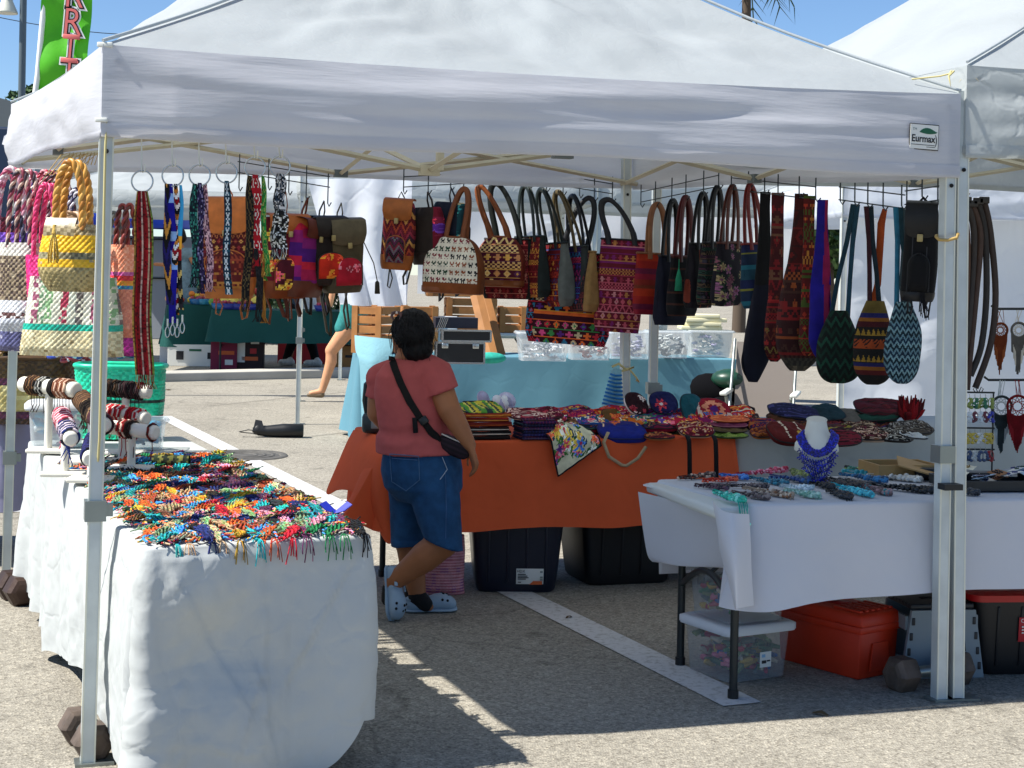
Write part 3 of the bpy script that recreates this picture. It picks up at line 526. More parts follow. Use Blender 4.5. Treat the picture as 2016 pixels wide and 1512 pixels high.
def drape(name,mat,corners,z,bottom,label=None,cat='tablecloth',group=None,flare=.04,fold=.02,rc=.035,seed=1,wr=.006,parent=None,step=.014,rows=26,freq=9,skip=None,bulge=None,tuck=None):
 c=[Vector((q[0],q[1])) for q in corners];n=len(c);pts=[];cen=sum(c,Vector((0,0)))/n
 nrm=[]
 for i in range(n):d=(c[(i+1)%n]-c[i]).normalized();nrm.append(Vector((d.y,-d.x)))
 for i in range(n):
  a,b=nrm[i-1],nrm[i];k=(a+b)/(1+a.dot(b));inn=c[i]-k*rc
  for q in np.linspace(0,1,6):nn=a.lerp(b,q).normalized();pts.append((inn+nn*rc,nn,i,0.0))
  nxt=c[(i+1)%n];k2=(nrm[i]+nrm[(i+1)%n])/(1+nrm[i].dot(nrm[(i+1)%n]));st=inn+nrm[i]*rc;en=nxt-k2*rc+nrm[i]*rc;L=(en-st).length;m_=max(3,int(L/step))
  for q in range(1,m_):pts.append((st.lerp(en,q/m_),nrm[i],i,q/m_))
 N=len(pts);A=[]
 for f in(.0,.35,.7,.9):A.append([(cen.x+(p.x-cen.x)*f,cen.y+(p.y-cen.y)*f,z+.002*nz(p.x*9*f,p.y*9*f,seed)) for p,nn,i,t in pts])
 for q in(0,.35,.7,1):a=q*math.pi/2;A.append([(p.x+nn.x*(.012*math.sin(a)-.012),p.y+nn.y*(.012*math.sin(a)-.012),z-.012*(1-math.cos(a))) for p,nn,i,t in pts])
 s=0;S_=[]
 for k in range(N):S_.append(s);s+=(pts[(k+1)%N][0]-pts[k][0]).length
 for j in range(1,rows+1):
  v=j/rows;row=[]
  for k,(p,nn,i,t) in enumerate(pts):
   zb=bottom(i,t,p);zz=(z-.012)+(zb-(z-.012))*v;q=S_[k];h=z-zz
   f=fold*(math.sin(q*freq+seed)*.5+.5*math.sin(q*freq*2.3+1.7*seed)+.8*nz(q*2.1,seed,0))*min(1,h*2.2)*v**.7
   crn=.03*math.exp(-(min(t,1-t)*7)**2)*v
   f+=flare*v**1.2+crn+wr*(nz(q*6,zz*5,seed)+.7*abs(nz(q*13,zz*11,seed+4))*1.4+.5*nz(q*30,zz*22,seed))*min(1,h*8)
   if bulge:f+=bulge(i,t,v)
   row.append((p.x+nn.x*f,p.y+nn.y*f,zz))
  A.append(row)
 mb=MB();A=np.array(A);A=np.concatenate([A,A[:,:1]],1);mb.grid(A)
 if parent is not None:mb.local(parent);o=mb.build(name,mat,parent)
 else:
  o=mb.build(name,mat);tag(o,label,cat,group)
 return o
def folding_table(label,A,B,depth,z,legs=True,group='folding tables',mat='white_plastic',arch=True,legmat='dark_metal'):
 """A,B front corners; depth runs away from the viewer"""
 a=Vector((A[0],A[1],0));b=Vector((B[0],B[1],0));L=(b-a).length;rz=math.atan2(b.y-a.y,b.x-a.x)
 t=thing('folding_table',label,'table',(a.x,a.y,0),rz,group);mb=MB();mb.rbox((L/2,depth/2,z-.024),(L-.03,depth-.03,.04),.012);top=mb.build('table_top',mat,t)
 mb=MB();mb.box((L/2,depth/2,z-.05),(L-.12,depth-.12,.02));mb.build('rim',mat,top,smooth=False)
 for x in(.14,L-.14):
  for y in(.10,depth-.12):mb=MB();mb.tube([(x,y,.03),(x,y,z-.05)],.016,10);lg=mb.build('leg',legmat,t);mb=MB();mb.tube([(x,y,.002),(x,y,.035)],.021,10);mb.build('foot_cap','black',lg)
  mb=MB();ys=np.linspace(.10,depth-.12,12);mb.tube([(x,y,.33+.10*math.sin(math.pi*(y-.1)/(depth-.22))) for y in ys],.013,8);mb.build('arched_brace',legmat,t)
  s_=1 if x<L/2 else-1
  mb=MB();mb.tube([(x,depth*.45,.43),(x+s_*.30,depth*.45,z-.06)],.010,6);mb.tube([(x,depth*.6,.42),(x+s_*.32,depth*.6,z-.06)],.010,6);mb.build('folding_strut',legmat,t)
 return t
# ================================================================= tables and cloths
E1=Vector((.95,.312)).normalized();E2=Vector((-.312,.95)).normalized()
TZ=.74
lt=[Vector((-1.072,4.705)),Vector((-.42,5.05))];ld=Vector((-1.17,2.757)).normalized()
lq=lambda a,b:lt[0]+(lt[1]-lt[0])*a+ld*b
ft1=thing('folding_table','near bracelet table under the white cloth','table',(lq(0,0).x,lq(0,0).y,0),0,'folding tables');ft2=thing('folding_table','rear bracelet table holding the bracelet stands','table',(lq(0,1.85).x,lq(0,1.85).y,0),0,'folding tables')
for t_,y0,y1 in((ft1,.03,1.82),(ft2,1.86,2.97)):
 o_=Vector((t_.location.x,t_.location.y));q=[lq(.04,y0)-o_,lq(.96,y0)-o_,lq(.96,y1)-o_,lq(.04,y1)-o_]
 mb=MB();mb.prism(q,.035,c=(0,0,TZ-.04));mb.build('table_top','white_plastic',t_,smooth=False)
 for i in range(4):p=q[i].lerp((q[0]+q[2])/2,.15);mb=MB();mb.tube([(p.x,p.y,.002),(p.x,p.y,TZ-.04)],.015,8);mb.build('leg','dark_metal',t_)
def bot1(i,t,p):
 base=.02+.02*nz(p.x*4,p.y*4,2)
 if i==0:return .015+.02*nz(p.x*5,1,2)+.16*max(0,(t-.72)/.28)**2.2
 if i==1:return .05+.03*nz(p.y*4,2)+.125*math.exp(-(t*7)**2)
 if i==3:return .05+.10*math.sin(t*3.1)**2+.03*nz(p.y*6,5)
 return base
def crease(t,v):
 def ln(d,w_=.010,a=.007):return a*math.exp(-(d/w_)**2)-.6*a*math.exp(-((d-w_*1.8)/(w_*1.6))**2)
 k=ln(t-.50-.03*v)*(v<.8)+ln(v-.52-.05*t,.012,.005)*(t<.55)+ln(t-1.0+v*.66,.012,.007)*(.08<v<.6)*(t>.56)+ln(t-.02-v*.6,.012,.006)*(.1<v<.72)*(t<.46)+ln(t-.68+v*.35,.01,.005)*(v>.5)+ln(v-.78-.2*t,.012,.006)*(t<.45)+ln(t-.34-v*.25,.01,.005)*(v>.45)
 return k+.012*abs(nz(t*5,v*4,9))*(t<.62)+.010*abs(nz(t*9+v*5,v*8,4))*(t<.55)
def bl1(i,t,v):
 if i==0:return crease(t,v)+.02*math.sin(v*2.6)*math.exp(-((t-.9)*4)**2)+.045*math.exp(-((t-.22)*6)**2-((v-.2)*5)**2)-.05*math.exp(-((t-.3)*5)**2-((v-.42)*5)**2)+.03*math.exp(-((t-.3)*4)**2-((v-.75)*4)**2)
 return .02*math.sin(v*3)
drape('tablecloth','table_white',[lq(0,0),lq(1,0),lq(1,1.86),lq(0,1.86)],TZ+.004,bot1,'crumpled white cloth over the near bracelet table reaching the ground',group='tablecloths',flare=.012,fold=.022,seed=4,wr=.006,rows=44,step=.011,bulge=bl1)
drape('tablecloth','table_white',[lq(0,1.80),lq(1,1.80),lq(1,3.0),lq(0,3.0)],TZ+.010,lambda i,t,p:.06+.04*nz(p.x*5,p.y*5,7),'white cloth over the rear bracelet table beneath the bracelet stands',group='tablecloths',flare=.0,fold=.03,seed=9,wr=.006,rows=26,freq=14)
OA=Vector((-.57,7.6));OZ=.76
ot=folding_table('folding table carrying the textile pouches under an orange cloth',OA,OA+E1*1.83,.76,OZ-.004)
def botO(i,t,p):
 if i==0:return .335+.012*nz(p.x*3,0)+.02*max(0,.3-t)
 if i==3:return .47-.05*math.sin(t*3.1)+.10*t-.16*math.exp(-((t-1)*4)**2)-.28*math.exp(-((t-.05)*6)**2)
 return .35
drape('tablecloth','table_orange',[OA,OA+E1*1.83,OA+E1*1.83+E2*.76,OA+E2*.76],OZ+.003,botO,'burnt orange cloth hanging over the front of the pouch table',group='tablecloths',flare=.03,fold=.016,seed=12,wr=.004,rows=26,freq=7,bulge=lambda i,t,v:.14*v*math.exp(-((t-.9)*3)**2) if i==3 else 0)
sheet0=[[(696,846,8.32),(725,852,8.02),(762,866,7.66),(790,872,7.56)],[(683,870,8.30),(706,880,7.98),(744,900,7.60),(775,905,7.52)],[(664,914,8.26),(700,935,7.92),(738,960,7.56),(772,960,7.50)],[(643,965,8.24),(690,966,7.9),(745,1010,7.55),(775,1020,7.50)],[(647,974,8.23),(700,962,7.9),(760,1068,7.54),(783,1040,7.50)]]
WA=OA+E1*1.86+E2*.10;WZ=.785
wt=folding_table('folding table behind the necklace table under a grey-white cloth',WA,WA+E1*1.83,.70,WZ-.004)
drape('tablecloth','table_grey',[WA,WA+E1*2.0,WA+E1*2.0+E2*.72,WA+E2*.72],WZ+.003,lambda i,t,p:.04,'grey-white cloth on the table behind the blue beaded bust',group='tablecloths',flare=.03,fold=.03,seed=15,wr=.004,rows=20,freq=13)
RA=Vector((.755,5.862));RD=Vector((.96,.28)).normalized();RN=Vector((-.40,.917)).normalized();RZ=.74
rt=folding_table('white folding table with dark legs carrying the necklaces',RA,RA+RD*2.44,.74,RZ-.004)
def botR(i,t,p):
 if i==0:return .388+.03*t+.004*math.sin(t*22)-.02*math.exp(-(t*9)**2)
 if i==3:return .60 if t>.5 else .5
 return .34
RC=RA+RD*.15
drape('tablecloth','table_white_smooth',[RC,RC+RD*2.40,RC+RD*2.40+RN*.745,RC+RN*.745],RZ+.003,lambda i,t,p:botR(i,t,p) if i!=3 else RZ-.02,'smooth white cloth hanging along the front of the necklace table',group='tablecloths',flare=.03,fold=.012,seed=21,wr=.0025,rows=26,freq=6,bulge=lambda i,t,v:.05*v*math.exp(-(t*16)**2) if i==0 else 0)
def sheet(name,mat,rows,parent=None,label=None,cat=None,group=None,sub=10,th=None):
 """rows: list of rows of points, smoothed by interpolation"""
 a=np.array([[tuple(p) for p in r] for r in rows],float)
 def up(a,n,ax):
  m=a.shape[ax];x=np.linspace(0,m-1,(m-1)*n+1);a=np.moveaxis(a,ax,0);o=[]
  for q in x:
   i=min(m-2,int(q));f=q-i;p0=a[max(0,i-1)];p1=a[i];p2=a[i+1];p3=a[min(m-1,i+2)]
   o.append(.5*(2*p1+(p2-p0)*f+(2*p0-5*p1+4*p2-p3)*f*f+(3*p1-p0-3*p2+p3)*f**3))
  return np.moveaxis(np.array(o),0,ax)
 a=up(up(a,sub,0),sub,1);mb=MB();mb.grid(a)
 if parent is not None:mb.local(parent)
 o=mb.build(name,mat,parent)
 if label:tag(o,label,cat,group)
 return o
cy=5.78
sheet('tablecloth_corner','table_white_smooth',[[P(1402,985,5.86),P(1418,1002,5.80),P(1440,1010,5.74),P(1475,1012,5.78)],[P(1412,1040,5.88),P(1420,1050,5.76),P(1446,1060,5.70),P(1478,1066,5.77)],[P(1418,1090,5.92),P(1430,1105,5.74),P(1450,1120,5.68),P(1480,1125,5.76)],[P(1440,1160,5.84),P(1447,1200,5.74),P(1452,1198,5.68),P(1484,1192,5.76)]],label='pointed corner fold of the white cloth at the left end of the necklace table',cat='tablecloth',group='tablecloths')
sheet('end_cloth','table_white_smooth',[[P(1256,968,6.50),P(1330,985,6.30),P(1420,1000,6.08)],[P(1264,1030,6.52),P(1335,1045,6.34),P(1430,1060,6.10)],[P(1274,1090,6.53),P(1335,1108,6.36),P(1440,1110,6.14)],[P(1284,1106,6.53),P(1338,1112,6.36),P(1448,1120,6.15)]],label='white cloth panel hanging behind the dark legs of the necklace table',cat='tablecloth',group='tablecloths')
sheet('tablecloth_end','table_orange',[[P(*p) for p in r] for r in sheet0],label='orange cloth end flaring out to the left of the pouch table',cat='tablecloth',group='tablecloths')
BA=Vector((P(705,720,14.6).x,14.6));BZ=.80;BB=Vector((P(1452,705,15.2).x,15.2));bd_=(BB-BA).normalized();bp_=Vector((-bd_.y,bd_.x));BL=(BB-BA).length
bt=folding_table('long folding table under a sky blue cloth behind the pouches',BA,BB,.76,BZ-.004)
drape('tablecloth','table_blue',[BA,BB,BB+bp_*.76,BA+bp_*.76],BZ+.003,lambda i,t,p:.05,'long sky blue tablecloth behind the pouch table',group='tablecloths',flare=.06,fold=.03,seed=25,wr=.003,rows=16,step=.04,freq=5)
sheet('towel','table_cyan',[[P(698,660,14.75),P(735,664,14.55),P(775,668,14.5)],[P(700,690,14.6),P(735,700,14.45),P(770,700,14.45)],[P(708,722,14.5),P(728,735,14.42),P(752,742,14.42)],[P(712,850,14.5),P(722,850,14.42),P(735,860,14.42)]],label='pale turquoise towel hanging at the left end of the blue table',cat='towel')
fa=Vector((P(415,640,24.2).x,24.2));fb=Vector((P(735,640,24.4).x,24.4));fd=(fb-fa).normalized();fp=Vector((-fd.y,fd.x));FZ=.93
fs=folding_table('fruit stand table under a dark green cloth',fa,fb,1.2,FZ-.004)
drape('tablecloth','table_green',[fa,fb,fb+fp*1.2,fa+fp*1.2],FZ+.003,lambda i,t,p:.44+.02*nz(p.x*3,0),'dark green cloth on the front of the fruit stand',group='tablecloths',flare=.06,fold=.04,seed=28,rows=12,step=.06,freq=4)
ga=Vector((P(330,600,25.2).x,25.2));gb=Vector((P(480,600,24.9).x,25.5));gd=(gb-ga).normalized();gp=Vector((-gd.y,gd.x))
fs2=folding_table('side fruit table under a dark green cloth left of the fruit stand',ga,gb,1.0,FZ+.03)
drape('tablecloth','table_green',[ga,gb,gb+gp*1.0,ga+gp*1.0],FZ+.04,lambda i,t,p:.30,'dark green cloth on the left side fruit table',group='tablecloths',flare=.06,fold=.05,seed=29,rows=12,step=.06,freq=4)
la=G(-150,860,.74);q0=Vector((P(-260,900,8.35).x,8.35));q1=Vector((P(8,900,8.25).x,8.25))
nlt=folding_table('table under a lilac cloth behind the left tent leg',q0,q1,.76,.735)
drape('tablecloth','table_lilac',[q0,q1,q1+Vector((.1,.76)),q0+Vector((0,.76))],.745,lambda i,t,p:.30,'lilac cloth on the basket table at the far left',group='tablecloths',seed=33,rows=12,step=.04)
# ================================================================= bag builders
def H(*a):
 h=2166136261
 for x in a:h=((h^(int(x)&0xffff))*16777619)&0xffffffff;h^=h>>13
 return h
PAL=[C(x) for x in('#c0243c','#e0a030','#2f6fae','#2f8a5a','#7a2a86','#e36a28','#d8cfa8','#1c2f6a','#d23f86','#3aa0a8')]
def solid(c):c=C(c) if isinstance(c,str) else c;return lambda x,z:c
def huipil(base,pal,seed=1,band=.032,cell=.028):
 base=C(base);pal=[C(p) for p in pal]
 def f(x,z):
  b=math.floor(z/band);h=H(seed,b+500);k=h%6;lz=z/band-b;fx=(x/cell+.5*(b%2))%1;n=int(math.floor(x/cell+.5*(b%2)))
  c1=pal[H(seed,b+77,n if h%3 else 0)%len(pal)];c2=pal[H(seed,b+5,3)%len(pal)]
  if lz<.10:return c2
  if k==0:return c1 if abs(abs(fx-.5)*2-lz)<.22 else base
  if k in(1,2):
   d=abs(fx-.5)+abs(lz-.55)*.8
   return c2 if d<.14 else c1 if d<.36 else base
  if k==3:return c1 if(int(fx*4)+int(lz*4))%2 else base
  if k==4:return c1 if abs(fx-.5)<.18 and abs(lz-.5)<.38 or abs(lz-.5)<.1 and abs(fx-.5)<.4 else base
  return c2 if lz>.72 else base
 return f
def stripes(lst,vert=False):
 tot=sum(q[0] for q in lst);cs=[(q[0],C(q[1])) for q in lst]
 def f(x,z):
  q=((x if vert else z)%tot)
  for w_,c in cs:
   if q<w_:return c
   q-=w_
  return cs[-1][1]
 return f
def flowers(base,pal,leaf,seed=1,r=.03,W=.4,Hh=.5,n=26):
 rr=random.Random(seed);base=C(base);pal=[C(p) for p in pal];leaf=[C(l) for l in leaf]
 cs=[(rr.uniform(-W/2,W/2),rr.uniform(-Hh,.02),rr.uniform(.7,1.25)*r,rr.choice(pal),rr.choice(pal),rr.uniform(0,6),rr.choice((5,6,8))) for _ in range(n)]
 def f(x,z):
  best=None
  for cx,cz,q,c1,c2,ph,m in cs:
   d=math.hypot(x-cx,z-cz)/q
   if d<1.3:
    a=math.atan2(z-cz,x-cx)+ph;e=.72+.28*math.cos(a*m)
    if d<.26:return c2
    if d<e*.62:return c1
    if d<e:return tuple(min(1,k*1.6+.03) for k in c1)
    if d<1.25 and math.sin(a*3+d*4)>.35:best=leaf[int(q*1e5)%len(leaf)]
  return best or base
 return f
def zigz(cols,band=.03,cell=.03,amp=.6,edge='#101010'):
 cs=[C(c) for c in cols];ed=C(edge)
 def f(x,z):
  q=z/band+amp*abs(((x/cell)%1)-.5)*2;b=math.floor(q)
  return cs[b%len(cs)] if q-b>.12 else ed
 return f
def brickw(cols,w_=.010,seed=3,rows=None):
 cs=[C(c) for c in cols]
 n=len(cs)
 def f(x,z):i=math.floor(x/w_)+999;j=math.floor(z/w_)+999;h=H(seed,i,j);return cs[(i+j)%2%n] if h%6 else cs[h//7%n]
 return f
def bands(lst,below):
 """lst of (z from top (negative) down to, pattern)"""
 def f(x,z):
  for zz,p in lst:
   if z>zz:return p(x,z)
  return below(x,z)
 return f
def birds(seed=5):
 w_,dk=C('#d8d2c2'),[C('#1c1f22'),C('#7a2430'),C('#20402c'),C('#8a4a2a')]
 g=["01100010","11100110","01111110","00111100","00100100","01100110"]
 def f(x,z):
  cx,cz=.034,.042;b=math.floor(z/cz);i=math.floor(x/cx);lx=x/cx-i;lz=1-(z/cz-b)
  q=(lz-.18)/.64
  if 0<=q<1 and .08<lx<.92 and g[int(q*6)][int((lx-.08)/.84*8)]=='1':return dk[H(seed,b+50,(i+90)//3)%4]
  return w_
 return f
def loft(W,Hh,D,prof,colf,side=None,sq=4.0,nu=150,nv=88,top=0.0,weave=None,sidefrac=.80,open_top=True,lean=0,seed=1,rough=.004):
 """a bag body from z=top down to top-Hh, prof(v)->(width, depth) factors with v=0 at the top"""
 a=np.linspace(0,2*math.pi,721)[:-1];cx=np.sign(np.cos(a))*np.abs(np.cos(a))**(2/sq);cy=np.sign(np.sin(a))*np.abs(np.sin(a))**(2/sq)
 q=np.stack([cx*W/2,cy*D/2],1);s_=np.concatenate([[0],np.cumsum(np.linalg.norm(np.diff(np.vstack([q,q[:1]]),axis=0),axis=1))]);t=np.linspace(0,s_[-1],nu+1)[:-1]
 ux=np.interp(t,s_[:-1],cx,period=s_[-1]);uy=np.interp(t,s_[:-1],cy,period=s_[-1])
 A=np.zeros((nv+1,nu,3));K=np.zeros((nv,nu,3))
 for j in range(nv+1):
  v=j/nv;pw,pd=prof(v);A[j,:,0]=ux*W/2*pw;A[j,:,1]=uy*D/2*pd;A[j,:,2]=top-Hh*v
  for i in range(nu):
   k=rough*nz(A[j,i,0]*9+seed*3,A[j,i,2]*7,A[j,i,1]*5+seed)*3;A[j,i,1]+=k*(1 if uy[i]>0 else-1)*min(1,v*4);A[j,i,0]+=k*.6
   if weave and j<nv:
    pass
 if weave:
  cu=s_[-1]/weave
  for j in range(nv+1):
   for i in range(nu):
    ph=math.sin(t[i]/weave*math.pi)*math.sin(Hh*j/nv/weave*math.pi);d=.0035*(weave/.012)*(ph if True else 0)
    nn=np.array([ux[i]/W,uy[i]/D]);nn=nn/(np.linalg.norm(nn)+1e-9);A[j,i,0]+=nn[0]*d;A[j,i,1]+=nn[1]*d
 for j in range(nv):
  for i in range(nu):
   x=(A[j,i,0]+A[j,(i+1)%nu,0])/2;z=(A[j,i,2]+A[j+1,i,2])/2-top
   K[j,i]=side(x,z) if side and abs(ux[i])>sidefrac else colf(x if uy[i]<0 else-x,z)
 if lean:A[...,0]+=lean*(A[...,2]-top)
 mb=MB();mb.grid(A[:,::-1],K[:,::-1],close=True);mb.fan(A[-1][::-1],None,K[-1,0])
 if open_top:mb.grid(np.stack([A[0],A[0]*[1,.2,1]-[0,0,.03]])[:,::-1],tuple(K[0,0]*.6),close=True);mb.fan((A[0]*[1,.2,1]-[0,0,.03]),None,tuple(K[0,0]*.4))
 else:mb.fan(A[0],None,K[0,nu*3//4])
 return mb
def arch(mb,x0,y,z0,z1,w_,col,n=24,r=.009,flat=.45,yt=0,kind=0,seg=8,sag=0):
 """handle from (-x0) up to the hook and down to (+x0)"""
 pts=[]
 for k in np.linspace(0,1,n):
  s=math.sin(math.pi*k)**.62;pts.append(((-math.cos(math.pi*k))*x0*(1-.0*s),y*(1-s)+yt*s,z0+(z1-z0)*s))
 mb.tube(pts,r,seg,col,flat=flat,up=(0,1,0));return pts
def braid(mb,pts,r,cols,n=70,seg=7):
 """a twisted two or three strand handle along pts"""
 p=np.array([tuple(q) for q in pts]);x=np.linspace(0,len(p)-1,n);P_=np.stack([np.interp(x,range(len(p)),p[:,k]) for k in range(3)],1)
 L=np.concatenate([[0],np.cumsum(np.linalg.norm(np.diff(P_,axis=0),axis=1))]);t=np.gradient(P_,axis=0);t/=np.linalg.norm(t,axis=1)[:,None]
 u=np.cross(t,[.2,1,.1]);u/=np.linalg.norm(u,axis=1)[:,None];v=np.cross(t,u);m_=len(cols)
 for i,c in enumerate(cols):
  ph=L/(r*3.4)*2*math.pi/2+i*2*math.pi/m_;q=P_+(np.cos(ph)[:,None]*u+np.sin(ph)[:,None]*v)*r*.55;mb.tube(q,r*.62,seg,C(c) if isinstance(c,str) else c)
def hang(px,y0,Y):return P(px,y0,Y)
mm=lambda n,Y:n*Y/F
def tote(label,px,y0,y1,y2,W,D,Y,rz,front,strap,side=None,bulge=.0,handles=2,hx=.24,grp='tote bags on the hook racks',lean=0,mat='cloth',prof=None,r=.0145,trim=None,seed=1,nm='tote_bag',base=None,px2=None,sidefrac=.8):
 h=P(px,y0,Y);t=thing(nm,label,'bag',h,R(rz),grp);t.rotation_euler=(R(seed*37%9-4),R(seed*53%9-4)*.8,R(rz));zt=-mm(y1-y0,Y);Hh=mm(y2-y1,Y);ox=0 if px2 is None else mm(px2-px,Y)
 prof=prof or(lambda v:(.93+.07*v-(.10*max(0,v-.88)/.12),.35+.65*min(1,v*1.6)-.25*max(0,v-.9)/.1))
 body=loft(W,Hh,D,prof,front,side,top=zt,seed=seed,lean=lean,sidefrac=sidefrac);o=body.build('body',mat,t)
 if ox:o.location=(ox*math.cos(-R(rz)),ox*math.sin(-R(rz)),0)
 for s in((-1,1) if handles==2 else(-1,)):
  mb=MB();pts=arch(mb,W*hx,s*D*.22,zt-.03,.006,0,C(strap) if isinstance(strap,str) else strap,r=r,flat=.35,yt=s*.006,sag=0)
  if ox:
   for v in mb.V:k=np.clip((-v[:,2])/(-zt),0,1);v[:,0]+=ox*math.cos(-R(rz))*k;v[:,1]+=ox*math.sin(-R(rz))*k
  mb.build('handle','leather',t)
 mb=MB();k=C(trim or strap);n=44;a=np.arange(n)*2*math.pi/n;w0,d0=prof(0);mb.tube([(np.sign(math.cos(q))*abs(math.cos(q))**.5*W/2*w0,np.sign(math.sin(q))*abs(math.sin(q))**.5*D/2*d0,zt) for q in a],.006,5,k,closed=True);mb.build('top_binding','leather',o)
 if base:
  mb=loft(W*1.012,Hh*base[0],D*1.03,lambda v:(1-.10*max(0,v-.7)/.3,1-.25*max(0,v-.7)/.3),solid(base[1]),top=zt-Hh*(1-base[0])-.004,nv=10,open_top=False);mb.build('leather_base','leather',o)
 return t
def backpack(label,px,y0,y1,y2,W,D,Y,rz,front,leather,flap=None,pocket=None,side=None,grp='backpacks on the hook racks',seed=1,straps=.16,pocketw=.6,flaph=.36,base=.22,mat='cloth',loopc=None,tassel=None,nflap=True):
 h=P(px,y0,Y);t=thing('backpack',label,'backpack',h,R(rz),grp);t.rotation_euler=(R(2),R((px%7)-3),R(rz));zt=-mm(y1-y0,Y);Hh=mm(y2-y1,Y);lc=C(leather)
 def prof(v):
  k=min(1,v/.22);w_=.80+.20*math.sqrt(1-(1-k)**2);b=max(0,(v-.86)/.14);return w_*(1-.12*b*b),(.55+.45*k)*(1-.2*b*b)
 body=loft(W,Hh,D,prof,front,side or front,top=zt,seed=seed,open_top=False,sq=3.4,nu=130,nv=80);o=body.build('body',mat,t)
 mb=loft(W*1.015,Hh*base,D*1.03,lambda v:(1-.12*v**3,1-.2*v**3),solid(leather),top=zt-Hh*(1-base)-.003,nv=12,open_top=False,sq=3.4);mb.build('leather_base','leather',o)
 if nflap:
  nu,nv=30,26;A=np.zeros((nv,nu,3));fw=W*.46
  for j,v in enumerate(np.linspace(0,1,nv)):
   for i,u in enumerate(np.linspace(-1,1,nu)):
    edge=1-.22*max(0,abs(u)-.6)/.4*(v>.6)*(v-.6)/.4*2;a=v*2.2
    if v<.3:y=D*.25-(D*.78)*v/.3;z=zt+.012+.010*math.sin(v/.3*math.pi)
    else:q=(v-.3)/.7;y=-D*.53-.012*math.sin(q*math.pi)-.004;z=zt+.012-Hh*flaph*q*(1-.12*abs(u)**3)
    A[j,i]=(u*fw*(1-.07*max(0,v-.75)/.25*abs(u)**4),y,z)
  mb=MB();fc=flap or leather;mb.grid(A,C(fc));mb.grid(A[::-1]+[0,.004,-.003],C(fc));fo=mb.build('flap','leather',t)
  mb=MB();mb.rbox((0,-D*.53-.02,zt-Hh*flaph*.93),(.022,.012,.03),.003,C('#9a8a5a'));mb.build('clasp','plastic',fo)
 if pocket:
  pw=W*pocketw;ph=Hh*.40;A=np.zeros((18,20,3));K=np.zeros((17,19,3));pf=pocket
  for j,v in enumerate(np.linspace(0,1,18)):
   for i,u in enumerate(np.linspace(-1,1,20)):w_=pw/2*(1 if v>.35 else math.sqrt(max(.02,1-((.35-v)/.35)**2))*.98+.02);e=(1-abs(u)**6)*(1-abs(2*v-1)**6);A[j,i]=(u*w_,-D*.50-.004-.028*e,zt-Hh*.50-ph*v)
  for j in range(17):
   for i in range(19):K[j,i]=pf((A[j,i,0]+A[j,i+1,0])/2,(A[j,i,2]+A[j+1,i,2])/2-zt)
  mb=MB();mb.grid(A,K);po=mb.build('front_pocket',mat,t);mb=MB();rim=[tuple(p) for p in A[:,0][::-1]]+[tuple(p) for p in A[0]]+[tuple(p) for p in A[:,-1]];mb.tube([Vector(p)-Vector((0,.004,0)) for p in rim],.004,5,lc);mb.build('piping','leather',po)
 mb=MB();mb.tube([(-.014,D*.2,zt),(-.016,D*.12,zt*.5),(0,0,.006),(.016,D*.12,zt*.5),(.014,D*.2,zt)],.007,6,C(loopc or leather),flat=.4);mb.build('top_loop','leather',t)
 for s in(-1,1):
  dz=straps*random.uniform(.7,1.2);mb=MB();mb.tube([(s*W*.2,D*.5,zt-.03),(s*W*.30,D*.5+.05,zt-Hh*.45),(s*W*.34,D*.5+.04,zt-Hh*.95),(s*W*.30,D*.35,zt-Hh-dz*.9),(s*W*.22,D*.30,zt-Hh-dz),(s*W*.17,D*.40,zt-Hh-dz*.5),(s*W*.30,D*.45,zt-Hh*.96)],.012,6,C(loopc or leather),flat=.3);mb.build('shoulder_strap','leather',t)
 if tassel:
  mb=MB();x=W*.5;mb.tube([(x,-D*.3,zt-Hh*.3),(x+.05,-D*.4,zt-Hh*.6),(x+.07,-D*.4,zt-Hh*.85)],.003,5,C(tassel));mb.lathe([(.003,0),(.012,-.01),(.015,-.07),(.0,-.07)],(x+.07,-D*.4,zt-Hh*.85),8,C(tassel));mb.build('tassel','knit',t)
 return t
LEA='#8a4a1e';DK='#17161a'
backpack('tan leather flap backpack with maroon brocade body, facing the camera',450,372,395,586,.27,.13,8.15,-4,huipil('#4a1018',['#8a2a30','#a0603a','#6a1a2a','#c09050'],3),'#b0642c','#b8682e',huipil('#5a1a1c',['#b0763a','#8a3a2a'],6,.02,.02),straps=.10,pocketw=.8)
backpack('backpack with a pink and gold flower panel and brown leather base',563,380,428,586,.24,.14,8.25,28,flowers('#6a1626',['#e0466a','#e8a83a','#e86a2a','#d8b050'],['#3a7a2a','#b08a2a'],4,.036,.3,.45,22),'#7a3814','#a85c26',flowers('#4a1020',['#e8b040','#e86a30','#d84a60'],['#c08a30'],8,.03,.3,.45,30),straps=.12,flaph=.22)
backpack('purple and magenta backpack with a dark brown leather flap',606,392,436,584,.24,.15,8.3,62,stripes([(.07,'#4a1470'),(.05,'#7a1a6a'),(.05,'#a01a4a'),(.04,'#c0203a')]),'#5a2410','#5a2412',None,stripes([(.07,'#4a1470'),(.06,'#8a1a6a'),(.05,'#b01a3a')]),straps=.12,flaph=.25)
backpack('black backpack with an orange flower pocket',638,398,432,560,.22,.14,8.35,40,solid('#221c1a'),'#2a211c','#241e1b',flowers('#c02a18',['#f0781e','#f09a28','#d8401e'],['#e8a030'],3,.04,.16,.4,9),straps=.18,pocketw=.75,flaph=.3)
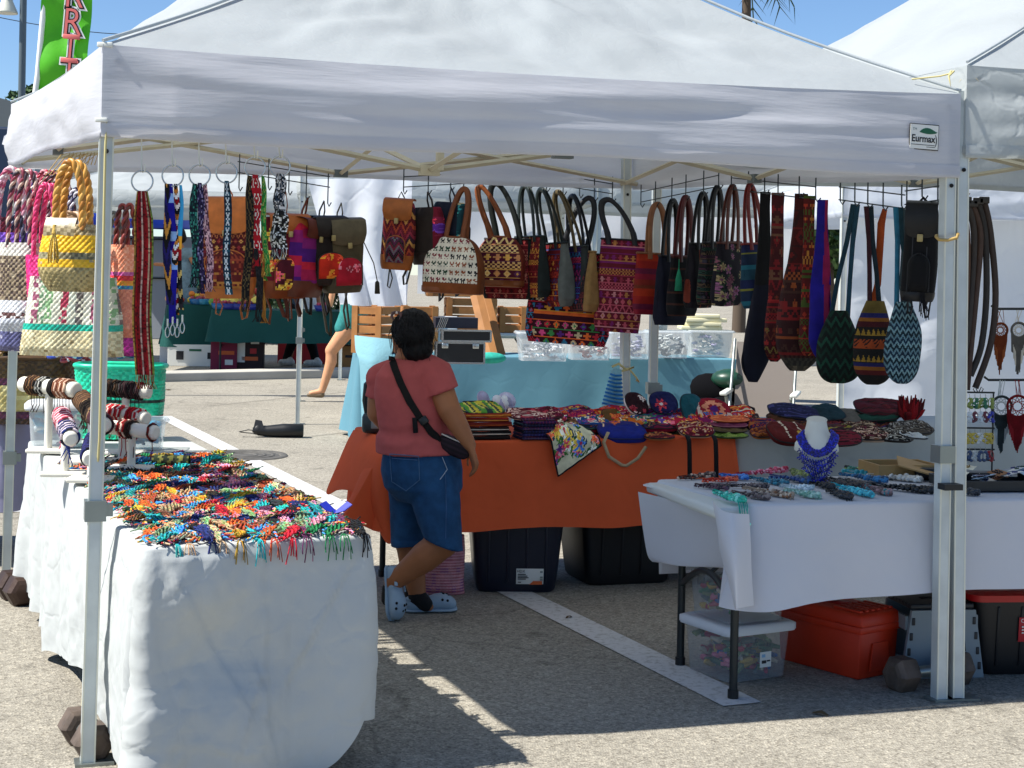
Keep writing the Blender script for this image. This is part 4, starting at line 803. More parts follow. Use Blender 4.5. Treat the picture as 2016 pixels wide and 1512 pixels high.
backpack('olive leather backpack with a red embroidered pocket and a cord tassel',672,402,436,575,.22,.14,8.4,34,solid('#4f4632'),'#4a4230','#5a513c',flowers('#a8182c',['#d85a6a','#c83048','#7a1020'],['#d88a9a'],9,.02,.16,.4,16),straps=.26,pocketw=.72,tassel='#3a3a34')
backpack('tan topped backpack with a maroon arrow weave, hanging left of the totes',790,380,398,530,.175,.10,8.55,-10,zigz(['#6a1a2c','#a0402a','#5a1420','#c08a4a','#3a2030','#8a2a3c'],.024,.05,2.2),'#9a5622','#9c5824',zigz(['#5a2048','#6a6a70','#7a2038','#3a2a30'],.016,.05,2.4),straps=.09,flaph=.30,loopc='#2a2c2c')
backpack('dark brown backpack with a red and purple side panel',842,380,408,520,.19,.12,8.6,-38,solid('#2a2320'),'#2a2320',None,None,flowers('#6a1026',['#d02a4a','#5a2a90','#e05a8a'],['#802040'],5,.03,.2,.4,18),straps=.20,nflap=False)
backpack('navy backpack with a teal embroidered strip',888,372,398,512,.20,.12,8.62,-30,solid('#161c2c'),'#15192a',None,None,flowers('#123a44',['#2a8a90','#3aa8a0','#c8b890'],['#1a5a60'],6,.025,.2,.4,18),straps=.20,nflap=False)
dome=lambda v:(.30+.70*math.sqrt(max(0,1-(1-min(1,v/.62))**2)),.5+.5*min(1,v/.4))
tote('white duffel with rows of woven birds and brown leather trim',914,374,468,578,.33,.16,8.55,-16,bands([(-.245,birds())],solid('#7a4220')),'#6e3a18',solid('#6a3818'),hx=.14,prof=dome,seed=3,nm='duffel_bag',sidefrac=.93,base=(.13,'#7a4220'),px2=902)
tote('burgundy duffel with gold medallions and brown leather base',946,370,465,562,.27,.15,8.75,-8,bands([(-.235,huipil('#4a0f24',['#d0a050','#c88a5a','#e0c080','#5a2a50','#d8b070'],12,.045,.055))],solid('#7a4420')),'#7a4018',solid('#6a2418'),hx=.18,prof=dome,seed=4,nm='duffel_bag',sidefrac=.93,base=(.14,'#7a4420'),px2=990)
tote('shiny dark red tote peeking out below the duffels',976,364,470,588,.30,.10,8.82,-12,huipil('#5a0c16',['#7a1820','#3a0810','#9a3a3a','#a86a5a'],15,.03,.022),'#141a18',solid('#161b1b'),hx=.22,seed=5,px2=1005)
tote('tote with a dark slate leather edge, left of the grey edged totes',1034,368,466,585,.30,.10,8.83,-56,huipil('#6a1018',['#8a2a2a','#4a0c14','#b06a3a','#c8903a'],18),'#1a2523',solid('#1d2626'),seed=6,px2=1042,sidefrac=.86)
tote('red tote with a pale grey leather edge',1066,375,480,604,.32,.115,8.84,-58,huipil('#6a1018',['#b03a2a','#d08a3a','#4a0c14','#2a3a6a'],21),'#16201e',solid('#5c6260'),seed=7,px2=1082,sidefrac=.80)
tote('blue and plum tote with a charcoal leather edge',1098,380,488,612,.32,.11,8.85,-58,huipil('#2a1838',['#1f6a9a','#b02a4a','#3a2a7a','#8a1a5a'],24),'#54482c',solid('#2c3232'),seed=8,px2=1118,sidefrac=.82,trim='#2c3232')
tote('tote with a tan suede leather edge',1127,388,498,614,.32,.10,8.86,-60,huipil('#1a1a20',['#3a2a30','#6a2a30'],27),'#0c1018',solid('#8a6c42'),seed=9,px2=1148,sidefrac=.82,trim='#8a6c42')
tote('big patchwork tote of bright woven motifs, hanging lowest',1160,392,500,680,.47,.12,8.88,-6,huipil('#3a0c1c',['#c02a3c','#2a7aa0','#d89a3a','#5a2a80','#3a8a4a','#d04a80','#c8b890','#e06a30'],33,.048,.05),'#0a0d16',huipil('#3a0c1c',['#c02a3c','#2a7aa0'],33),seed=10,hx=.14,px2=1137,trim='#0c0c14')
tote('crimson tote with pink figure motifs beside the centre tent leg',1196,395,470,652,.26,.10,8.72,-14,huipil('#5a0f22',['#a8485a','#8a2a40','#b87a80','#6a1a5a','#a06a3a'],36,.040,.036),'#0a0d16',seed=11,hx=.28,px2=1232,trim='#0c0c14')
tote('sunset red and orange striped tote with tan handles',1294,404,500,620,.26,.09,8.55,22,stripes([(.02,'#6a2a16'),(.03,'#7a2018'),(.03,'#7a1228'),(.03,'#5a1030'),(.04,'#8a1a14'),(.04,'#9a2a10')]),'#7a4e30',seed=12,hx=.20,trim='#7a4e30',px2=1298)
tote('navy black tote with thick black handles, left of the maroon strap bag',1325,398,505,640,.22,.10,8.4,48,solid('#0b0e20'),'#08090f',seed=13,r=.016)
tote('black tote with a wide maroon strap and a green tassel',1350,392,505,622,.20,.09,8.25,46,stripes([(.05,'#0c0c10'),(.01,'#3a2018')]),'#4a1416',seed=14,r=.018)
mb=MB();p=P(1337,510,8.05);mb.tube([p,p+Vector((0,0,-.06))],.003,5,C('#1f7a5a'));mb.lathe([(.004,0),(.016,-.05),(.02,-.11),(0,-.11)],p+Vector((0,0,-.05)),10,C('#1f7a5a'));tag(mb.build('tassel','knit'),'small green thread tassel hanging in front of the dark totes','tassel')
tote('black handled tote with a red stitched edge, third from the sunset tote',1384,384,480,606,.20,.09,8.1,48,stripes([(.03,'#0a0a0e'),(.008,'#6a2a1c'),(.03,'#141018')],True),'#090a0e',seed=15)
tote('black tote with purple and green flecks',1412,372,478,600,.20,.09,7.95,48,huipil('#0c0c10',['#2a2a38','#3a1a30','#1a3a30','#4a3a2a'],41,.02,.015),'#080910',seed=16)
tote('dark floral tote with a rust brown patterned handle',1442,370,478,602,.20,.09,7.8,48,flowers('#14101a',['#6a3a5a','#7a6a4a','#5a2a3a'],['#2a3a2a'],7,.022,.25,.4,40),'#4a1e14',seed=17)
tote('teal and blue striped tote with a red handle',1477,368,480,606,.20,.09,7.62,46,stripes([(.05,'#143a4a'),(.02,'#1a5a6a'),(.05,'#0f2038'),(.01,'#6a6a2a'),(.04,'#101a40')]),'#6a1c1a',seed=18)
def sling(label,px,y0,ys,y2,w0,w1,Wm,D,Y,rz,fn,strapfn=None,grp='sling bags on the right rack',seed=1,lean=0,mat='cloth'):
 h=P(px,y0,Y);t=thing('sling_bag',label,'bag',h,R(rz),grp);L=mm(y2-y0,Y);vs=(ys-y0)/(y2-y0)
 def prof(v):
  if v<vs:q=v/vs;return(w0+(w1-w0)*q**1.5)/Wm,.12+.2*q
  q=(v-vs)/(1-vs);e=w1/Wm;return(e+(1-e)*math.sin(min(1,q*1.55)*math.pi/2))*(1-.45*max(0,q-.72)/.28*max(0,q-.72)/.28*1.6),(.32+.68*math.sin(min(1,q*1.5)*math.pi/2))*(1-.5*max(0,(q-.75)/.25)**2)
 mb=loft(Wm,L*(1-vs),D,lambda v:prof(vs+(1-vs)*v),fn,top=-L*vs,seed=seed,open_top=False,sq=2.8,nv=40,lean=lean,rough=.006);o=mb.build('pouch',mat,t)
 mb=loft(Wm,L*vs+.01,D,lambda v:prof(vs*v),strapfn or fn,top=.006,seed=seed,open_top=False,sq=2.8,nv=40,nu=40);mb.build('strap',mat,t);return t
sling('black cloth sling bag with a navy pouch hanging low',1507,380,560,752,.05,.09,.12,.09,7.5,14,solid('#0a0c1c'),solid('#07070a'),lean=.10)
sling('dark red patterned sling bag with a narrow strap',1532,382,580,712,.06,.075,.10,.07,7.38,10,huipil('#3a0c10',['#7a1418','#5a2a1a','#6a5a2a','#8a2020'],52,.03,.03),huipil('#3a0c10',['#6a1418','#4a1a14','#5a3a2a'],53,.05,.05))
sling('wide rust and grey sling bag with a rounded plaid bottom',1578,384,520,730,.06,.12,.20,.13,7.15,12,bands([(-.42,huipil('#2a0c0c',['#6a1414','#3a2018','#7a3a18'],55,.04,.04))],huipil('#3a352c',['#5a5040','#2a2620','#4a4438'],57,.03,.05)),huipil('#3a0808',['#5a1010','#2a0c0c'],56,.08,.08))
sling('sling of red patterned cloth with green edge, close beside the rust bag',1594,388,600,700,.05,.06,.07,.05,7.05,5,huipil('#4a1010',['#8a2a1a','#3a4a1a','#a06a2a'],58,.03,.03))
sling('royal blue and magenta cloth sling without pattern',1620,396,560,704,.045,.095,.10,.06,6.98,0,lambda x,z:C('#7a1040') if x>.012 else C('#160d70'))
def mochila(label,px,y0,ps,y1,y2,cx,Wm,Y,fn,strapc,grp='knitted shoulder bags',seed=1,px_r=None):
 h=P(px,y0,Y);t=thing('knitted_bag',label,'bag',h,0,grp);zt=-mm(y1-y0,Y);Hh=mm(y2-y1,Y);ox=mm(cx-px,Y)
 def prof(v):q=.42+.58*math.sin(min(1,v*1.7)*math.pi/2);b=max(0,(v-.7)/.3);e=q*math.sqrt(max(.03,1-.92*b**2.2));return e,e
 mb=loft(Wm,Hh,Wm*.7,prof,fn,top=zt,seed=seed,open_top=True,sq=2.2,nu=130,nv=90,rough=.005)
 for v in mb.V:v[:,0]+=ox
 mb.build('pouch','knit',t)
 for s,c in zip((-1,1),strapc):
  mb=MB();x=ox+s*Wm*(.19 if px_r is None else px_r);mb.tube([(x,0,zt-.03),(x*.72,0,zt*.7),(x*.35,0,zt*.35),(s*.008,0,.004)],[.012,.011,.012,.014],6,C(c),flat=.35,up=(0,1,0));mb.build('strap','knit',t)
 return t
mochila('round green and black knitted bag, left of the striped knit bag',1684,404,0,612,755,1657,.19,6.9,zigz(['#0b2a1e','#0a120f','#123a2a','#0a120f'],.022,.04,1.6,'#07100c'),('#14303c','#1a3a4a'))
def kfn(x,z):
 q=-z
 if q<.05:return C('#5a4a1e')
 if q<.07:return C('#1c1c50')
 if q<.085:return C('#7a4a18')
 if q<.11:return C('#3a0e12')
 if .115<q<.145:return C('#8a6a24') if abs(((x/.02)%1)-.5)*2*.03<q-.115 else C('#161412')
 if .16<q<.20:return C('#8a3a16') if int((x*1.0+q)/.008)%2==0 or abs(((x/.04)%1)-.5)*.08<q-.16 else C('#161412')
 if .225<q<.255:return C('#8a6a24') if abs(((x/.02)%1)-.5)*2*.03<q-.225 else C('#161412')
 if .26<q<.275:return C('#1c1c4a')
 if .275<q<.29:return C('#7a4a18')
 if .29<q<.31:return C('#4a1414')
 return C('#161412')
mochila('knitted bag with yellow zigzag and orange stripes',1710,408,0,592,757,1726,.17,6.72,kfn,('#32161e','#14222a'),seed=2,px_r=.12)
mochila('blue and white zigzag knitted bag beside the black backpack',1768,410,0,594,755,1783,.15,6.5,zigz(['#6a8a90','#14283a','#5a7a84','#12242c'],.014,.022,1.5,'#0f1c26'),('#2a6a86','#1c3a44'),seed=3)
mb=MB();h=P(1742,412,6.75);mb.tube([h,P(1735,440,6.74),P(1728,560,6.8),P(1708,630,6.85)],[.012,.018,.016,.012],6,C('#8a3a14'),flat=.3,up=(0,1,0));tag(mb.build('scarf','knit'),'rust orange woven sash hanging behind the striped knit bag','scarf')
mb=MB();h=P(1781,412,6.5);mb.tube([h,P(1782,470,6.5),P(1776,560,6.5),P(1783,605,6.5)],[.012,.014,.014,.02],6,C('#38464a'),flat=.3,up=(0,1,0));tag(mb.build('scarf','knit'),'grey woven sash above the blue zigzag bag','scarf')
backpack('black cloth backpack with fringe hanging at the front right tent leg',1818,392,406,592,.135,.11,6.35,-18,stripes([(.03,'#0a0a0c'),(.002,'#3a3a3e'),(.025,'#0b0b0e')],True),'#0b0b0e','#0d0d10',solid('#0a0a0c'),straps=.06,base=.1,tassel='#1a1a1c')
mb=MB()
for k in range(16):x=1818+random.uniform(-10,10);mb.tube([P(1816+random.uniform(-5,5),575,6.3),P(x,610,6.3),P(x+random.uniform(-4,4),618+random.uniform(-12,14),6.3)],.0016,4,C('#16161a'))
tag(mb.build('fringe','knit'),'black thread fringe below the black cloth backpack','fringe')
bel=[(1890,402,765,'#4a2e1e',0),(1903,398,700,'#2a2320',3),(1915,405,768,'#3a261c',6),(1926,400,740,'#1f1a18',-4),(1938,398,764,'#2c1e18',-10)]
names=['brown leather belt hanging closest to the tent leg','short dark leather belt, second from the tent leg','long brown leather belt in the middle of the belts','black leather belt, second from the outermost','outermost curved black leather belt against the white wall']
for k,(px,ya,yb,c,bow) in enumerate(bel):
 t=thing('leather_belt',names[k],'belt',P(px,ya,7.0),0,'belts hanging in the right tent');pts=[P(px,ya,7.0),P(px+14+bow*.2,ya+60,7.0),P(px+12-bow,ya+180,7.0),P(px+2-bow,ya+280,7.0),P(px-14+bow*.4,yb,7.0)]
 q=[Vector(p) for p in pts];sm=[]
 for i in range(len(q)-1):
  for f in np.linspace(0,1,6)[:-1 if i<len(q)-2 else None]:p0,p1,p2,p3=q[max(0,i-1)],q[i],q[i+1],q[min(len(q)-1,i+2)];sm.append(.5*(2*p1+(p2-p0)*f+(2*p0-5*p1+4*p2-p3)*f*f+(3*p1-p0-3*p2+p3)*f**3))
 mb=MB();mb.tube(sm,.016,6,C(c),flat=.25,up=(.3,1,0));mb.local(t);mb.build('strap','leather',t);mb=MB();mb.rbox(P(px,ya-4,6.99),(.045,.012,.03),.004,C('#1a1614'));mb.local(t);mb.build('buckle','plastic',t)
mb=MB()
for k in range(26):a=random.uniform(0,6.28);mb.tube([P(1886,400,7.0),P(1886+14*math.cos(a),396+10*math.sin(a),7.0),P(1888+26*math.cos(a)*random.uniform(.5,1),392+24*math.sin(a),7.0+random.uniform(-.05,.05))],.002,4,C(random.choice(['#3a3a28','#4a2a20','#22221e'])))
tag(mb.build('feather_bunch','knit'),'dark frayed bunch of cord ends above the leather belts','ornament')
def rack(label,pts,hooks,Y0,Y1,dz=.055,group='wire hook racks'):
 a=P(*pts[0],Y0);b=P(*pts[1],Y1);t=thing('hook_rack',label,'rack',a,0,group)
 for k in(0,dz):mb=MB();mb.tube([a-Vector((0,0,k)),b-Vector((0,0,k))],.0028,6);mb.local(t);mb.build('rail','wire',t)
 for(f,y) in hooks:
  p=a.lerp(b,f);Yh=p.y;px=CX+F*p.x/p.y;q=p.copy();q.z=CH-(y-CY-(px-CX)*math.sin(TH))/F*Yh
  mb=MB();mb.tube([p+Vector((0,0,.04)),p,Vector((q.x,q.y-.004,q.z+.01)),Vector((q.x+.008,q.y-.012,q.z-.006)),Vector((q.x+.02,q.y-.016,q.z+.014))],.0032,6);mb.local(t);mb.build('hook','wire',t)
 return t
rack('wire hook rack holding the tan and floral backpacks',((468,318),(650,348)),[(.02,374),(.33,372),(.55,382),(.74,392),(.98,404)],8.15,8.4)
rack('wire hook rack holding the small backpacks and bird duffel',((795,348),(978,338)),[(0,380),(.26,380),(.5,374),(.64,374),(.82,370),(1,364)],8.55,8.8)
rack('tilted wire hook rack holding the grey edged totes',((1044,336),(1206,362)),[(0,368),(.2,375),(.4,382),(.6,388),(.78,394),(1,396)],8.83,8.9)
rack('wire hook rack just right of the centre tent leg',((1262,378),(1415,345)),[(0,406),(.2,404),(.42,398),(.6,392),(.82,384),(1,370)],8.7,7.95)
rack('wire hook rack holding the dark sling bags',((1440,350),(1606,368)),[(0,370),(.22,370),(.42,380),(.58,384),(.82,386),(1,396)],7.8,7.0)
rack('wire hook rack holding the knitted bags',((1652,368),(1782,384)),[(.02,400),(.25,404),(.45,408),(.68,412),(.95,410)],6.9,6.5)
rack('short wire rack above the black cloth backpack',((1782,376),(1850,366)),[(.05,412),(.5,392),(.95,400)],6.5,6.25)
def market(label,cx,y0,y1,y2,wt,wb,Y,fn,hcols,rz=0,D=.14,seed=1,weave=.011,hr=.010,grp='woven plastic market bags',hspan=.26,hy=None,duff=False):
 p=P(cx,y2,Y);t=thing('market_bag',label,'bag',p,R(rz),grp);Hh=mm(y2-y1,Y);W=mm(max(wt,wb),Y);k0,k1=wt/max(wt,wb),wb/max(wt,wb)
 prof=(lambda v:(k0+(k1-k0)*v,.55+.45*v-.25*max(0,v-.9)/.1)) if not duff else(lambda v:((k0+(k1-k0)*math.sin(min(1,v*1.5)*1.57))*(1-.35*max(0,(v-.6)/.4)**2),.55+.45*math.sin(min(1,v*1.4)*1.57)-.3*max(0,(v-.7)/.3)))
 mb=loft(W,Hh,D,prof,fn,top=Hh,seed=seed,weave=weave,nu=int(2*(W+D)/weave*2.2),nv=int(Hh/weave*2.4),sq=3.2,rough=.004);mb.build('body','weave',t)
 zt=mm(y2-(hy or y0),Y)
 for s in(-1,1):
  mb=MB();pts=[(-math.cos(math.pi*k)*W*k0*hspan,s*D*.22,Hh-.02+(zt-Hh+.02)*math.sin(math.pi*k)**.7) for k in np.linspace(0,1,20)];braid(mb,pts,hr,hcols);mb.build('handle','weave',t)
 return t
market('dark red woven bag, farthest left behind the purple bag',10,345,428,560,80,90,6.9,brickw(['#5a0c1c','#6a1020','#4a0a18'],.02),('#c8c0c0','#8a2a4a'),10,seed=1)
market('lavender purple woven bag at the left edge',18,332,458,612,105,90,6.5,brickw(['#7a4ac0','#9a6ad8','#6a3ab0','#8a5ad0'],.011),('#d8a0b0','#b04a68','#e0d0d0'),8,seed=2)
market('grey-brown woven bag with white bands beside the hot pink bag',42,336,478,652,92,86,6.2,bands([(-.05,brickw(['#d8d4c8','#c0bab0'],.011)),(-.22,brickw(['#8a7a60','#4a3a30','#a89a80','#6a5a48'],.011)),(-.27,brickw(['#d8d8d8','#c0c4c8'],.011)),(-.29,brickw(['#5a3a34','#d8d4d0'],.02))],brickw(['#c8ccd0','#a8acb4'],.011)),('#3a2a34','#8a3a4a','#c8b0a0'),-14,seed=3)
market('hot pink woven bag with a pink rope handle',92,364,502,610,86,62,6.15,brickw(['#d82a78','#b81a60','#e84a90'],.010),('#d8306a','#e85a88','#c02a60'),-10,seed=4)
market('large cream woven bag with green, red and grey stripes',142,420,545,700,168,206,5.85,bands([(-.17,lambda x,z:C(['#7aa070','#d8dcc8','#a03048','#c8d0c0','#6a6460','#d0d0c4','#8a4a60','#6a8a68'][int((x+.3)/.028)%8]) if H(3,int(x/.011)+99,int(z/.011)+99)%3 else C('#c8c8b4')),(-.195,brickw(['#0f9a80','#1aa890','#0a8a70'],.011))],brickw(['#d8d0a8','#b8ac84','#8a7a54','#c8bc94'],.012)),('#8a6a4a','#c0a080'),-6,seed=5,D=.17)
market('yellow and straw woven handbag with a tassel and rope handles',140,320,442,574,104,126,5.55,bands([(-.035,brickw(['#9a8a64','#b8a884','#7a6a48'],.010)),(-.10,brickw(['#d8a810','#e8bc28','#c89408'],.010)),(-.12,brickw(['#8a8464','#6a6448'],.010)),(-.15,brickw(['#d8a810','#e0b420','#a89870'],.010))],brickw(['#8a7c50','#a89868','#6a5c38'],.010)),('#c08a3a','#a8702a','#d0a050'),-8,seed=6,duff=True,hr=.0125,hspan=.27)
p=P(108,455,5.45);t=thing('tassel','straw coloured tassel on the yellow woven handbag','tassel',p);mb=MB();mb.tube([(0,0,.02),(0,-.01,-.01)],.008,8,C('#b89a50'));
for k in range(26):a=k*.7;mb.tube([(0,-.01,0),(.010*math.cos(a),-.012,-.03),(.018*math.cos(a),-.012+.01*math.sin(a),-.095+.015*math.sin(k*3))],.0022,4,C(['#c8a850','#e0c070','#a88838'][k%3]))
mb.build('threads','knit',t)
mb=MB();A=np.array([[(x,-.095-.02*math.sin(v*2),.245-.05*v-.012*abs(x)*10*v) for x in np.linspace(-.055,.055,10)] for v in np.linspace(-.6,1,8)]);mb.grid(A[2:],np.array([[C(['#9a8a64','#b8a884','#7a6a48'][(i+j)%3]) for i in range(9)] for j in range(5)]));o=mb.build('flap','weave',None,loc=P(140,574,5.55));o.rotation_euler=(0,0,R(-8));tag(o,'folded straw flap closing the yellow woven handbag','bag flap')
market('coral woven bag with a rainbow stripe right of the front tent leg',243,405,482,664,46,74,5.95,bands([(-.10,brickw(['#e08a68','#f0a888','#d87858'],.010)),(-.115,brickw(['#c860a0','#b04a90'],.01)),(-.135,brickw(['#c02030','#e03a3a'],.01)),(-.15,brickw(['#e0882a','#d8a030'],.01)),(-.165,brickw(['#3a90a0','#2a6ab0'],.01))],brickw(['#d88a70','#c87860','#e09a80'],.012)),('#5a2a24','#8a3a34'),35,seed=7,D=.16)
market('grey and white dotted woven bag behind the front tent leg',222,420,482,650,44,50,6.05,brickw(['#6a7060','#d0d4c4','#50584c','#6a7060'],.012),('#6a6a60','#b0b0a0'),10,seed=8)
market('blue-grey woven bag bottom showing under the white banded bag',34,420,590,690,70,60,6.5,brickw(['#4a4a70','#5a5a80','#3a3a5a','#a0a0b0'],.012),('#2a2a40','#6a6a80'),-6,seed=9)
market('magenta and purple woven bag low behind the coral bag',240,560,640,700,56,50,6.35,brickw(['#8a1a6a','#b02a8a','#5a1458'],.012),('#5a2a24','#7a2a2a'),10,seed=10)
hand=[(70,340,30,250,('#d0a8b0','#a04860'),6.9),(88,336,34,240,('#b83048','#d89aa0','#7a1a30'),6.7),(104,338,36,236,('#3a2430','#8a3a44'),6.55),(76,352,30,220,('#d8d0c0','#2a3a7a'),6.8),(118,350,30,220,('#3a1a24','#6a2a38','#c8b0b0'),6.45),(150,372,26,180,('#2a2a50','#d8d8e0'),6.3),(58,360,22,200,('#a82a38','#d8b0a0'),7.0),(96,346,26,210,('#6a7a5a','#c8b8a0'),6.6)]
for k,(x,y,w_,L,cs,Y) in enumerate(hand):
 t=thing('bag_handle_loop',['pale pink rope handle loop, outermost of the bunch at left','red and pink twisted handle loop near the tent leg top','dark plaid twisted handle loop in the middle of the bunch','blue and cream twisted handle loop at left','maroon twisted handle loop at the right of the bunch','navy and white twisted handle loop behind the pink handle','coral red handle loop at the far left of the bunch','sage and beige handle loop in the bunch'][k],'bag handle',P(x,y,Y),0,'rope handles of the market bags')
 for s in(0,1):mb=MB();pts=[P(x+s*7-math.cos(math.pi*q)*w_,y+s*5+L*(1-math.sin(math.pi*q)**.8),Y-.04*s) for q in np.linspace(0,1,18)];braid(mb,pts,.0078,cs,110);mb.local(t);mb.build('rope','weave',t)
mb=MB()
for k in range(9):x=120+k*7;mb.tube([P(x-30,345,6.0),P(x,305+k%3*5,6.0),P(x+18,300,6.0),P(x+10,325,6.0)],.0018,4)
tag(mb.build('wire_hangers','rope_tan'),'tangle of thin wire hangers above the yellow handbag','hangers')
def ring_strap(label,px,yr,Y,ribbons,cat='strap',fringe=None):
 """ribbons: (dx0, w, y0, y1, dx1, pattern, thickness)"""
 c=P(px,yr,Y);t=thing('ring_strap',label,cat,c,0,'straps hanging on metal rings');r=.034
 mb=MB();mb.tube([(r*math.cos(a),0,r*math.sin(a)) for a in np.linspace(0,2*math.pi,33)[:-1]],.0027,6,closed=True);mb.build('ring','chrome',t)
 for(d0,w_,ya,yb,d1,fn,th) in ribbons:
  a=P(px+d0,ya,Y);b=P(px+d1,yb,Y);L=(a-b).length;nv=max(30,int(L/.006));nu=13;A=np.zeros((nv,nu,3));K=np.zeros((nv-1,nu-1,3));W=mm(w_,Y);top=a-c;d=b-a
  for j,v in enumerate(np.linspace(0,1,nv)):
   for i,u in enumerate(np.linspace(-.5,.5,nu)):
    k=min(1,.55+v*3);A[j,i]=(top.x+d.x*v+u*W*k+.004*math.sin(v*7+d0),-th*(1-4*u*u)-.004*math.sin(v*11+d0*.3)+d0*.0006,top.z+d.z*v)
  for j in range(nv-1):
   for i in range(nu-1):K[j,i]=fn((i/(nu-2)-.5)*W,-L*j/nv)
  mb=MB();mb.grid(A,K);mb.grid(A[:,::-1]+[0,.003,0],K[:,::-1]);mb.build('ribbon','knit',t)
  if fringe:
   mb=MB()
   for q in range(fringe[1]):u=random.uniform(-.5,.5);x0=A[-1,6]+[u*W,0,0];mb.tube([x0,x0+[random.uniform(-.004,.004),0,-fringe[0]*.5],x0+[random.uniform(-.012,.012),0,-fringe[0]]],.0012,4,K[-1,q%(nu-1)])
   mb.build('fringe','knit',t)
 return t
def s_(cols,w_=.006):
 cs=[C(c) for c in cols];n=len(cs)
 def f(x,z):i=min(n-1,max(0,int((x/mm(38,5.1)+.5)*n)));k=H(7,int(-z/w_)+9,i)%5;c=cs[i];return tuple(q*(.45 if k==0 else 1.25 if k==1 else 1) for q in c)
 return f
ring_strap('long red beaded strap with gold edges on the first ring',280,357,5.12,[(0,38,376,738,3,s_(['#a8843a','#5a2a14','#8a0c14','#6a0a10','#7a0c12','#b8988a','#6a0a10','#7a0c12','#8a1018','#a88a70','#6a0a0e','#6a7a34']),.006)],fringe=(.045,30))
ring_strap('royal blue and white lanyards with swivel clips on the second ring',340,346,5.16,[(-12,15,362,600,-6,zigz(['#101010','#c88a3a','#14104a','#201a60'],.04,.03,1.5),.003),(-2,14,362,636,2,lambda x,z:C('#16128a') if H(3,int(z/.03)+99)%5 else C('#8ab0e0'),.003),(6,12,362,620,5,zigz(['#101010','#e0d8d0','#8a1420','#e0e0e0','#c87a2a'],.016,.03,1.2),.003),(13,9,364,610,14,bands([(-.16,solid('#3aa0d0')),(-.2,solid('#e0a030')),(-.24,solid('#a01a1a'))],zigz(['#101010','#d0b060','#2a2a30'],.02,.02,1)),.003)])
for k,(x,y) in enumerate(((330,640),(340,636),(349,640),(359,632))):
 t=thing('swivel_clip',['first','second','third','fourth'][k]+' metal swivel clip from the left on the blue lanyards','clip',P(x,y,5.14),0,'clips on the lanyards');mb=MB();mb.tube([(0,0,.02),(0,0,-.004)],.0035,6);mb.tube([(.007*math.cos(a),0,-.022+.017*math.sin(a)) for a in np.linspace(0,6.28,17)[:-1]],.002,5,closed=True);mb.build('hook','chrome',t)
tl=lambda cols:(lambda x,z:C(cols[H(11,int(z/.005)+999,int((x+1)/.0035))%len(cols)]))
ring_strap('green, violet and pink crocheted straps on the third ring',393,345,5.2,[(-10,16,362,548,-8,tl(['#0f2a28','#1a4a44','#101420','#0f1c2a','#3a8a78']),.006),(0,14,360,560,4,tl(['#1a1430','#2a2048','#3a3058','#14101c','#8a80a0']),.006),(9,13,362,556,20,tl(['#5a3a48','#a87a84','#c898a0','#d8b0b0','#4a2a3a']),.005)],fringe=(.03,16))
ring_strap('narrow teal and white chain stitch strap on the fourth ring',446,340,5.24,[(0,15,356,580,3,lambda x,z:C('#c8d0d0') if abs(math.hypot(x,((z/.016)%1-.5)*.016)-.005)<.0016 else C(['#123040','#1a4a5a','#101c2a'][H(4,int(z/.006)+99)%3]),.005)])
ring_strap('red strap with a diamond motif and green edge on the fifth ring',502,330,5.28,[(-8,16,346,590,-16,tl(['#141210','#2a2018','#5a4a2a','#0f0f10']),.004),(0,19,344,500,4,lambda x,z:C('#d8d0c0') if(abs(x)+abs(((z/.05)%1)-.5)*.02)%.010<.003 and abs(((z/.05)%1)-.5)<.35 else C('#a01420'),.004),(13,10,346,520,22,tl(['#1a6a2a','#2a8a3a','#8a9a4a']),.004),(4,13,490,610,10,tl(['#141414','#2a2624','#1c1a1a']),.004),(14,6,510,612,16,tl(['#8a5a1e','#a8702a']),.004)],fringe=(.04,14))
ring_strap('black and white bead cords on the sixth ring',551,328,5.33,[(0,22,342,420,0,tl(['#141418','#d0d0d0','#2a3a4a','#101010','#8a8a8a']),.010),(0,32,415,490,-2,tl(['#141418','#e0e0dc','#1c1c1c','#101010','#b0b0a8','#3a3a2a']),.012)],fringe=(.035,34))
hk=['first','second','third','fourth','fifth','sixth']
for k,(px,yr,Y) in enumerate(((280,357,5.12),(340,346,5.16),(393,345,5.2),(446,340,5.24),(502,330,5.28),(551,328,5.33))):
 a=P(px,yr,Y)+Vector((0,0,.034));t=thing('plastic_hook',f'white plastic hook holding the {hk[k]} ring from the left','hook',a,0,'plastic hooks on the front beam');mb=MB();top=.115-k*.006
 mb.tube([(-.008,.01,top),(-.004,.005,.02),(0,0,-.004),(.008,-.004,-.002),(.009,-.006,.022)],.0055,6,flat=.45);mb.build('hook','white_plastic',t)
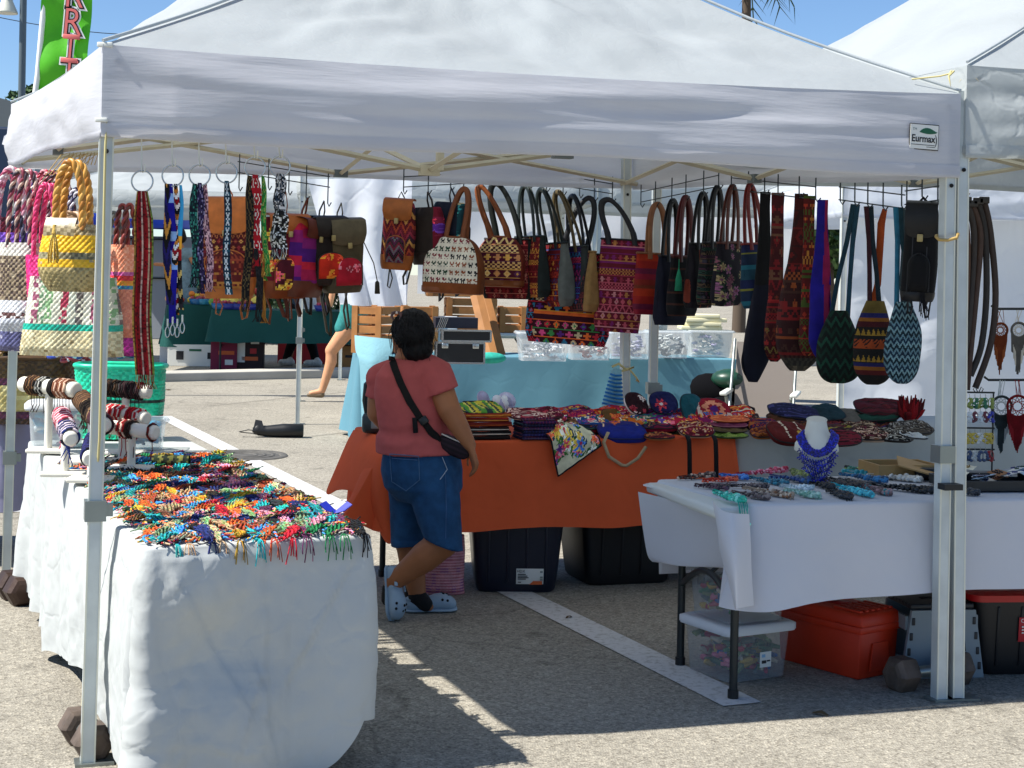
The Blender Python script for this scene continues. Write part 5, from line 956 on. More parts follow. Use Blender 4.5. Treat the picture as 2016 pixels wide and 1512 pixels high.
# ================================================================= bracelets on the left table
def bracelet_mesh(v):
 rr=random.Random(v);mb=MB();L=.15;n=26;ns=[3,4,3,4,3,4][v%6];tints=[[(1,1,1),(.35,.35,.4),(1,.75,.5)],[(1,1,1),(.7,.7,.7),(.25,.2,.2)],[(1,.9,.8),(.5,.9,.9),(.2,.2,.25)],[(1,1,1),(.95,.5,.5),(.4,.4,.5)],[(.9,1,.9),(.3,.35,.3),(1,1,.6)],[(1,1,1),(.55,.55,.6),(.9,.85,.8)]][v%6]
 bow=rr.uniform(-.02,.02);lift=rr.uniform(.002,.012);loopc=rr.uniform(-.012,.012)
 hues=[(1,1,1),(.3,.3,.34),(1,.8,.55),(.55,.95,1),(1,.45,.45),(.55,1,.6),(1.25,1.2,1.1),(.75,.6,.95)]
 for s in range(8):
  c0=tints[s%3] if s<4 else rr.choice(hues);c1=rr.choice(hues);off=(s-3.5)*.0042;pts=[]
  for k in np.linspace(0,1,n):
   y=-L/2+L*k;ph=k*2*math.pi*(3.5+v%3)+s*2.1;x=off*(.6+.4*math.sin(math.pi*k))+.0034*math.cos(ph)+bow*math.sin(math.pi*k);z=.007+.0034*math.sin(ph)+lift*math.sin(math.pi*k)**1.5+rr.uniform(-.0015,.0015);pts.append((x,y,z))
  mb.tube(pts,.0027,5,np.array([c0 if(i//4+s)%3 else c1 for i in range(n)],float))
 for s in(-1,1):
  x=s*.006;mb.tube([(x,-L/2,.010),(x*2.2+loopc,-L/2-.02,.007),(x*1.5+loopc*2,-L/2-.042,.005)],.0022,4,(.9,.9,.9));mb.tube([(x,L/2,.010),(x*3,L/2+.02,.012)],.0022,4,(.7,.7,.7))
 mb.sphere((loopc,-L/2-.008,.011),.006,7,5,(.85,.8,.75));return mb.mesh('bracelet')
BM=[bracelet_mesh(v) for v in range(12)]
for m_ in BM:m_.materials.append(M['thread'])
def tass_mesh(v):
 rr=random.Random(v+40);mb=MB()
 for k in range(5):x=rr.uniform(-.012,.012);mb.tube([(x*.3,.0,0),(x,-.012,-.004),(x*1.6,-.022,-.022-rr.uniform(0,.02)),(x*2+rr.uniform(-.006,.006),-.023,-.05-rr.uniform(0,.03))],.0018,4,rr.choice([(1,1,1),(.6,.6,.6),(1,.8,.7)]))
 return mb.mesh('tassel')
TM=[tass_mesh(v) for v in range(5)]
for m_ in TM:m_.materials.append(M['thread'])
BC=[('turquoise','#1f9aa0'),('tan','#a88a68'),('crimson','#b01c30'),('orange','#d8602a'),('emerald','#1f7a4a'),('navy','#1f2c66'),('brown','#6a4632'),('pink','#d88aa0'),('sky blue','#3a8ac8'),('charcoal','#2a2c30'),('mustard','#c09a30'),('sage','#7c9a74'),('plum','#5a2a50'),('beige','#c0a888'),('rust','#a84a2a'),('black','#1a1a1e')]
ordn=lambda k:{1:'first',2:'second',3:'third'}.get(k,f'{k}th')
rr=random.Random(5);NR,NC=24,12;lang=math.atan2(ld.y,ld.x)-math.pi/2;ci=rr.randrange(16)
for r_ in range(NR):
 for c_ in range(NC):
  if rr.random()<.8:ci=rr.randrange(16)
  nm,hx=BC[ci];a=.09+.885*(c_+.5+rr.uniform(-.3,.3))/NC;b=.065+r_*.088+rr.uniform(-.02,.02)
  if a<.2 and b>1.2:a+=.1
  q=lq(a,b);me=BM[rr.randrange(12)];o=bpy.data.objects.new('bracelet',me);COL.objects.link(o);k=rr.uniform(.72,1.3);cc=C(hx);o.color=(min(1,cc[0]*k),min(1,cc[1]*k),min(1,cc[2]*k),1)
  o.location=(q.x,q.y,TZ+.006+rr.uniform(0,.010)+(.006 if b>1.8 else 0));o.rotation_euler=(rr.uniform(-.08,.16),rr.uniform(-.3,.3),lang+R(-24)+rr.uniform(-.45,.45));s=rr.uniform(.72,1.05);o.scale=(s*1.15,s,s*rr.uniform(.8,1.3))
  tag(o,f'{nm} braided bracelet, {ordn(c_ + 1)} from the left in the {ordn(r_ + 1)} row from the front edge','bracelet','braided bracelets covering the left table')
  if r_==0:
   q=lq(a,.004);t=bpy.data.objects.new('tassel',TM[rr.randrange(5)]);COL.objects.link(t);t.color=o.color;t.parent=o
   Mi=(Matrix.Translation(o.location)@o.rotation_euler.to_matrix().to_4x4()@Matrix.Diagonal((*o.scale,1))).inverted();t.matrix_local=Mi@Matrix.Translation((q.x,q.y,TZ+.012))@Matrix.Rotation(math.atan2(lt[1].y-lt[0].y,lt[1].x-lt[0].x),4,'Z')
mb=MB();rs=random.Random(77)
for k in range(1100):
 q=lq(rs.uniform(.06,.985),rs.uniform(.02,2.2));a=lang+R(-24)+rs.gauss(0,.6);d=Vector((-math.sin(a),math.cos(a),0))*rs.uniform(.03,.06);e=Vector((d.y,-d.x,0))*rs.uniform(-.5,.5);z=TZ+.012+rs.uniform(0,.006);c=C(rs.choice(BC)[1]);c2=C(rs.choice(BC)[1])
 for s in(0,1):
  pts=[Vector((q.x,q.y,z))+d*f+e*(1-f*f)+Vector((.0035*math.cos(f*9+s*3.1),.002,.0025*math.sin(f*9+s*3.1)+.006*(1-f*f))) for f in np.linspace(-1,1,9)];mb.tube(pts,.0028,4,c if s else c2,caps=False)
attrmat('thread_mix',.9,(420,.6,.002));o=mb.build('bracelet_heap','thread_mix');tag(o,'dense layer of thin braided bracelets beneath the top ones on the left table','bracelets',kind='stuff')
q=lq(.97,.34);t=thing('butterfly_ornament','small bright blue butterfly ornament at the right edge of the bracelets','ornament',(q.x,q.y,TZ+.03));
for s in(-1,1):mb=MB();mb.prism([(0,0),(s*.045,.022),(s*.06,-.004),(s*.03,-.018),(0,-.012)],.003,Matrix.Rotation(s*R(-24),3,'Y')@Matrix.Rotation(R(35),3,'X'),col=C('#1a2aa0'));mb.build('wing','plastic',t,smooth=False)
def tstand(label,a,b,Y0,Y1,foot,rad,rings,post=True,grp='white bracelet display stands'):
 A=P(*a,Y0);B=P(*b,Y1);mid=(A+B)/2;zf=TZ+.016;t=thing('bracelet_stand',label,'display stand',(mid.x,mid.y,zf),0,grp)
 d=(B-A);L=d.length;mb=MB();n=10;mb.tube([A,A+d*.01,A+d*.03,A+d*.97,A+d*.99,B],[rad*.7,rad*.93,rad,rad,rad*.93,rad*.7],20);mb.local(t);br=mb.build('bar','velvet_white',t)
 mb=MB();mb.tube([(0,0,.01),(0,0,mid.z-zf)],.017,14);mb.build('post','velvet_white',t);mb=MB();mb.rbox((0,0,.011),(.17,.11,.02),.008);mb.build('base','velvet_white',t)
 for k,(f0,f1,cols,lab) in enumerate(rings):
  o=thing('bracelet',lab,'bracelet',A+d*(f0+f1)/2,0,'bracelets on the white stands');mb=MB();w_=(f1-f0)*L;m_=max(1,int(w_/.009));dn=d.normalized();u=dn.cross(Vector((0,0,1))).normalized();v=u.cross(dn)
  for i in range(m_):
   c0=A+d*(f0+(f1-f0)*(i+.5)/m_);jx=random.uniform(-.003,.003);r2=rad+.004+random.uniform(0,.003);pts=[c0+dn*(jx*math.sin(q*1+i)+.002*math.sin(q*6))+(u*math.cos(q)+v*math.sin(q))*r2 for q in np.linspace(0,2*math.pi,29)[:-1]]
   cc=np.array([C(cols[(i+j//3)%len(cols)]) for j in range(29)]);mb.tube(pts,.0048,6,cc,closed=True)
   if i%2==0:e=c0-v*r2;mb.tube([e,e+Vector((.004,-.01,-.04)),e+Vector((random.uniform(-.02,.02),-.01,-.075))],.0018,4,C(cols[0]))
  mb.local(o);mb.build('bands','knit',o)
 return t
BR=['#2a1c14','#5a3a22','#1a1614','#7a5a3a']
tstand('tall white T-bar stand nearest the left tent leg, wound with brown bracelets',(44,756),(152,768),7.05,6.85,None,.034,[(.16,.34,BR,'brown cord bracelets at the left end of the tall stand'),(.38,.46,['#1a1a1c','#b0b0a8'],'black and silver bracelet on the tall stand'),(.58,.66,['#141416','#2a2422'],'black bracelet right of the tall stand post'),(.68,.90,['#8a5a42','#d8b8a0','#6a3a2a'],'pinkish brown bracelets at the right end of the tall stand')])
tstand('white bar stand receding behind the front tent leg with brown bracelets',(160,785),(205,838),6.9,6.3,None,.032,[(.0,.35,BR,'brown bracelets at the far end of the receding stand'),(.38,.7,['#3a2a1e','#8a7050','#241a14'],'thick brown bracelets in the middle of the receding stand'),(.72,.98,['#4a2430','#2a1c20'],'dark maroon bracelets at the near end of the receding stand')])
tstand('white bar stand pointing at the camera with pink and blue bracelets',(140,866),(120,815),6.05,6.35,None,.028,[(.08,.45,['#1f2f6a','#d8c8d0','#2a2a3a'],'blue and white bracelets round the front of the pointing stand'),(.5,.95,['#c85a70','#e8d0d0','#8a2a3a'],'pink and white bracelets behind the blue ones on the pointing stand')])
tstand('low white bar stand half hidden by the front tent leg with blue bracelets',(176,905),(186,862),5.9,6.2,None,.027,[(.12,.9,['#1c2254','#2a2a60','#101018'],'dark blue bracelets on the low stand at the tent leg')])
tstand('white bar stand with dark bracelets right of the front tent leg',(200,762),(296,772),6.95,6.9,None,.030,[(.1,.4,['#2a2018','#1a1412','#4a3422'],'dark brown bracelets on the upper right stand'),(.42,.84,['#2a181a','#1a1214','#3a2426'],'black-maroon bracelets at the end of the upper right stand')])
tstand('white bar stand with red bracelets below the dark ones',(196,808),(290,824),6.75,6.6,None,.028,[(.2,.55,['#a01420','#c02a30','#e0d0c8'],'red and white bracelets in the middle of the red stand'),(.64,.78,['#a8101c','#8a0c18'],'single red bracelet near the end of the red stand'),(.82,.9,['#b01824','#d8c8c0'],'red bracelet at the tip of the red stand')])
tstand('front white bar stand with one red and one brown bracelet',(212,840),(308,852),6.45,6.35,None,.029,[(.28,.44,['#a01a20','#5a1a18','#d8c0b0'],'red and brown bracelet on the front stand'),(.44,.56,['#3a241c','#241814'],'dark brown bracelet on the front stand'),(.9,.94,['#6a1a14','#3a1a14'],'thin red-brown bracelet at the end of the front stand')])
q=P(338,866,6.55);mb=MB();k_=zigz(['#5a5a2a','#23301c','#6a6a34','#1a2418'],.02,.03,1.4);A=np.zeros((16,20,3));K=np.zeros((15,19,3))
for j,a in enumerate(np.linspace(0,2*math.pi,16)):
 for i,x in enumerate(np.linspace(-.075,.075,20)):A[j,i]=(x,.028*math.cos(a),.028+.026*math.sin(a))
for j in range(15):
 for i in range(19):K[j,i]=k_(A[j,i,1]+A[j,i,2],A[j,i,0])
mb.grid(A,K);tag(mb.build('wide_band','knit',loc=(q.x,q.y,TZ+.012)),'rolled olive chevron band behind the bracelets','band')
def basket(label,cx,y2,Y,z0,W,Hh,D,fn,rz=0,handle=None,nm='woven_basket'):
 p=P(cx,y2,Y);t=thing(nm,label,'basket',(p.x,p.y,z0),R(rz),'woven baskets');mb=loft(W,Hh,D,lambda v:(1-.10*v,1-.10*v),fn,top=Hh,weave=.016,nu=int(2*(W+D)/.016*2.2),nv=int(Hh/.016*2.2),sq=3.0);o=mb.build('body','weave',t)
 a=np.linspace(0,2*math.pi,60)[:-1];mb=MB();mb.tube([(np.sign(math.cos(q))*abs(math.cos(q))**.66*W/2,np.sign(math.sin(q))*abs(math.sin(q))**.66*D/2,Hh) for q in a],.012,8,fn(0,-.001),closed=True);mb.build('rim','weave',t)
 if handle:
  for s in(-1,1):mb=MB();pts=[(-math.cos(math.pi*k)*W*.22,s*D*.48,Hh+handle[0]*math.sin(math.pi*k)) for k in np.linspace(0,1,14)];braid(mb,pts,.011,handle[1]);mb.build('handle','weave',t)
 return t
basket('turquoise woven basket with thin black bands',236,850,7.62,.76,.42,.34,.26,lambda x,z:C('#0a2a24') if any(abs(-z-k)<.007 for k in(.16,.235,.29)) else C(['#18b890','#20c89c','#10a880'][H(3,int(x/.016)+99,int(z/.008)+99)%3]),4)
basket('straw and brown basket with a wide purple band on the lilac table',52,862,8.35,.75,.52,.34,.34,lambda x,z:C(['#4a3418','#5a4220','#3a2812'][H(3,int(x/.016)+99,int(z/.01)+99)%3]) if-z<.10 else C(['#5a2440','#4a1c38'][int(z/.012)%2]) if-z<.14 or .27<-z<.31 else C(['#c8b878','#b0a060','#d8cc90'][H(4,int(x/.024)+99,int(z/.024)+99)%3]) if-z<.27 else C('#3a2414'),8,(.09,('#8a6a3a','#c0a060','#6a4a24')))
basket('dark wicker basket left of the straw basket',-42,858,8.5,.75,.30,.36,.34,brickw(['#5a4424','#4a361a','#6a5430'],.02),0,(.12,('#6a4a24','#8a6a3a')))
for k,(px,py,Y,c,w_,lab) in enumerate([(130,700,7.7,'#1a3a9a',.16,'blue beaded bundle on top of the turquoise basket'),(150,708,7.75,'#8a2030',.13,'maroon beaded bundle beside the blue one'),(265,692,7.7,'#d0b088',.10,'tan beaded coil in the turquoise basket'),(256,700,7.62,'#2a1a6a',.10,'violet beaded coil in the turquoise basket')]):
 mb=MB();p=P(px,py,Y)
 for i in range(5):mb.tube([(w_*(.5-.04*i)*math.cos(a)+.006*math.sin(a*5+i),.05*math.sin(a),.010*i+.008*math.sin(a*3+i)) for a in np.linspace(0,6.28,31)[:-1]],.009,6,np.array([C(c) if(q+i)%5 else C('#b8b8c8') for q in range(31)]),closed=True)
 tag(mb.build('bead_bundle','beads',loc=p),lab,'beads')
def clear_box(label,loc,rz,W,D,Hh,lid=True,fill=None,mat='clear_bin',lidmat='lid_white',grp='clear plastic storage bins',taper=.10,sticker=None,fcol=None,name='storage_bin',n=26,lidover=.03):
 t=thing(name,label,'storage bin',loc,rz,grp);mb=MB()
 def ring(w_,d_,z,r=.03):return[(sx*(w_/2-r)+r*math.cos(a),sy*(d_/2-r)+r*math.sin(a),z) for sx,sy,a0 in((1,1,0),(-1,1,90),(-1,-1,180),(1,-1,270)) for a in np.radians(np.linspace(a0,a0+90,5))]
 z_=np.linspace(.003,Hh,8);rs=[ring(W*(1-taper*(1-z/Hh)),D*(1-taper*(1-z/Hh)),z) for z in z_];mb.grid(np.array(rs),close=True);mb.fan(np.array(rs[0])[::-1]);mb.build('tub',mat,t)
 mb=MB();r1=ring(W+.01,D+.01,Hh);r2=ring(W+.03,D+.03,Hh-.012);mb.grid(np.array([ring(W-.004,D-.004,Hh-.002),r1,r2,ring(W+.03,D+.03,Hh-.022)]),close=True);mb.build('rim',lidmat if lid else mat,t)
 if lid:mb=MB();mb.grid(np.array([ring(W+.036,D+.036,Hh-.016),ring(W+.036,D+.036,Hh+.006),ring(W,D,Hh+.014),ring(W-.03,D-.03,Hh+.009)]),close=True);mb.fan(np.array(ring(W-.03,D-.03,Hh+.009)));mb.build('lid',lidmat,t)
 if fill:
  mb=MB();rr=random.Random(len(label));kk=1-taper
  for i in range(n*2):
   c=C(rr.choice(fill));w_=W*kk*.40;p=Vector((rr.uniform(-w_,w_),rr.uniform(-D*kk*.40,D*kk*.40),rr.uniform(.03,Hh*.8)));a=rr.uniform(0,6.28);e=Vector((math.cos(a),math.sin(a),rr.uniform(-.5,.5)))*rr.uniform(.02,.045);f=Vector((-e.y,e.x,rr.uniform(-.01,.01)))*.5
   q=[p-e+f,p-e*.4-f*.6,p+e*.4+f,p+e-f];q=[Vector((max(-w_*1.12,min(w_*1.12,x.x)),max(-D*kk*.44,min(D*kk*.44,x.y)),max(.014,min(Hh*.9,x.z)))) for x in q];mb.tube(q,[.007,.013,.013,.007],6,c)
  tag(mb.build('contents','cloth',t),kind='stuff')
 if sticker:
  x,z,w_,h_=sticker;mb=MB();d=-D/2*(1-taper*(1-z/Hh))-.002;Mx=Matrix.Rotation(math.atan(taper*D/2/Hh),3,'X');mb.box((x,d,z),(w_,.002,h_));st=mb.build('sticker','paper',t,smooth=False)
  mb=MB();mb.box((x-w_*.15,d-.0015,z-h_*.15),(w_*.4,.001,h_*.2));mb.build('print','print_black',st,smooth=False);mb=MB();mb.box((x-w_*.2,d-.0015,z+h_*.25),(w_*.3,.001,h_*.2));mb.build('print','print_blue',st,smooth=False);mb=MB();mb.box((x+w_*.25,d-.0015,z-h_*.1),(w_*.3,.001,h_*.1));mb.build('print','print_black',st,smooth=False)
 return t
q=P(112,868,7.25);clear_box('clear bin of blue items behind the tall bracelet stand',(q.x,q.y,TZ+.014),R(12),.24,.20,.19,True,['#3a90b8','#5ab0d0','#d0d8d8','#c89aa8'],n=14)
q=P(282,850,7.2);clear_box('clear bin with a blue liner in front of the turquoise basket',(q.x,q.y,TZ+.014),R(6),.19,.16,.14,False,['#1a9ac8','#22303c','#2ab0d8'],n=14)
# ================================================================= textile goods
def pouch(label,loc,W,D,Hh0,fn,rz=0,tilt=0,roll=0,pip=None,grp='textile pouches on the tables',nm='textile_pouch',zipc=None,round_=3.2,cat='pouch',mat='cloth',strap=None,seed=1):
 t=thing(nm,label,cat,loc,0,grp);t.rotation_euler=(R(tilt),R(roll),R(rz));Hh=Hh0*.68;n=44;a=np.linspace(0,2*math.pi,n+1)[:-1];ex=np.sign(np.cos(a))*np.abs(np.cos(a))**(2/round_);ey=np.sign(np.sin(a))*np.abs(np.sin(a))**(2/round_)
 A=[];V_=np.linspace(0,1,18)
 for v in V_:r=math.sin(v*math.pi/2) if v<=1 else 1;z=Hh*(math.cos(v*math.pi/2))**.5;z=Hh*(1-r**6)**.5*.8+Hh*.2*(1-r*r);A.append(np.stack([ex*W/2*r,ey*D/2*r,Hh*.5+.5*z*np.ones(n)+.011*np.array([nz(ex[i]*r*2.2+seed,ey[i]*r*2.2,seed)+.5*nz(ex[i]*r*5+seed,ey[i]*r*5,seed) for i in range(n)])],-1))
 A=np.array(A);K=np.zeros((17,n,3))
 for j in range(17):
  for i in range(n):K[j,i]=fn((A[j,i,0]+A[j+1,i,0])/2,(A[j,i,1]+A[j+1,i,1])/2)
 B=np.stack([np.stack([ex*W/2*k,ey*D/2*k,Hh*z*np.ones(n)],-1) for k,z in((1,.5),(.99,.25),(.95,.06),(.85,0))]);mb=MB();mb.grid(A[::1],K,close=True);mb.grid(B,K[-1,0],close=True);mb.fan(B[-1][::-1],None,K[-1,0]);o=mb.build('body',mat,t)
 if pip:mb=MB();mb.tube([(ex[i]*W/2*1.005,ey[i]*D/2*1.005,Hh*.5) for i in range(n)],.0035,5,C(pip),closed=True);mb.build('piping','leather',t)
 if zipc:mb=MB();mb.tube([(x,D*.30+.004,Hh*.98-.2*Hh*abs(x/W)**2) for x in np.linspace(-W*.36,W*.36,9)],.004,5,C(zipc));mb.build('zip','leather',t)
 if strap:mb=MB();mb.tube([tuple(p) for p in strap[1]],.010,6,C(strap[0]),flat=.25);mb.build('strap','cloth',t)
 return t
def folded(label,loc,W,D,Hh,fn,rz=0,edge=None,grp='folded textiles on the pouch table'):
 t=thing('folded_cloth',label,'cloth',loc,R(rz),grp);n=40;A=np.zeros((14,n,3));K=np.zeros((13,n,3))
 for j,a in enumerate(np.linspace(-math.pi/2,math.pi/2,14)):
  for i,x in enumerate(np.linspace(-W/2,W/2,n)):A[j,i]=(x,-D/2-Hh*.45*math.cos(a),Hh/2+Hh*.48*math.sin(a)+.002*nz(x*12,j*.3,W*50))
 for j in range(13):
  for i in range(n):K[j,i]=fn(A[j,i,0],A[j,i,2]*2) if not(edge and 3<j<6) else C(edge)
 top=np.stack([A[-1],A[-1]+[0,D,0]]);mb=MB();mb.grid(A,np.concatenate([K,K[:,-1:]],1)[:,:n-1]);Kt=np.array([[fn(x,y) for x in np.linspace(-W/2,W/2,n-1)] for y in np.linspace(-D/2,D/2,12)])
 T=np.array([[(x,y,Hh*.98+.002*nz(x*9,y*9,2)) for x in np.linspace(-W/2,W/2,n)] for y in np.linspace(-D/2,D/2,13)]);mb.grid(T,Kt)
 for s in(-1,1):
  sd=np.array([[(s*W/2,y,z) for y in np.linspace(-D/2-Hh*.3,D/2,6)] for z in(0,Hh*.35,Hh*.5,Hh*.96)]);sd[1,:,0]+=s*.004;mb.grid(sd if s>0 else sd[:,::-1],fn(s*W/2,0))
 mb.build('cloth','cloth',t,smooth=True);return t
def onO(px,py,h=0):k=max(0,853-py);q=G(px,py+k,OZ+.006);return Vector((q.x,q.y,OZ+.006+max(h,k*8/F)))
og=math.degrees(math.atan2(E1 .y,E1 .x))
zc=0;base=onO(955,866);base+=Vector((-.02,.10,0))
for k,(lab,fn,hh,edge,dx) in enumerate([('dark brown folded cloth at the bottom of the left stack',solid('#1a1210'),.018,None,0),('black folded cloth with a cream edge, second from the bottom of the left stack',solid('#15100e'),.022,'#c8c0b0',.004),('chocolate folded cloth with a pale edge in the left stack',solid('#241410'),.020,'#d0c8b8',-.004),('dark red folded cloth in the middle of the left stack',solid('#6a1812'),.022,'#a84a20',.006),('red and orange striped folded cloth in the left stack',stripes([(.012,'#8a1c14'),(.006,'#d88a30'),(.01,'#5a1410')]),.022,'#d88a3a',-.006),('rust striped folded cloth near the top of the left stack',stripes([(.008,'#a8481c'),(.008,'#7a1a14'),(.004,'#e0a040')]),.018,'#c86a2a',.004)]):
 folded(lab,(base.x+dx,base.y,base.z+zc),.235,.17,hh,fn,og+dx*400,edge);zc+=hh+.001
pouch('yellow and green striped pouch with a black zip on top of the left stack',(base.x-.005,base.y+.01,base.z+zc),.22,.17,.05,stripes([(.02,'#c8b83a'),(.008,'#3a5a50'),(.014,'#5a9a3a'),(.01,'#d8cc60'),(.01,'#2a3a3a')],True),og+4,14,0,'#14201a',zipc='#101414')
q=P(975,806,8.15);t=thing('plastic_bag','crumpled white and lilac plastic bag behind the left stack','plastic bag',(q.x,q.y,OZ+.004));mb=MB();rr=random.Random(3)
for k in range(16):mb.sphere((rr.uniform(-.07,.07),rr.uniform(-.04,.04),.05+rr.uniform(0,.12)),(rr.uniform(.03,.05),.03,rr.uniform(.02,.05)),9,7,C(rr.choice(['#e0e0e4','#c8c4dc','#f0f0f0','#a8a4c0'])),M=Matrix.Rotation(rr.uniform(0,3),3,'Y'))
mb.build('film','plastic',t)
base=onO(1050,866)+Vector((0,.085,0));zc=0
for k in range(7):
 folded(['lowest navy folded cloth with fringed corner in the purple stack','indigo folded cloth, second in the purple stack','navy striped folded cloth, third in the purple stack','dark violet folded cloth, fourth in the purple stack','blue-black folded cloth, fifth in the purple stack','purple folded cloth, sixth in the purple stack','plum folded cloth at the top of the purple stack'][k],(base.x+.003*(k%3),base.y,base.z+zc),.165,.15,.0145,stripes([(.012,['#1a1438','#241a4a','#141230','#2a1840','#12102a','#3a1a4a','#4a1a3a'][k]),(.005,['#5a2a50','#3a3a70','#2a2a60','#6a2a4a','#2a2a50','#7a2a50','#8a3a4a'][k])],True),og,'#6a5a70' if k%3==0 else None);zc+=.0155
MR=huipil('#6a0f24',['#b83a4a','#d8b0a0','#4a0a1a','#8a1a34','#e0c8b8'],61,.024,.03);MR2=huipil('#5a0c20',['#a02a3a','#7a1a40','#3a0c18','#c89a8a'],64,.02,.024)
pouch('maroon pouch with white dashes leaning on the purple stack',(base.x-.03,base.y-.01,base.z+zc),.21,.15,.03,MR,og-14,16,4,'#3a0a14');pouch('plum pouch with a row of white tufts on the purple stack',(base.x+.06,base.y+.05,base.z+zc+.002),.17,.13,.03,MR2,og+10,20,-3,'#2a0810')
for k,(px,py,h,W,D,fn,rz,ti,lab) in enumerate([(1070,826,.07,.18,.13,MR2,6,24,'wine red pouch behind the purple stack'),(1108,822,.05,.16,.12,huipil('#3a2418',['#8a5a3a','#c8a070','#5a1a1a','#d8d0b8'],66),-8,22,'brown pouch with pale squiggles behind the flowered cloth'),(1160,818,.06,.18,.12,flowers('#143a7a',['#8aa8c8','#c84a6a','#3a6ab0'],['#2a6a4a'],12,.02,.2,.2,30),4,26,'blue floral pouch standing behind the flowered cloth'),(1204,812,.07,.11,.11,solid('#6a4a24'),10,44,'tan leather pouch flap between the blue pouches')]):
 b_=onO(px,py+34,0);pouch(lab,(b_.x,b_.y+.04,b_.z+D*.4*math.sin(R(ti))+.02),W,D,.045,fn,og+rz,ti,0,'#1a1014')
t=thing('flowered_cloth','bright flower print cloth with its corner hanging over the orange table edge','cloth',onO(1130,850));ff=flowers('#cfc9a8',['#c0304a','#e0b040','#3a6ab0','#5a2a70','#d85a30','#e8d8c0','#d87a8a'],['#2a5a2a','#4a7a34','#1a3a50'],21,.034,.5,.5,70)
q=onO(1128,866);ex_=Vector((E1 .x,E1 .y,0));ey_=Vector((E2 .x,E2 .y,0));A=np.zeros((60,60,3));K=np.zeros((59,59,3))
for j,v in enumerate(np.linspace(-1,1,60)):
 for i,u in enumerate(np.linspace(-1,1,60)):
  a=u*.115+v*.03;b=-v*.13+u*.085;bump=.05*math.exp(-((u*1.1)**2+(v+.5)**2*2))+.012*nz(u*2.5,v*2.5,4)
  p=q+ex_*a
  if b>0:p=p+ey_*b+Vector((0,0,.012+bump+.02*min(1,b/.06)))
  else:p=p-ey_*(.012+.012*math.sin(min(1,-b/.03)*1.57)+bump*.3)+Vector((0,0,.012+bump*.6+b*.9))
  A[j,i]=p
for j in range(59):
 for i in range(59):K[j,i]=ff(((i-30)/30)*.16,((j-30)/30)*.16-.2) if 1<i<57 and 1<j<57 else C('#141014')
mb=MB();mb.grid(A,K);mb.local(t);mb.build('cloth','cloth',t)
b_=onO(1226,862);stp=[(-.10,-.09,.06),(-.13,-.125,.02),(-.10,-.14,-.05),(-.03,-.142,-.095),(-.005,-.142,-.098),(.05,-.14,-.06),(.09,-.13,.0)]
pouch('royal blue bag with an orange flower and a beige strap hanging over the edge',(b_.x,b_.y+.06,b_.z),.245,.20,.08,lambda x,z:C('#d86a34') if math.hypot(x+.02,z-.06)<.022*(1+.3*math.cos(6*math.atan2(z-.06,x+.02))) else C('#e8c8a0') if z>-.01 and abs(abs(x)-.09)<.002 else C('#18247a') if z<.03 else C('#2a2a6a'),og-6,16,0,'#101850',zipc=None,strap=('#b09a78',stp),round_=3.4)
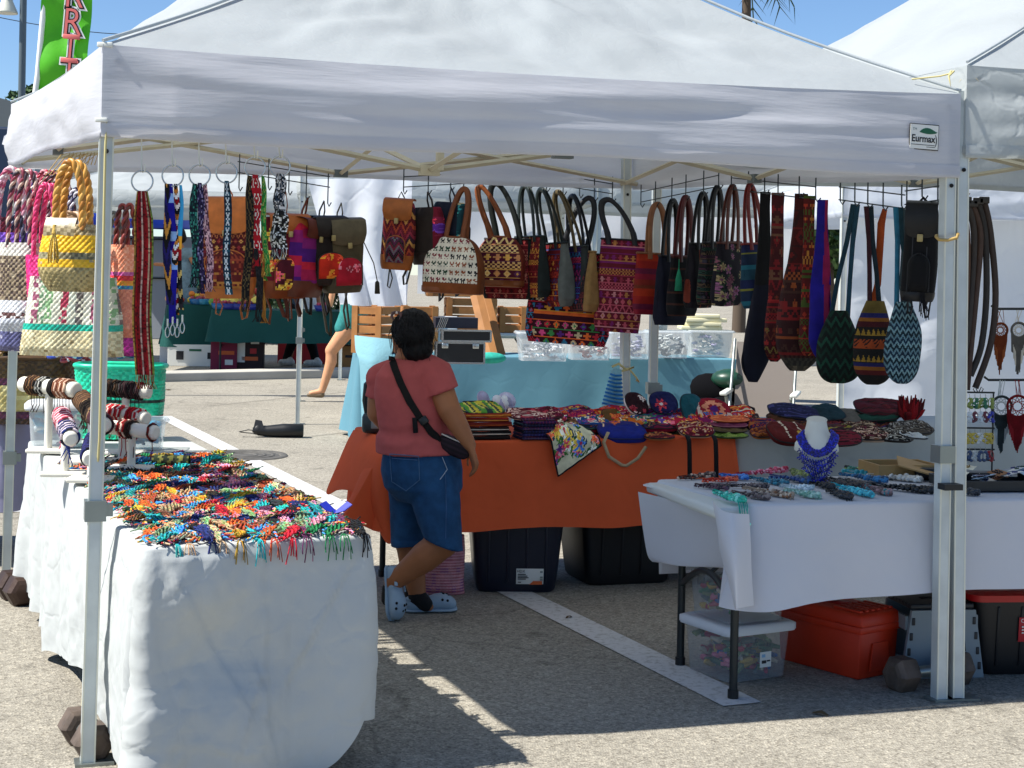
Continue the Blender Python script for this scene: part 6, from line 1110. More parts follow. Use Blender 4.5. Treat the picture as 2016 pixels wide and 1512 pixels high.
for k,(px,py,h,W,D,hh,fn,rz,ti,pip,lab) in enumerate([(1250,800,.05,.14,.13,.06,flowers('#2a0c14',['#8a1a2a','#c8b8b0'],['#3a1a20'],31,.03,.2,.2,14),20,55,'#100c10','black and red domed coin purse standing at the back'),(1305,798,.05,.155,.13,.06,flowers('#141a4a',['#a01a2a','#3a3a8a','#d0c8c8'],['#201040'],32,.03,.2,.2,14),0,55,'#0c1030','navy and red domed coin purse standing at the back'),(1300,830,.02,.19,.10,.05,lambda x,z:C('#a01424') if x>.01 else C('#1a2a90') if x>-.05 else C('#c83a2a'),6,16,'#5a0c14','red and blue silk pouch in the middle of the pile'),(1300,846,.0,.17,.09,.04,solid('#6a3a1c'),-4,12,'#3a1e10','brown leather pouch under the silk pouch'),(1285,852,.0,.13,.08,.04,solid('#1a4a2c'),14,12,'#0c2418','dark green pouch beside the brown leather pouch'),(1345,852,.0,.15,.08,.04,MR2,0,12,'#2a0810','red patterned pouch in the front of the pile'),(1300,866,.0,.16,.09,.035,huipil('#4a0f18',['#8a2a2a','#2a3a2a','#b06a3a'],71,.02,.02),8,10,'#1a080c','dark red fringed pouch at the front edge'),(1371,864,.0,.19,.13,.05,huipil('#6a0f20',['#a83a4a','#c8a080','#d89a40','#4a0a18'],73,.018,.016),-4,30,'#2a0810','maroon striped pouch sagging over the table edge'),(1365,828,.06,.16,.20,.05,solid('#0f4a54'),18,62,'#0a2a34','teal pouch standing behind the big red pouch'),(1400,832,.07,.23,.21,.06,lambda x,z:C('#4a1a6a') if math.hypot(x-.02,z-.02)<.022 else C('#d88a6a') if abs(math.hypot(x-.02,z-.02)-.045)<.014+.008*math.cos(9*math.atan2(z-.02,x-.02)) else C('#c8b0a4') if abs(x+.065+.1*z)<.012 or(x>.07 and z<-.02) else C('#8a0f24'),-6,48,'#4a0812','big red pouch with a purple flower and cream bands propped on the pile'),(1440,862,.0,.20,.12,.022,stripes([(.01,'#5a7a2a'),(.006,'#8a9a4a')]),2,8,'#2a3a14','green round pouch at the bottom of the round stack'),(1440,860,.024,.20,.12,.020,solid('#5a4a2a'),5,8,'#3a2a1a','olive round pouch, second in the round stack'),(1438,858,.046,.20,.12,.020,solid('#6a2a44'),0,8,'#8a4a5a','plum round pouch, third in the round stack'),(1440,856,.068,.21,.12,.024,stripes([(.02,'#c85a34'),(.008,'#e0804a')]),3,8,'#e07a44','bright orange round pouch on top of the round stack')]):
 b_=onO(px,py+(18 if ti>40 else 0),h if ti<40 else 0);pouch(lab,(b_.x,b_.y+.07,b_.z+(D*.46*math.sin(R(ti)) if ti>20 else 0)),W,D,hh,fn,og+rz,ti,0,pip,seed=k,round_=2.3 if 'round' in lab or 'domed' in lab else 2.8)
fl_=['#4a0f1a','#2a1430','#5a1c14','#14243a','#6a1226','#3a2414','#1c3a34','#52102a']
for k in range(16):
 px=1070+k*25;b_=onO(px,857-(k%3)*3)+Vector((0,.09+.03*(k%2),0));fn=huipil(fl_[k%8],['#8a3a30','#a87a4a','#2a2a5a','#7a1a3a','#3a5a3a'],100+k,.02,.022);pouch('flat %s pouch in the bottom layer, %s from the left'%(['wine','violet','brick','navy','crimson','brown','teal','plum'][k%8],ordn(k+1)),(b_.x,b_.y,OZ+.006+.022*(k%2)),.21,.17,.06,fn,og+(k*29%40)-20,8+k%9,(k*5%10)-5,'#140c0e',seed=k+60)
hot=['#a01428','#b83a20','#7a1450','#1c4a8a','#c0281c','#8a1030','#d06a20','#1f6a5a','#5a1a6a','#b01838']
for k in range(15):
 px=1082+k*27;b_=onO(px,857);fn=huipil(hot[k%10],['#e0a040','#d8c8a8','#c02a4a','#2a5aa0','#3a8a5a','#e0703a','#401020'],140+k,.022,.02) if k%3 else flowers(hot[k%10],['#e0a050','#e05a70','#d8c8b0','#5a3a90'],['#2a5a3a','#a02a3a'],150+k,.02,.22,.2,26)
 pouch('bright %s woven pouch in the upper layer, %s from the left'%(['crimson','brick','magenta','blue','scarlet','cherry','orange','teal','violet','ruby'][k%10],ordn(k+1)),(b_.x,b_.y+.13+.03*(k%3),OZ+.058+.014*(k%3)),.19,.15,.05,fn,og+(k*41%50)-25,16+(k*11%16),(k*7%14)-7,['#2a0c14','#d8b080','#1a1030'][k%3],seed=k+90)
t=thing('rolled_cloth','white cloth roll lying behind the blue bag','cloth',onO(1296,842)+Vector((0,.12,.07)),R(og+8));mb=MB();mb.tube([(-.11,0,0),(-.06,.005,.008),(0,0,.012),(.06,-.005,.02),(.11,0,.03)],[.014,.024,.026,.022,.016],14,C('#cfc9b8'));mb.build('roll','cloth',t)
for k,px in enumerate((1355,1407)):
 q=onO(px,868);mb=MB();mb.tube([q+Vector((0,.05,.02)),q+Vector((0,-.035,.004)),q+Vector((.003,-.045,-.06)),q+Vector((.006,-.05,-.19))],.013,6,C('#0d0c0e'),flat=.25,up=(0,1,0));tag(mb.build('hanging_strap','cloth'),['left','right'][k]+' one of two black straps hanging down the orange cloth','strap','black straps on the orange cloth')
def onW(px,py):q=G(px,py,WZ+.006);return Vector((q.x,q.y,WZ+.006))
gl=[(1470,842,.12,.10,.08,huipil('#2a1418',['#6a3a30','#8a7a6a','#3a1a1a'],81,.014,.014),'brown dotted figure bundle at the left end of the back table'),(1508,846,.13,.10,.05,huipil('#2a1440',['#8a2a2a','#a05a2a'],82,.016,.02),'purple and orange pouch beside the round stack'),(1518,858,.14,.07,.04,huipil('#7a3a18',['#a8602a','#5a1a10','#3a1a3a'],83,.014,.014),'rust braided pouch at the front of the back table'),(1556,862,.17,.12,.07,lambda x,z:C('#d8c8b0') if abs(x+.04)<.004 or abs(x-.05)<.004 else C('#c8a040') if math.hypot(x-.03,z+.03)<.012 else C('#5a1614'),'brick red pouch with a small gold tag left of the bust'),(1560,838,.19,.13,.06,solid('#4a2a12'),'brown suede hat shaped pouch behind the brick red pouch'),(1570,815,.20,.13,.06,stripes([(.02,'#1a1a3c'),(.006,'#3a3a6a')]),'dark violet cap lying on the back pile'),(1628,838,.18,.12,.05,huipil('#3a1018',['#7a2a2a','#5a1a4a','#2a0c14'],84,.02,.02),'dark red patterned pouch behind the bust'),(1640,812,.12,.12,.04,solid('#163038'),'dark teal pointed pouch on the back pile'),(1660,856,.16,.10,.05,huipil('#2a1414',['#6a2a1a','#8a8030','#4a1a2a'],85,.02,.02),'brown pouch with a yellow corner right of the bust'),(1652,868,.18,.09,.03,stripes([(.012,'#6a1626'),(.008,'#2a0c12')]),'flat crimson striped pouch at the front right of the bust'),(1692,822,.15,.12,.03,solid('#5a5650'),'grey board lying on the back pile'),(1700,850,.14,.09,.05,huipil('#2a1c14',['#6a4a34','#a08a70','#4a1a18'],86,.012,.012),'brown shell trimmed pouch in the middle of the back table'),(1735,842,.16,.10,.05,huipil('#1c1420',['#3a2a5a','#6a3a1a','#5a1a1a'],87,.016,.016),'dark multicolour pouch under the red pile'),(1745,800,.20,.14,.05,stripes([(.03,'#4a0f1a'),(.01,'#2a1014')]),'wine red pouch lying flat near the right end'),(1735,818,.17,.13,.04,solid('#123a30'),'dark green pouch under the wine red pouch'),(1765,862,.15,.08,.04,huipil('#1a1612',['#8a8478','#3a302a','#c8c4b8'],88,.012,.014),'black and white patterned pouch at the front edge'),(1800,850,.18,.10,.05,huipil('#2a2420',['#5a5248','#8a8680'],89,.016,.02),'grey-brown wrap with white fringe at the right end'),(1805,862,.12,.06,.02,solid('#b0b4b4'),'small white paper packet at the right end of the back table'),(1720,862,.13,.08,.05,huipil('#3a1c14',['#8a5a3a','#6a2a3a','#c8a890'],90,.012,.012),'brown beaded purse at the front of the back table'),(1600,850,.16,.10,.05,huipil('#2a1010',['#4a1a1a','#6a3a1a'],91,.018,.02),'dark maroon pouch hidden behind the bust')]
for k,(px,py,W,D,hh,fn,lab) in enumerate(gl):
 lift=max(0,(846-py))/F*8.4*.75;q=onW(px,max(py,842)+2);pouch(lab,(q.x,q.y+.08+lift*.9,q.z+lift*.9),W*1.4,D*1.35,hh*1.15,fn,og+(k*37%30)-15,14+(k*13%20),(k*7%12)-6,'#140c0e',seed=k+30,grp='textile goods on the back table')
t=thing('red_bundle','spiky red cloth bundle on the back table beside the right tent leg','cloth bundle',onW(1800,846)+Vector((0,.10,.03)));mb=MB();rr=random.Random(8)
for k in range(60):a=rr.uniform(0,6.28);r=rr.uniform(.03,.085);mb.tube([(0,0,0),(r*math.cos(a)*.7,r*math.sin(a)*.5,.05),(r*math.cos(a),r*math.sin(a)*.6,.10+rr.uniform(-.05,.05))],[.02,.016,.003],5,C(rr.choice(['#6a0c14','#8a1018','#4a0a10'])))
mb.build('cloth','knit',t)
sheet('hanging_towel','table_cyan',[[P(1204,728,8.82),P(1212,724,8.80),P(1224,728,8.80)],[P(1196,762,8.82),P(1210,760,8.77),P(1224,764,8.80)],[P(1184,798,8.84),P(1206,800,8.76),P(1230,806,8.80)]],label='pale blue ribbed towel tied to the centre tent leg',cat='towel')
for k in range(9):
 f=(k+.5)/9;a=P(1203-18*f,733+64*f,8.80);b=P(1223+4*f,735+70*f,8.785);m_=P(1212-5*f,736+66*f,8.755-.004);mb=MB();mb.tube([a,(a+m_)/2+Vector((0,-.012,0)),m_,(m_+b)/2+Vector((0,-.010,0)),b],.006,5,C('#1f6aa8'));o=mb.build('stripe','cloth');o.parent=bpy.data.objects['hanging_towel']
mb=MB();mb.tube([P(1205,722,8.83),P(1218,716,8.82),P(1232,727,8.82),P(1248,723,8.85),P(1234,728,8.82),P(1214,732,8.82)],.007,6);mb.tube([P(1240,728,8.83),P(1252,742,8.83),P(1258,752,8.84),P(1252,748,8.84)],.005,6);tag(mb.build('knotted_cord','rope_yellow'),'pale cord knotted around the centre tent leg','cord')
q=onO(722,862)+Vector((0,.25,0));t=thing('card_reader_stand','dark green upright device with a grey foot behind the woman','device',q);mb=MB();mb.rbox((0,0,.05),(.09,.10,.10),.02,C('#2a3436'));mb.build('foot','plastic',t);mb=MB();mb.tube([(-.02,0,.08),(-.035,0,.16),(-.03,0,.24),(.0,.0,.27)],.014,8,C('#101a18'));mb.build('handle','plastic',t);mb=MB();mb.rbox((.02,-.052,.05),(.035,.01,.05),.004,C('#7a8484'));mb.build('panel','plastic',t)
# ================================================================= necklaces on the right table
def onR(px,py,h=0):q=G(px,py,RZ+.006);return Vector((q.x,q.y,RZ+.008+h))
def necklace(label,a,b,w_,cols,r=.006,strands=2,seed=1,pend=None,grp='necklaces on the right table'):
 """a long loop lying on the cloth from pixel a to pixel b"""
 A=onR(*a);B=onR(*b);d=B-A;L=d.length;u=d.normalized();n_=Vector((-u.y,u.x,0));t=thing('necklace',label,'necklace',A,0,grp);rr=random.Random(seed);Wd=mm(w_,6.2)*3.4;A=A-u*.02;d=B-A;L=d.length;r*=1.0;strands=3;mb=MB();ck=[C(c) for c in cols];prev=None;cord=MB()
 n=int((2*L+Wd)/(r*1.7))
 for s in range(strands):
  pts=[]
  for k in range(n):
   th=2*math.pi*k/n;x=L/2*(1-math.cos(th));y=Wd/2*math.sin(th)*(.35+.65*(x/L))*(1-.3*s)+.004*nz(k*.3,seed,s);p=A+u*x+n_*y;p.z+=rr.uniform(0,.006)+.004*s;pts.append(p)
   if x>L*.30 or s==0 and k%2==0:q=r*rr.uniform(.7,1.25)*(1.25 if x>L*.6 else .8);mb.sphere(p+Vector((0,0,q*.5)),(q,q*rr.uniform(.7,1.1),q*.85),7,5,ck[rr.randrange(len(ck))])
  cord.tube([p+Vector((0,0,.002)) for p in pts[::3]],.0016,4,ck[0],closed=True)
 mb.local(t);tag(mb.build('beads','beads',t),kind='stuff');cord.local(t);cord.build('cord','knit',t)
 if pend:
  mb=MB();e=B.copy()
  for k in range(pend[1]):p=e+n_*rr.uniform(-.02,.02);q=[p,p+Vector((0,-.03,-.012)),p+Vector((rr.uniform(-.01,.01),-.036,-.05-rr.uniform(0,.02))),p+Vector((rr.uniform(-.01,.01),-.037,-.075))];mb.tube(q,.0016,4,ck[0]);mb.sphere(q[-1],.005,7,5,C(pend[0]));mb.sphere(q[2],.004,7,5,ck[0])
  mb.local(t);mb.build('pendants','beads',t)
 return t
NK=[('brown and cream bead necklace at the back left corner',(1342,945),(1405,940),7,['#4a2a22','#8a6a5a','#c8a890','#2a1814'],.007),('coral red bead necklace beside the brown one',(1392,950),(1450,948),8,['#c02a1c','#e05a30','#8a1a14'],.006),('bright blue tufted bead necklace at the back',(1425,940),(1470,946),8,['#2a6ab8','#4a8ad0','#1a4a90'],.007),('pink and red rope necklace along the back edge',(1455,938),(1548,930),5,['#b01c40','#d85a78','#e0a0b0'],.007),('dark purple bead necklace with long cords',(1376,960),(1432,966),6,['#3a2430','#5a3a48','#241820'],.006),('long black cord necklace with grey beads',(1400,960),(1512,962),4,['#2a2224','#5a4a4a','#8a7a74'],.005),('teal and blue bead necklace in the second row',(1480,945),(1550,958),7,['#1a6a80','#2a8aa0','#14485a'],.006),('navy pebble necklace below the pink rope',(1522,943),(1592,952),8,['#1f3a70','#2a5a90','#3a4a5a'],.008),('olive green tufted bead necklace standing proud',(1562,930),(1596,948),14,['#6a7a3a','#8a9a50','#4a5a2a'],.011),('turquoise bead necklace hanging over the front left corner',(1408,972),(1462,990),11,['#1fa890','#3ac8a8','#0f8a78','#8ae0cc'],.007),('grey stone chip necklace in the front row',(1448,975),(1512,985),7,['#5a4a48','#8a7a74','#3a302e'],.007),('beige and brown bead necklace right of the stone chips',(1470,966),(1560,982),7,['#a08a74','#6a5040','#c8b49c','#8a5a34'],.006),('pale green glass bead necklace with hanging drops',(1550,970),(1612,982),10,['#8ab0a0','#b0d0c0','#6a9a84'],.006),('clear glass bead necklace lying in the middle',(1545,962),(1600,966),9,['#b8c4c4','#98a8ac','#d0dada'],.006),('black cord necklace with black stones at the front',(1632,970),(1674,984),8,['#101216','#20242a','#0a0a0c'],.008),('black bead choker behind the front row',(1600,956),(1640,964),7,['#0c0c0e','#1c1c20'],.007),('wide dark brown stone necklace below the bust',(1604,945),(1700,962),16,['#2a2422','#3a322e','#1a1614','#4a3e38'],.009),('aqua bead necklace with a wavy shape',(1640,958),(1716,980),9,['#2aa8b8','#4ac8d0','#1a8a9a'],.006),('mauve and teal stone necklace right of the aqua one',(1690,960),(1752,976),8,['#7a5a5a','#9a7a78','#5a4444','#2a7a80'],.007),('blue bead rope towards the back right',(1660,938),(1745,952),7,['#1a5a80','#2a78a8','#123a5a'],.008),('green and black ball bead necklace at the back right',(1672,925),(1752,938),10,['#3a7a6a','#141c1a','#6aa890','#8ab84a'],.011),('turquoise ball necklace along the wooden tray',(1668,932),(1740,940),6,['#2a90a0','#3ab0b8'],.010),('white chip shell necklace',(1716,940),(1812,950),8,['#c8c4b8','#e0dcd0','#a8a498'],.009),('long black tufted necklace by the tent leg',(1700,958),(1834,972),9,['#0c0d10','#16181c','#060608'],.009),('black bead coil right of the paired legs',(1882,972),(1925,976),8,['#101216','#2a2e34'],.008)]
for k,(lab,a,b,w_,cols,r) in enumerate(NK):necklace(lab,a,b,w_,cols,r,2,k,{9:('#8ae0cc',8),12:('#5a6a6a',6),14:('#16181c',7),11:('#5a5a60',2)}.get(k))
q=onR(1606,946);t=thing('display_bust','cream necklace bust wearing a deep blue beaded collar','display bust',q,R(-8))
def bust():
 mb=MB();A=[]
 for(z,wx,wy,oy) in((0,.035,.03,.0),(.10,.05,.032,0),(.125,.092,.045,.0),(.15,.088,.045,.004),(.178,.066,.044,.008),(.20,.050,.042,.012),(.225,.043,.038,.014),(.245,.040,.035,.016),(.252,.036,.031,.016)):
  A.append([(wx*math.cos(a),wy*math.sin(a)+oy-(.03*max(0,-math.sin(a))*(1 if .08<z<.19 else .3)),z+.01*math.sin(a)) for a in np.linspace(0,2*math.pi,41)[:-1]])
 A=np.array(A);mb.grid(A,close=True);mb.fan(A[-1]);return mb
bust().build('form','velvet_white',t);mb=MB();mb.tube([(.041*math.cos(a),.034*math.sin(a)+.016,.249+.01*math.sin(a)) for a in np.linspace(0,6.28,33)[:-1]],.0025,5,closed=True);mb.build('top_rim','velvet_white',t)
t2_=thing('necklace','deep blue beaded collar with hanging fringe on the cream bust','necklace',q+Vector((0,-.01,.12)),R(-8));rr=random.Random(4);mb=MB();cb=[C('#12147a'),C('#1a1ea8'),C('#0c0e5a'),C('#2a34c0')]
for row in range(5):
 for k in range(58):
  a=math.pi*(k/57)*1.16-.25;r0=.052+row*.0058;x=r0*math.cos(math.pi-a)*1.10;z=.085-.0055*row-.075*math.sin(max(0,a))**1.3;y=-.026-.034*math.sin(max(0,a))-.003*row;mb.sphere((x,y,z+rr.uniform(-.002,.002)),.0048,6,4,cb[rr.randrange(4)])
for k in range(17):
 f=k/16;x=-.075+.15*f;z0=.015-.045*math.sin(math.pi*f);L=.055+.06*math.sin(math.pi*f)+rr.uniform(-.015,.015);n=int(L/.006)
 for i in range(n):
  zz=z0-L*i/n;xx=x*(1-.1*i/n)+.003*math.sin(i*.9+k);mb.sphere((xx,-.072+.012*i/n,zz),.0034,5,4,cb[rr.randrange(4)])
  if i%2:s=1 if(i//2)%2 else-1;mb.sphere((xx+s*.008,-.073,zz-.002),(.007,.003,.003),5,4,cb[rr.randrange(4)],M=Matrix.Rotation(s*R(35),3,'Y'))
mb.build('beads','beads',t2_)
q=onR(1775,940);t=thing('wooden_tray','pale wooden tray at the back of the necklace table','tray',q+Vector((0,.05,0)),R(12))
mb=MB();mb.box((0,0,.006),(.27,.20,.008));mb.build('bottom','wood_box',t,smooth=False)
for c,s in(((0,-.1,.03),(.27,.010,.055)),((0,.1,.03),(.27,.010,.055)),((-.135,0,.03),(.010,.21,.055)),((.135,0,.03),(.010,.21,.055))):mb=MB();mb.rbox(c,s,.002);mb.build('side','wood_box',t,smooth=False)
mb=MB();mb.box((0,0,.004),(.26,.19,.006));o=mb.build('tray_lid','wood_box',smooth=False);o.location=q+Vector((.10,-.04,.035));o.rotation_euler=(R(6),R(14),R(-10));tag(o,'loose wooden lid leaning on the pale tray','tray lid')
mb=MB();mb.rbox((0,0,.025),(.14,.12,.045),.004,C('#16181a'));o=mb.build('jewellery_box','plastic',loc=onR(1835,945)+Vector((0,.05,0)));tag(o,'small black jewellery box beside the wooden tray','box')
q=onR(1965,968);t=thing('card_tray','black tray heaped with earring cards at the right edge','tray',q+Vector((0,.12,0)),R(10))
mb=MB();mb.box((0,0,.006),(.40,.26,.008),col=C('#141618'));mb.build('bottom','plastic',t,smooth=False)
for c,s in(((0,-.13,.022),(.40,.008,.04)),((0,.13,.022),(.40,.008,.04)),((-.20,0,.022),(.008,.26,.04)),((.20,0,.022),(.008,.26,.04))):mb=MB();mb.rbox(c,s,.002,C('#16191b'));mb.build('side','plastic',t,smooth=False)
rr=random.Random(12);cl=[('white','#d8d6d0'),('kraft brown','#8a5a34'),('pale blue','#a8c0d0'),('lilac','#b8b0c8'),('cream','#d8d0b8')]
pos=['at the back left','at the back','at the back right','left of the middle','in the middle','right of the middle','at the front left','at the front','at the front right','on top at left','on top at right','leaning on the tray end','topmost','half buried at left','half buried at right','under the blue one']
for k in range(16):
 nm,c=cl[k%5];o=thing('earring_card',f'{nm} earring card {pos[k]} of the black tray','card',t.location+Vector((rr.uniform(-.17,.16),rr.uniform(-.10,.10),.03+.003*k)),rr.uniform(0,6),'earring cards in the black tray');o.rotation_euler=(rr.uniform(-.25,.25),rr.uniform(-.25,.25),rr.uniform(0,6));mb=MB();mb.box((0,0,0),(.085,.055,.0012),col=C(c));mb.build('card','paint',o,smooth=False)
 mb=MB();e=C(rr.choice(['#1c1c20','#5a1a14','#1a2a6a','#8a6a2a','#2a4a3a']))
 for s in(-1,1):
  for j in range(7):mb.sphere((s*.014+rr.uniform(-.006,.006),-.012+j*.005,.003),.0036,5,4,e)
 mb.build('earring_pair','beads',o)
def dreamcatcher(label,px,y0,yc,r,y1,Y,col,col2):
 h=P(px,y0,Y);t=thing('dreamcatcher',label,'dreamcatcher',h,0,'macrame hangings at right');c=P(px,yc,Y)-h;L=mm(y1-yc,Y);mb=MB();rr=random.Random(px)
 for k in range(5):mb.tube([(rr.uniform(-.02,.02),0,0),(rr.uniform(-.02,.02),0,c.z+r)],.0014,4,C(col2))
 mb.build('cord','knit',t);mb=MB();mb.tube([(c.x+r*math.cos(a),0,c.z+r*math.sin(a)) for a in np.linspace(0,6.28,29)[:-1]],.006,6,C(col),closed=True)
 for k in range(12):a=k*math.pi/6;b=a+2.2;mb.tube([(r*math.cos(a),0,c.z+r*math.sin(a)),(r*.4*math.cos((a+b)/2),-.003,c.z+r*.4*math.sin((a+b)/2)),(r*math.cos(b),0,c.z+r*math.sin(b))],.0016,4,C(col2))
 mb.build('hoop','knit',t);mb=MB()
 for k in range(44):f=k/43*2-1;z1=c.z-L*(1-.55*abs(f))-rr.uniform(-.01,.01);z0=c.z-r*math.sqrt(max(0,1-f*f));x=f*r;mb.tube([(x,-.004,z0),(x*.95,-.006,(z0+z1)/2),(x*.82+rr.uniform(-.004,.004),-.004,z1)],.0026,4,np.array([C(col),C(col2) if abs(abs(f)*.5-.3)<.12 else C(col),C(col)]))
 mb.build('fringe','knit',t)
Yd=7.6
dreamcatcher('rust brown macrame hanging with long fringe',1970,608,650,.032,736,Yd,'#6a3014','#8a4a24');dreamcatcher('grey and cream chevron macrame hanging at the right edge',2006,608,650,.035,738,Yd,'#5a5650','#c8c0b0');dreamcatcher('slate grey dreamcatcher with a white chevron fringe',1972,748,800,.045,892,Yd-.3,'#2a3436','#a8b0b0');dreamcatcher('deep red dreamcatcher at the right edge',2004,748,800,.048,892,Yd-.35,'#6a0a10','#8a1a20')
t=thing('display_bars','black rod display rack holding the macrame hangings','rack',G(2010,930,0.0)*0+Vector((P(2030,900,Yd).x,Yd,0)))
for y0,xx in((608,1952),(748,1938)):mb=MB();mb.tube([P(xx,y0-6,Yd-.01),P(xx+8,y0,Yd),P(2060,y0,Yd)],.006,6);mb.local(t);mb.build('rod','dark_metal',t)
mb=MB();mb.tube([P(2050,590,Yd+.01),(P(2050,590,Yd).x,Yd+.01,.78)],.01,8);mb.local(t);mb.build('upright','dark_metal',t)
Ye=6.95;q=P(1918,930,Ye);t=thing('earring_rack','black scroll topped rack hung with earrings on the right','rack',(q.x,q.y,RZ+.01))
mb=MB()
for x in(1884,1956):mb.tube([P(x,772,Ye),(P(x,772,Ye).x,Ye,RZ+.012)],.004,6)
for y in(772,800,842,884,905):mb.tube([P(1882,y,Ye),P(1958,y+1,Ye)],.004,6)
for s in(-1,1):mb.tube([P(1926+s*1,772,Ye),P(1926+s*6,762,Ye),P(1926+s*10,766,Ye),P(1926+s*7,771,Ye)],.0022,5)
mb.local(t);mb.build('frame','dark_metal',t);mb=MB();mb.rbox((0,0,.004),(.2,.10,.008),.003);mb.build('foot','dark_metal',t)
ec=[['#8a1a1c','#3a5a2a','#1f6a4a','#7a8a3a'],['#1a2a90','#3aa0c0','#c8d0d4','#5a1a2a'],['#b8a03a','#d0c890','#c8c8c4','#2a2a2e'],['#7a7a2a','#3a4a6a','#b8b8b4','#8a1418']];rr=random.Random(2);rown=['top','second','third','bottom']
for r_,y in enumerate((776,803,845,880)):
 for k in range(7):
  px=1888+k*10.5;c=C(rr.choice(ec[r_]));o=thing('earring',f'{ordn(k + 1)} earring from the left in the {rown[r_]} row of the black rack','earring',P(px,y,Ye-.012),0,'earrings on the black rack');mb=MB();mb.tube([(0,0,0),(0,-.002,-.016)],.0012,4,C('#888880'))
  for j in range(5):mb.sphere((rr.uniform(-.010,.010),-.003,-.022-j*.009),(.009,.004,.007),6,5,c)
  mb.tube([(.012*math.cos(a),-.003,-.038+.022*math.sin(a)) for a in np.linspace(0,6.28,15)[:-1]],.002,4,c,closed=True);mb.build('drop','beads',o)
# ================================================================= below and behind the tables
def solid_bin(label,loc,rz,W,D,Hh,mat,lid=None,sticker=None,red=None,grp='storage bins under the tables',taper=.16):
 t=thing('storage_bin',label,'storage bin',loc,rz,grp);mb=MB()
 def ring(w_,d_,z,r=.05):return[(sx*(w_/2-r)+r*math.cos(a),sy*(d_/2-r)+r*math.sin(a),z) for sx,sy,a0 in((1,1,0),(-1,1,90),(-1,-1,180),(1,-1,270)) for a in np.radians(np.linspace(a0,a0+90,6))]
 R_=[ring(W*.80,D*.80,.003),ring(W*(1-taper),D*(1-taper),.02)]+[ring(W*(1-taper*(1-z)),D*(1-taper*(1-z)),Hh*z) for z in(.2,.4,.6,.8,.93)]+[ring(W+.012,D+.012,Hh*.935),ring(W+.02,D+.02,Hh)];mb.grid(np.array(R_),close=True);mb.fan(np.array(R_[0])[::-1]);mb.build('tub',mat,t,sharp=50)
 for s in(-1,1):
  for x in(-.3,-.1,.1,.3):mb=MB();mb.rbox((x*W,s*D*.5*(1-taper*.5),Hh*.5),(.012,.012,Hh*.75),.004,M=Matrix.Rotation(-s*math.atan(taper*D/2/Hh),3,'X'));mb.build('rib',mat,t)
 mb=MB();mb.grid(np.array([ring(W+.035,D+.035,Hh-.02),ring(W+.04,D+.04,Hh+.006),ring(W-.01,D-.01,Hh+.02),ring(W-.06,D-.06,Hh+.012)]),close=True);mb.fan(np.array(ring(W-.06,D-.06,Hh+.012)));mb.build('lid',lid or mat,t,sharp=50)
 if sticker:
  x,z,w_,h_=sticker;y=-D/2*(1-taper*(1-z/Hh))-.008;st=MB();st.rbox((x,y,z),(w_,.002,h_),.0006,M=Matrix.Rotation(-math.atan(taper*D/2/Hh)*-1,3,'X'));so_=st.build('sticker',red or 'paper',t)
  Mt=Matrix.Translation((x,y-.006,z))@Matrix.Rotation(R(90),4,'X')
  if red:text_obj('lettering','C',h_*.22,'paper',so_,Mt@Matrix.Translation((-w_*.3,h_*.36,0)),extrude=.0005);mb=MB();[mb.box((x-w_*.05,y-.006,z+h_*k),(w_*.6,.001,h_*.05)) for k in(.12,.0,-.12)];mb.build('print','paper',so_,smooth=False)
  else:
   text_obj('lettering','HDX',h_*.24,'print_black',so_,Mt@Matrix.Translation((-w_*.33,h_*.33,0)),extrude=.0005)
   for k,(dx,dz,lw) in enumerate(((-.3,.14,.3),(-.27,.03,.36),(-.25,-.07,.4),(-.3,-.16,.3),(-.38,-.36,.12))):mb=MB();mb.box((x+dx*w_,y-.005,z+dz*h_),(lw*w_,.001,h_*.05));mb.build('print','print_black',so_,smooth=False)
   mb=MB();mb.prism([(-.02,-.5),(.45,-.5),(.45,-.28),(.12,-.28)],.001,Matrix.Rotation(R(90),3,'X')@Matrix.Diagonal((w_,h_,1)),(x,y-.005,z));mb.build('print','print_orange',so_,smooth=False)
   for dz in(.3,-.05,-.2):mb=MB();mb.box((x+.42*w_,y-.005,z+dz*h_),(.1*w_,.001,h_*.12));mb.build('print','steel',so_,smooth=False)
 return t
q=G(1010,1182);solid_bin('black lidded storage bin with a white label under the orange table',(q.x,q.y+.40,0),R(4),.47,.52,.40,'bin_navy',sticker=(.065,.085,.135,.078))
q=G(1222,1166);solid_bin('plain black storage bin under the orange table near the white table leg',(q.x,q.y+.38,0),R(18),.54,.46,.41,'bin_black')
q=G(2005,1335);solid_bin('black storage bin with a red lid at the right edge',(q.x+.04,q.y+.22,0),R(8),.50,.40,.325,'bin_black','lid_red',sticker=(-.03,.19,.07,.10),red='print_red')
market('pink and white woven bag standing behind the woman',872,1058,1066,1180,78,84,7.86,lambda x,z:C('#c89098') if int(-z/.007)%2 else C(['#a85a68','#8a4a78','#b06a74'][H(3,int(x/.02)+50,int(z/.03)+50)%3]),('#a84a60','#d89aa0'),8,seed=14,weave=.008,grp=None)
for o in COL.objects:
 if o.name.startswith('market_bag') and 'standing behind' in o.get('label',''):o.location.z=.002
q=G(1456,1350);dl=(G(1347,1318)-q);dr=(G(1556,1336)-q);rz=math.atan2(dr.y,dr.x);ctr=q+(dl+dr)/2
YC=['#a83a4a','#3a7a4a','#c8b8a0','#2a5a9a','#d8728a','#3a5a3a','#7a8a5a','#b01a44','#c8a040','#5a6a6a']
clear_box('lower clear bin of coloured yarn with a white lid under the necklace table',(ctr.x,ctr.y+.02,.002),rz,dr.length*1.25,max(.26,dl.length*1.0),.21,True,YC,'clear_bin_dark',n=60,sticker=(.03,.08,.055,.06))
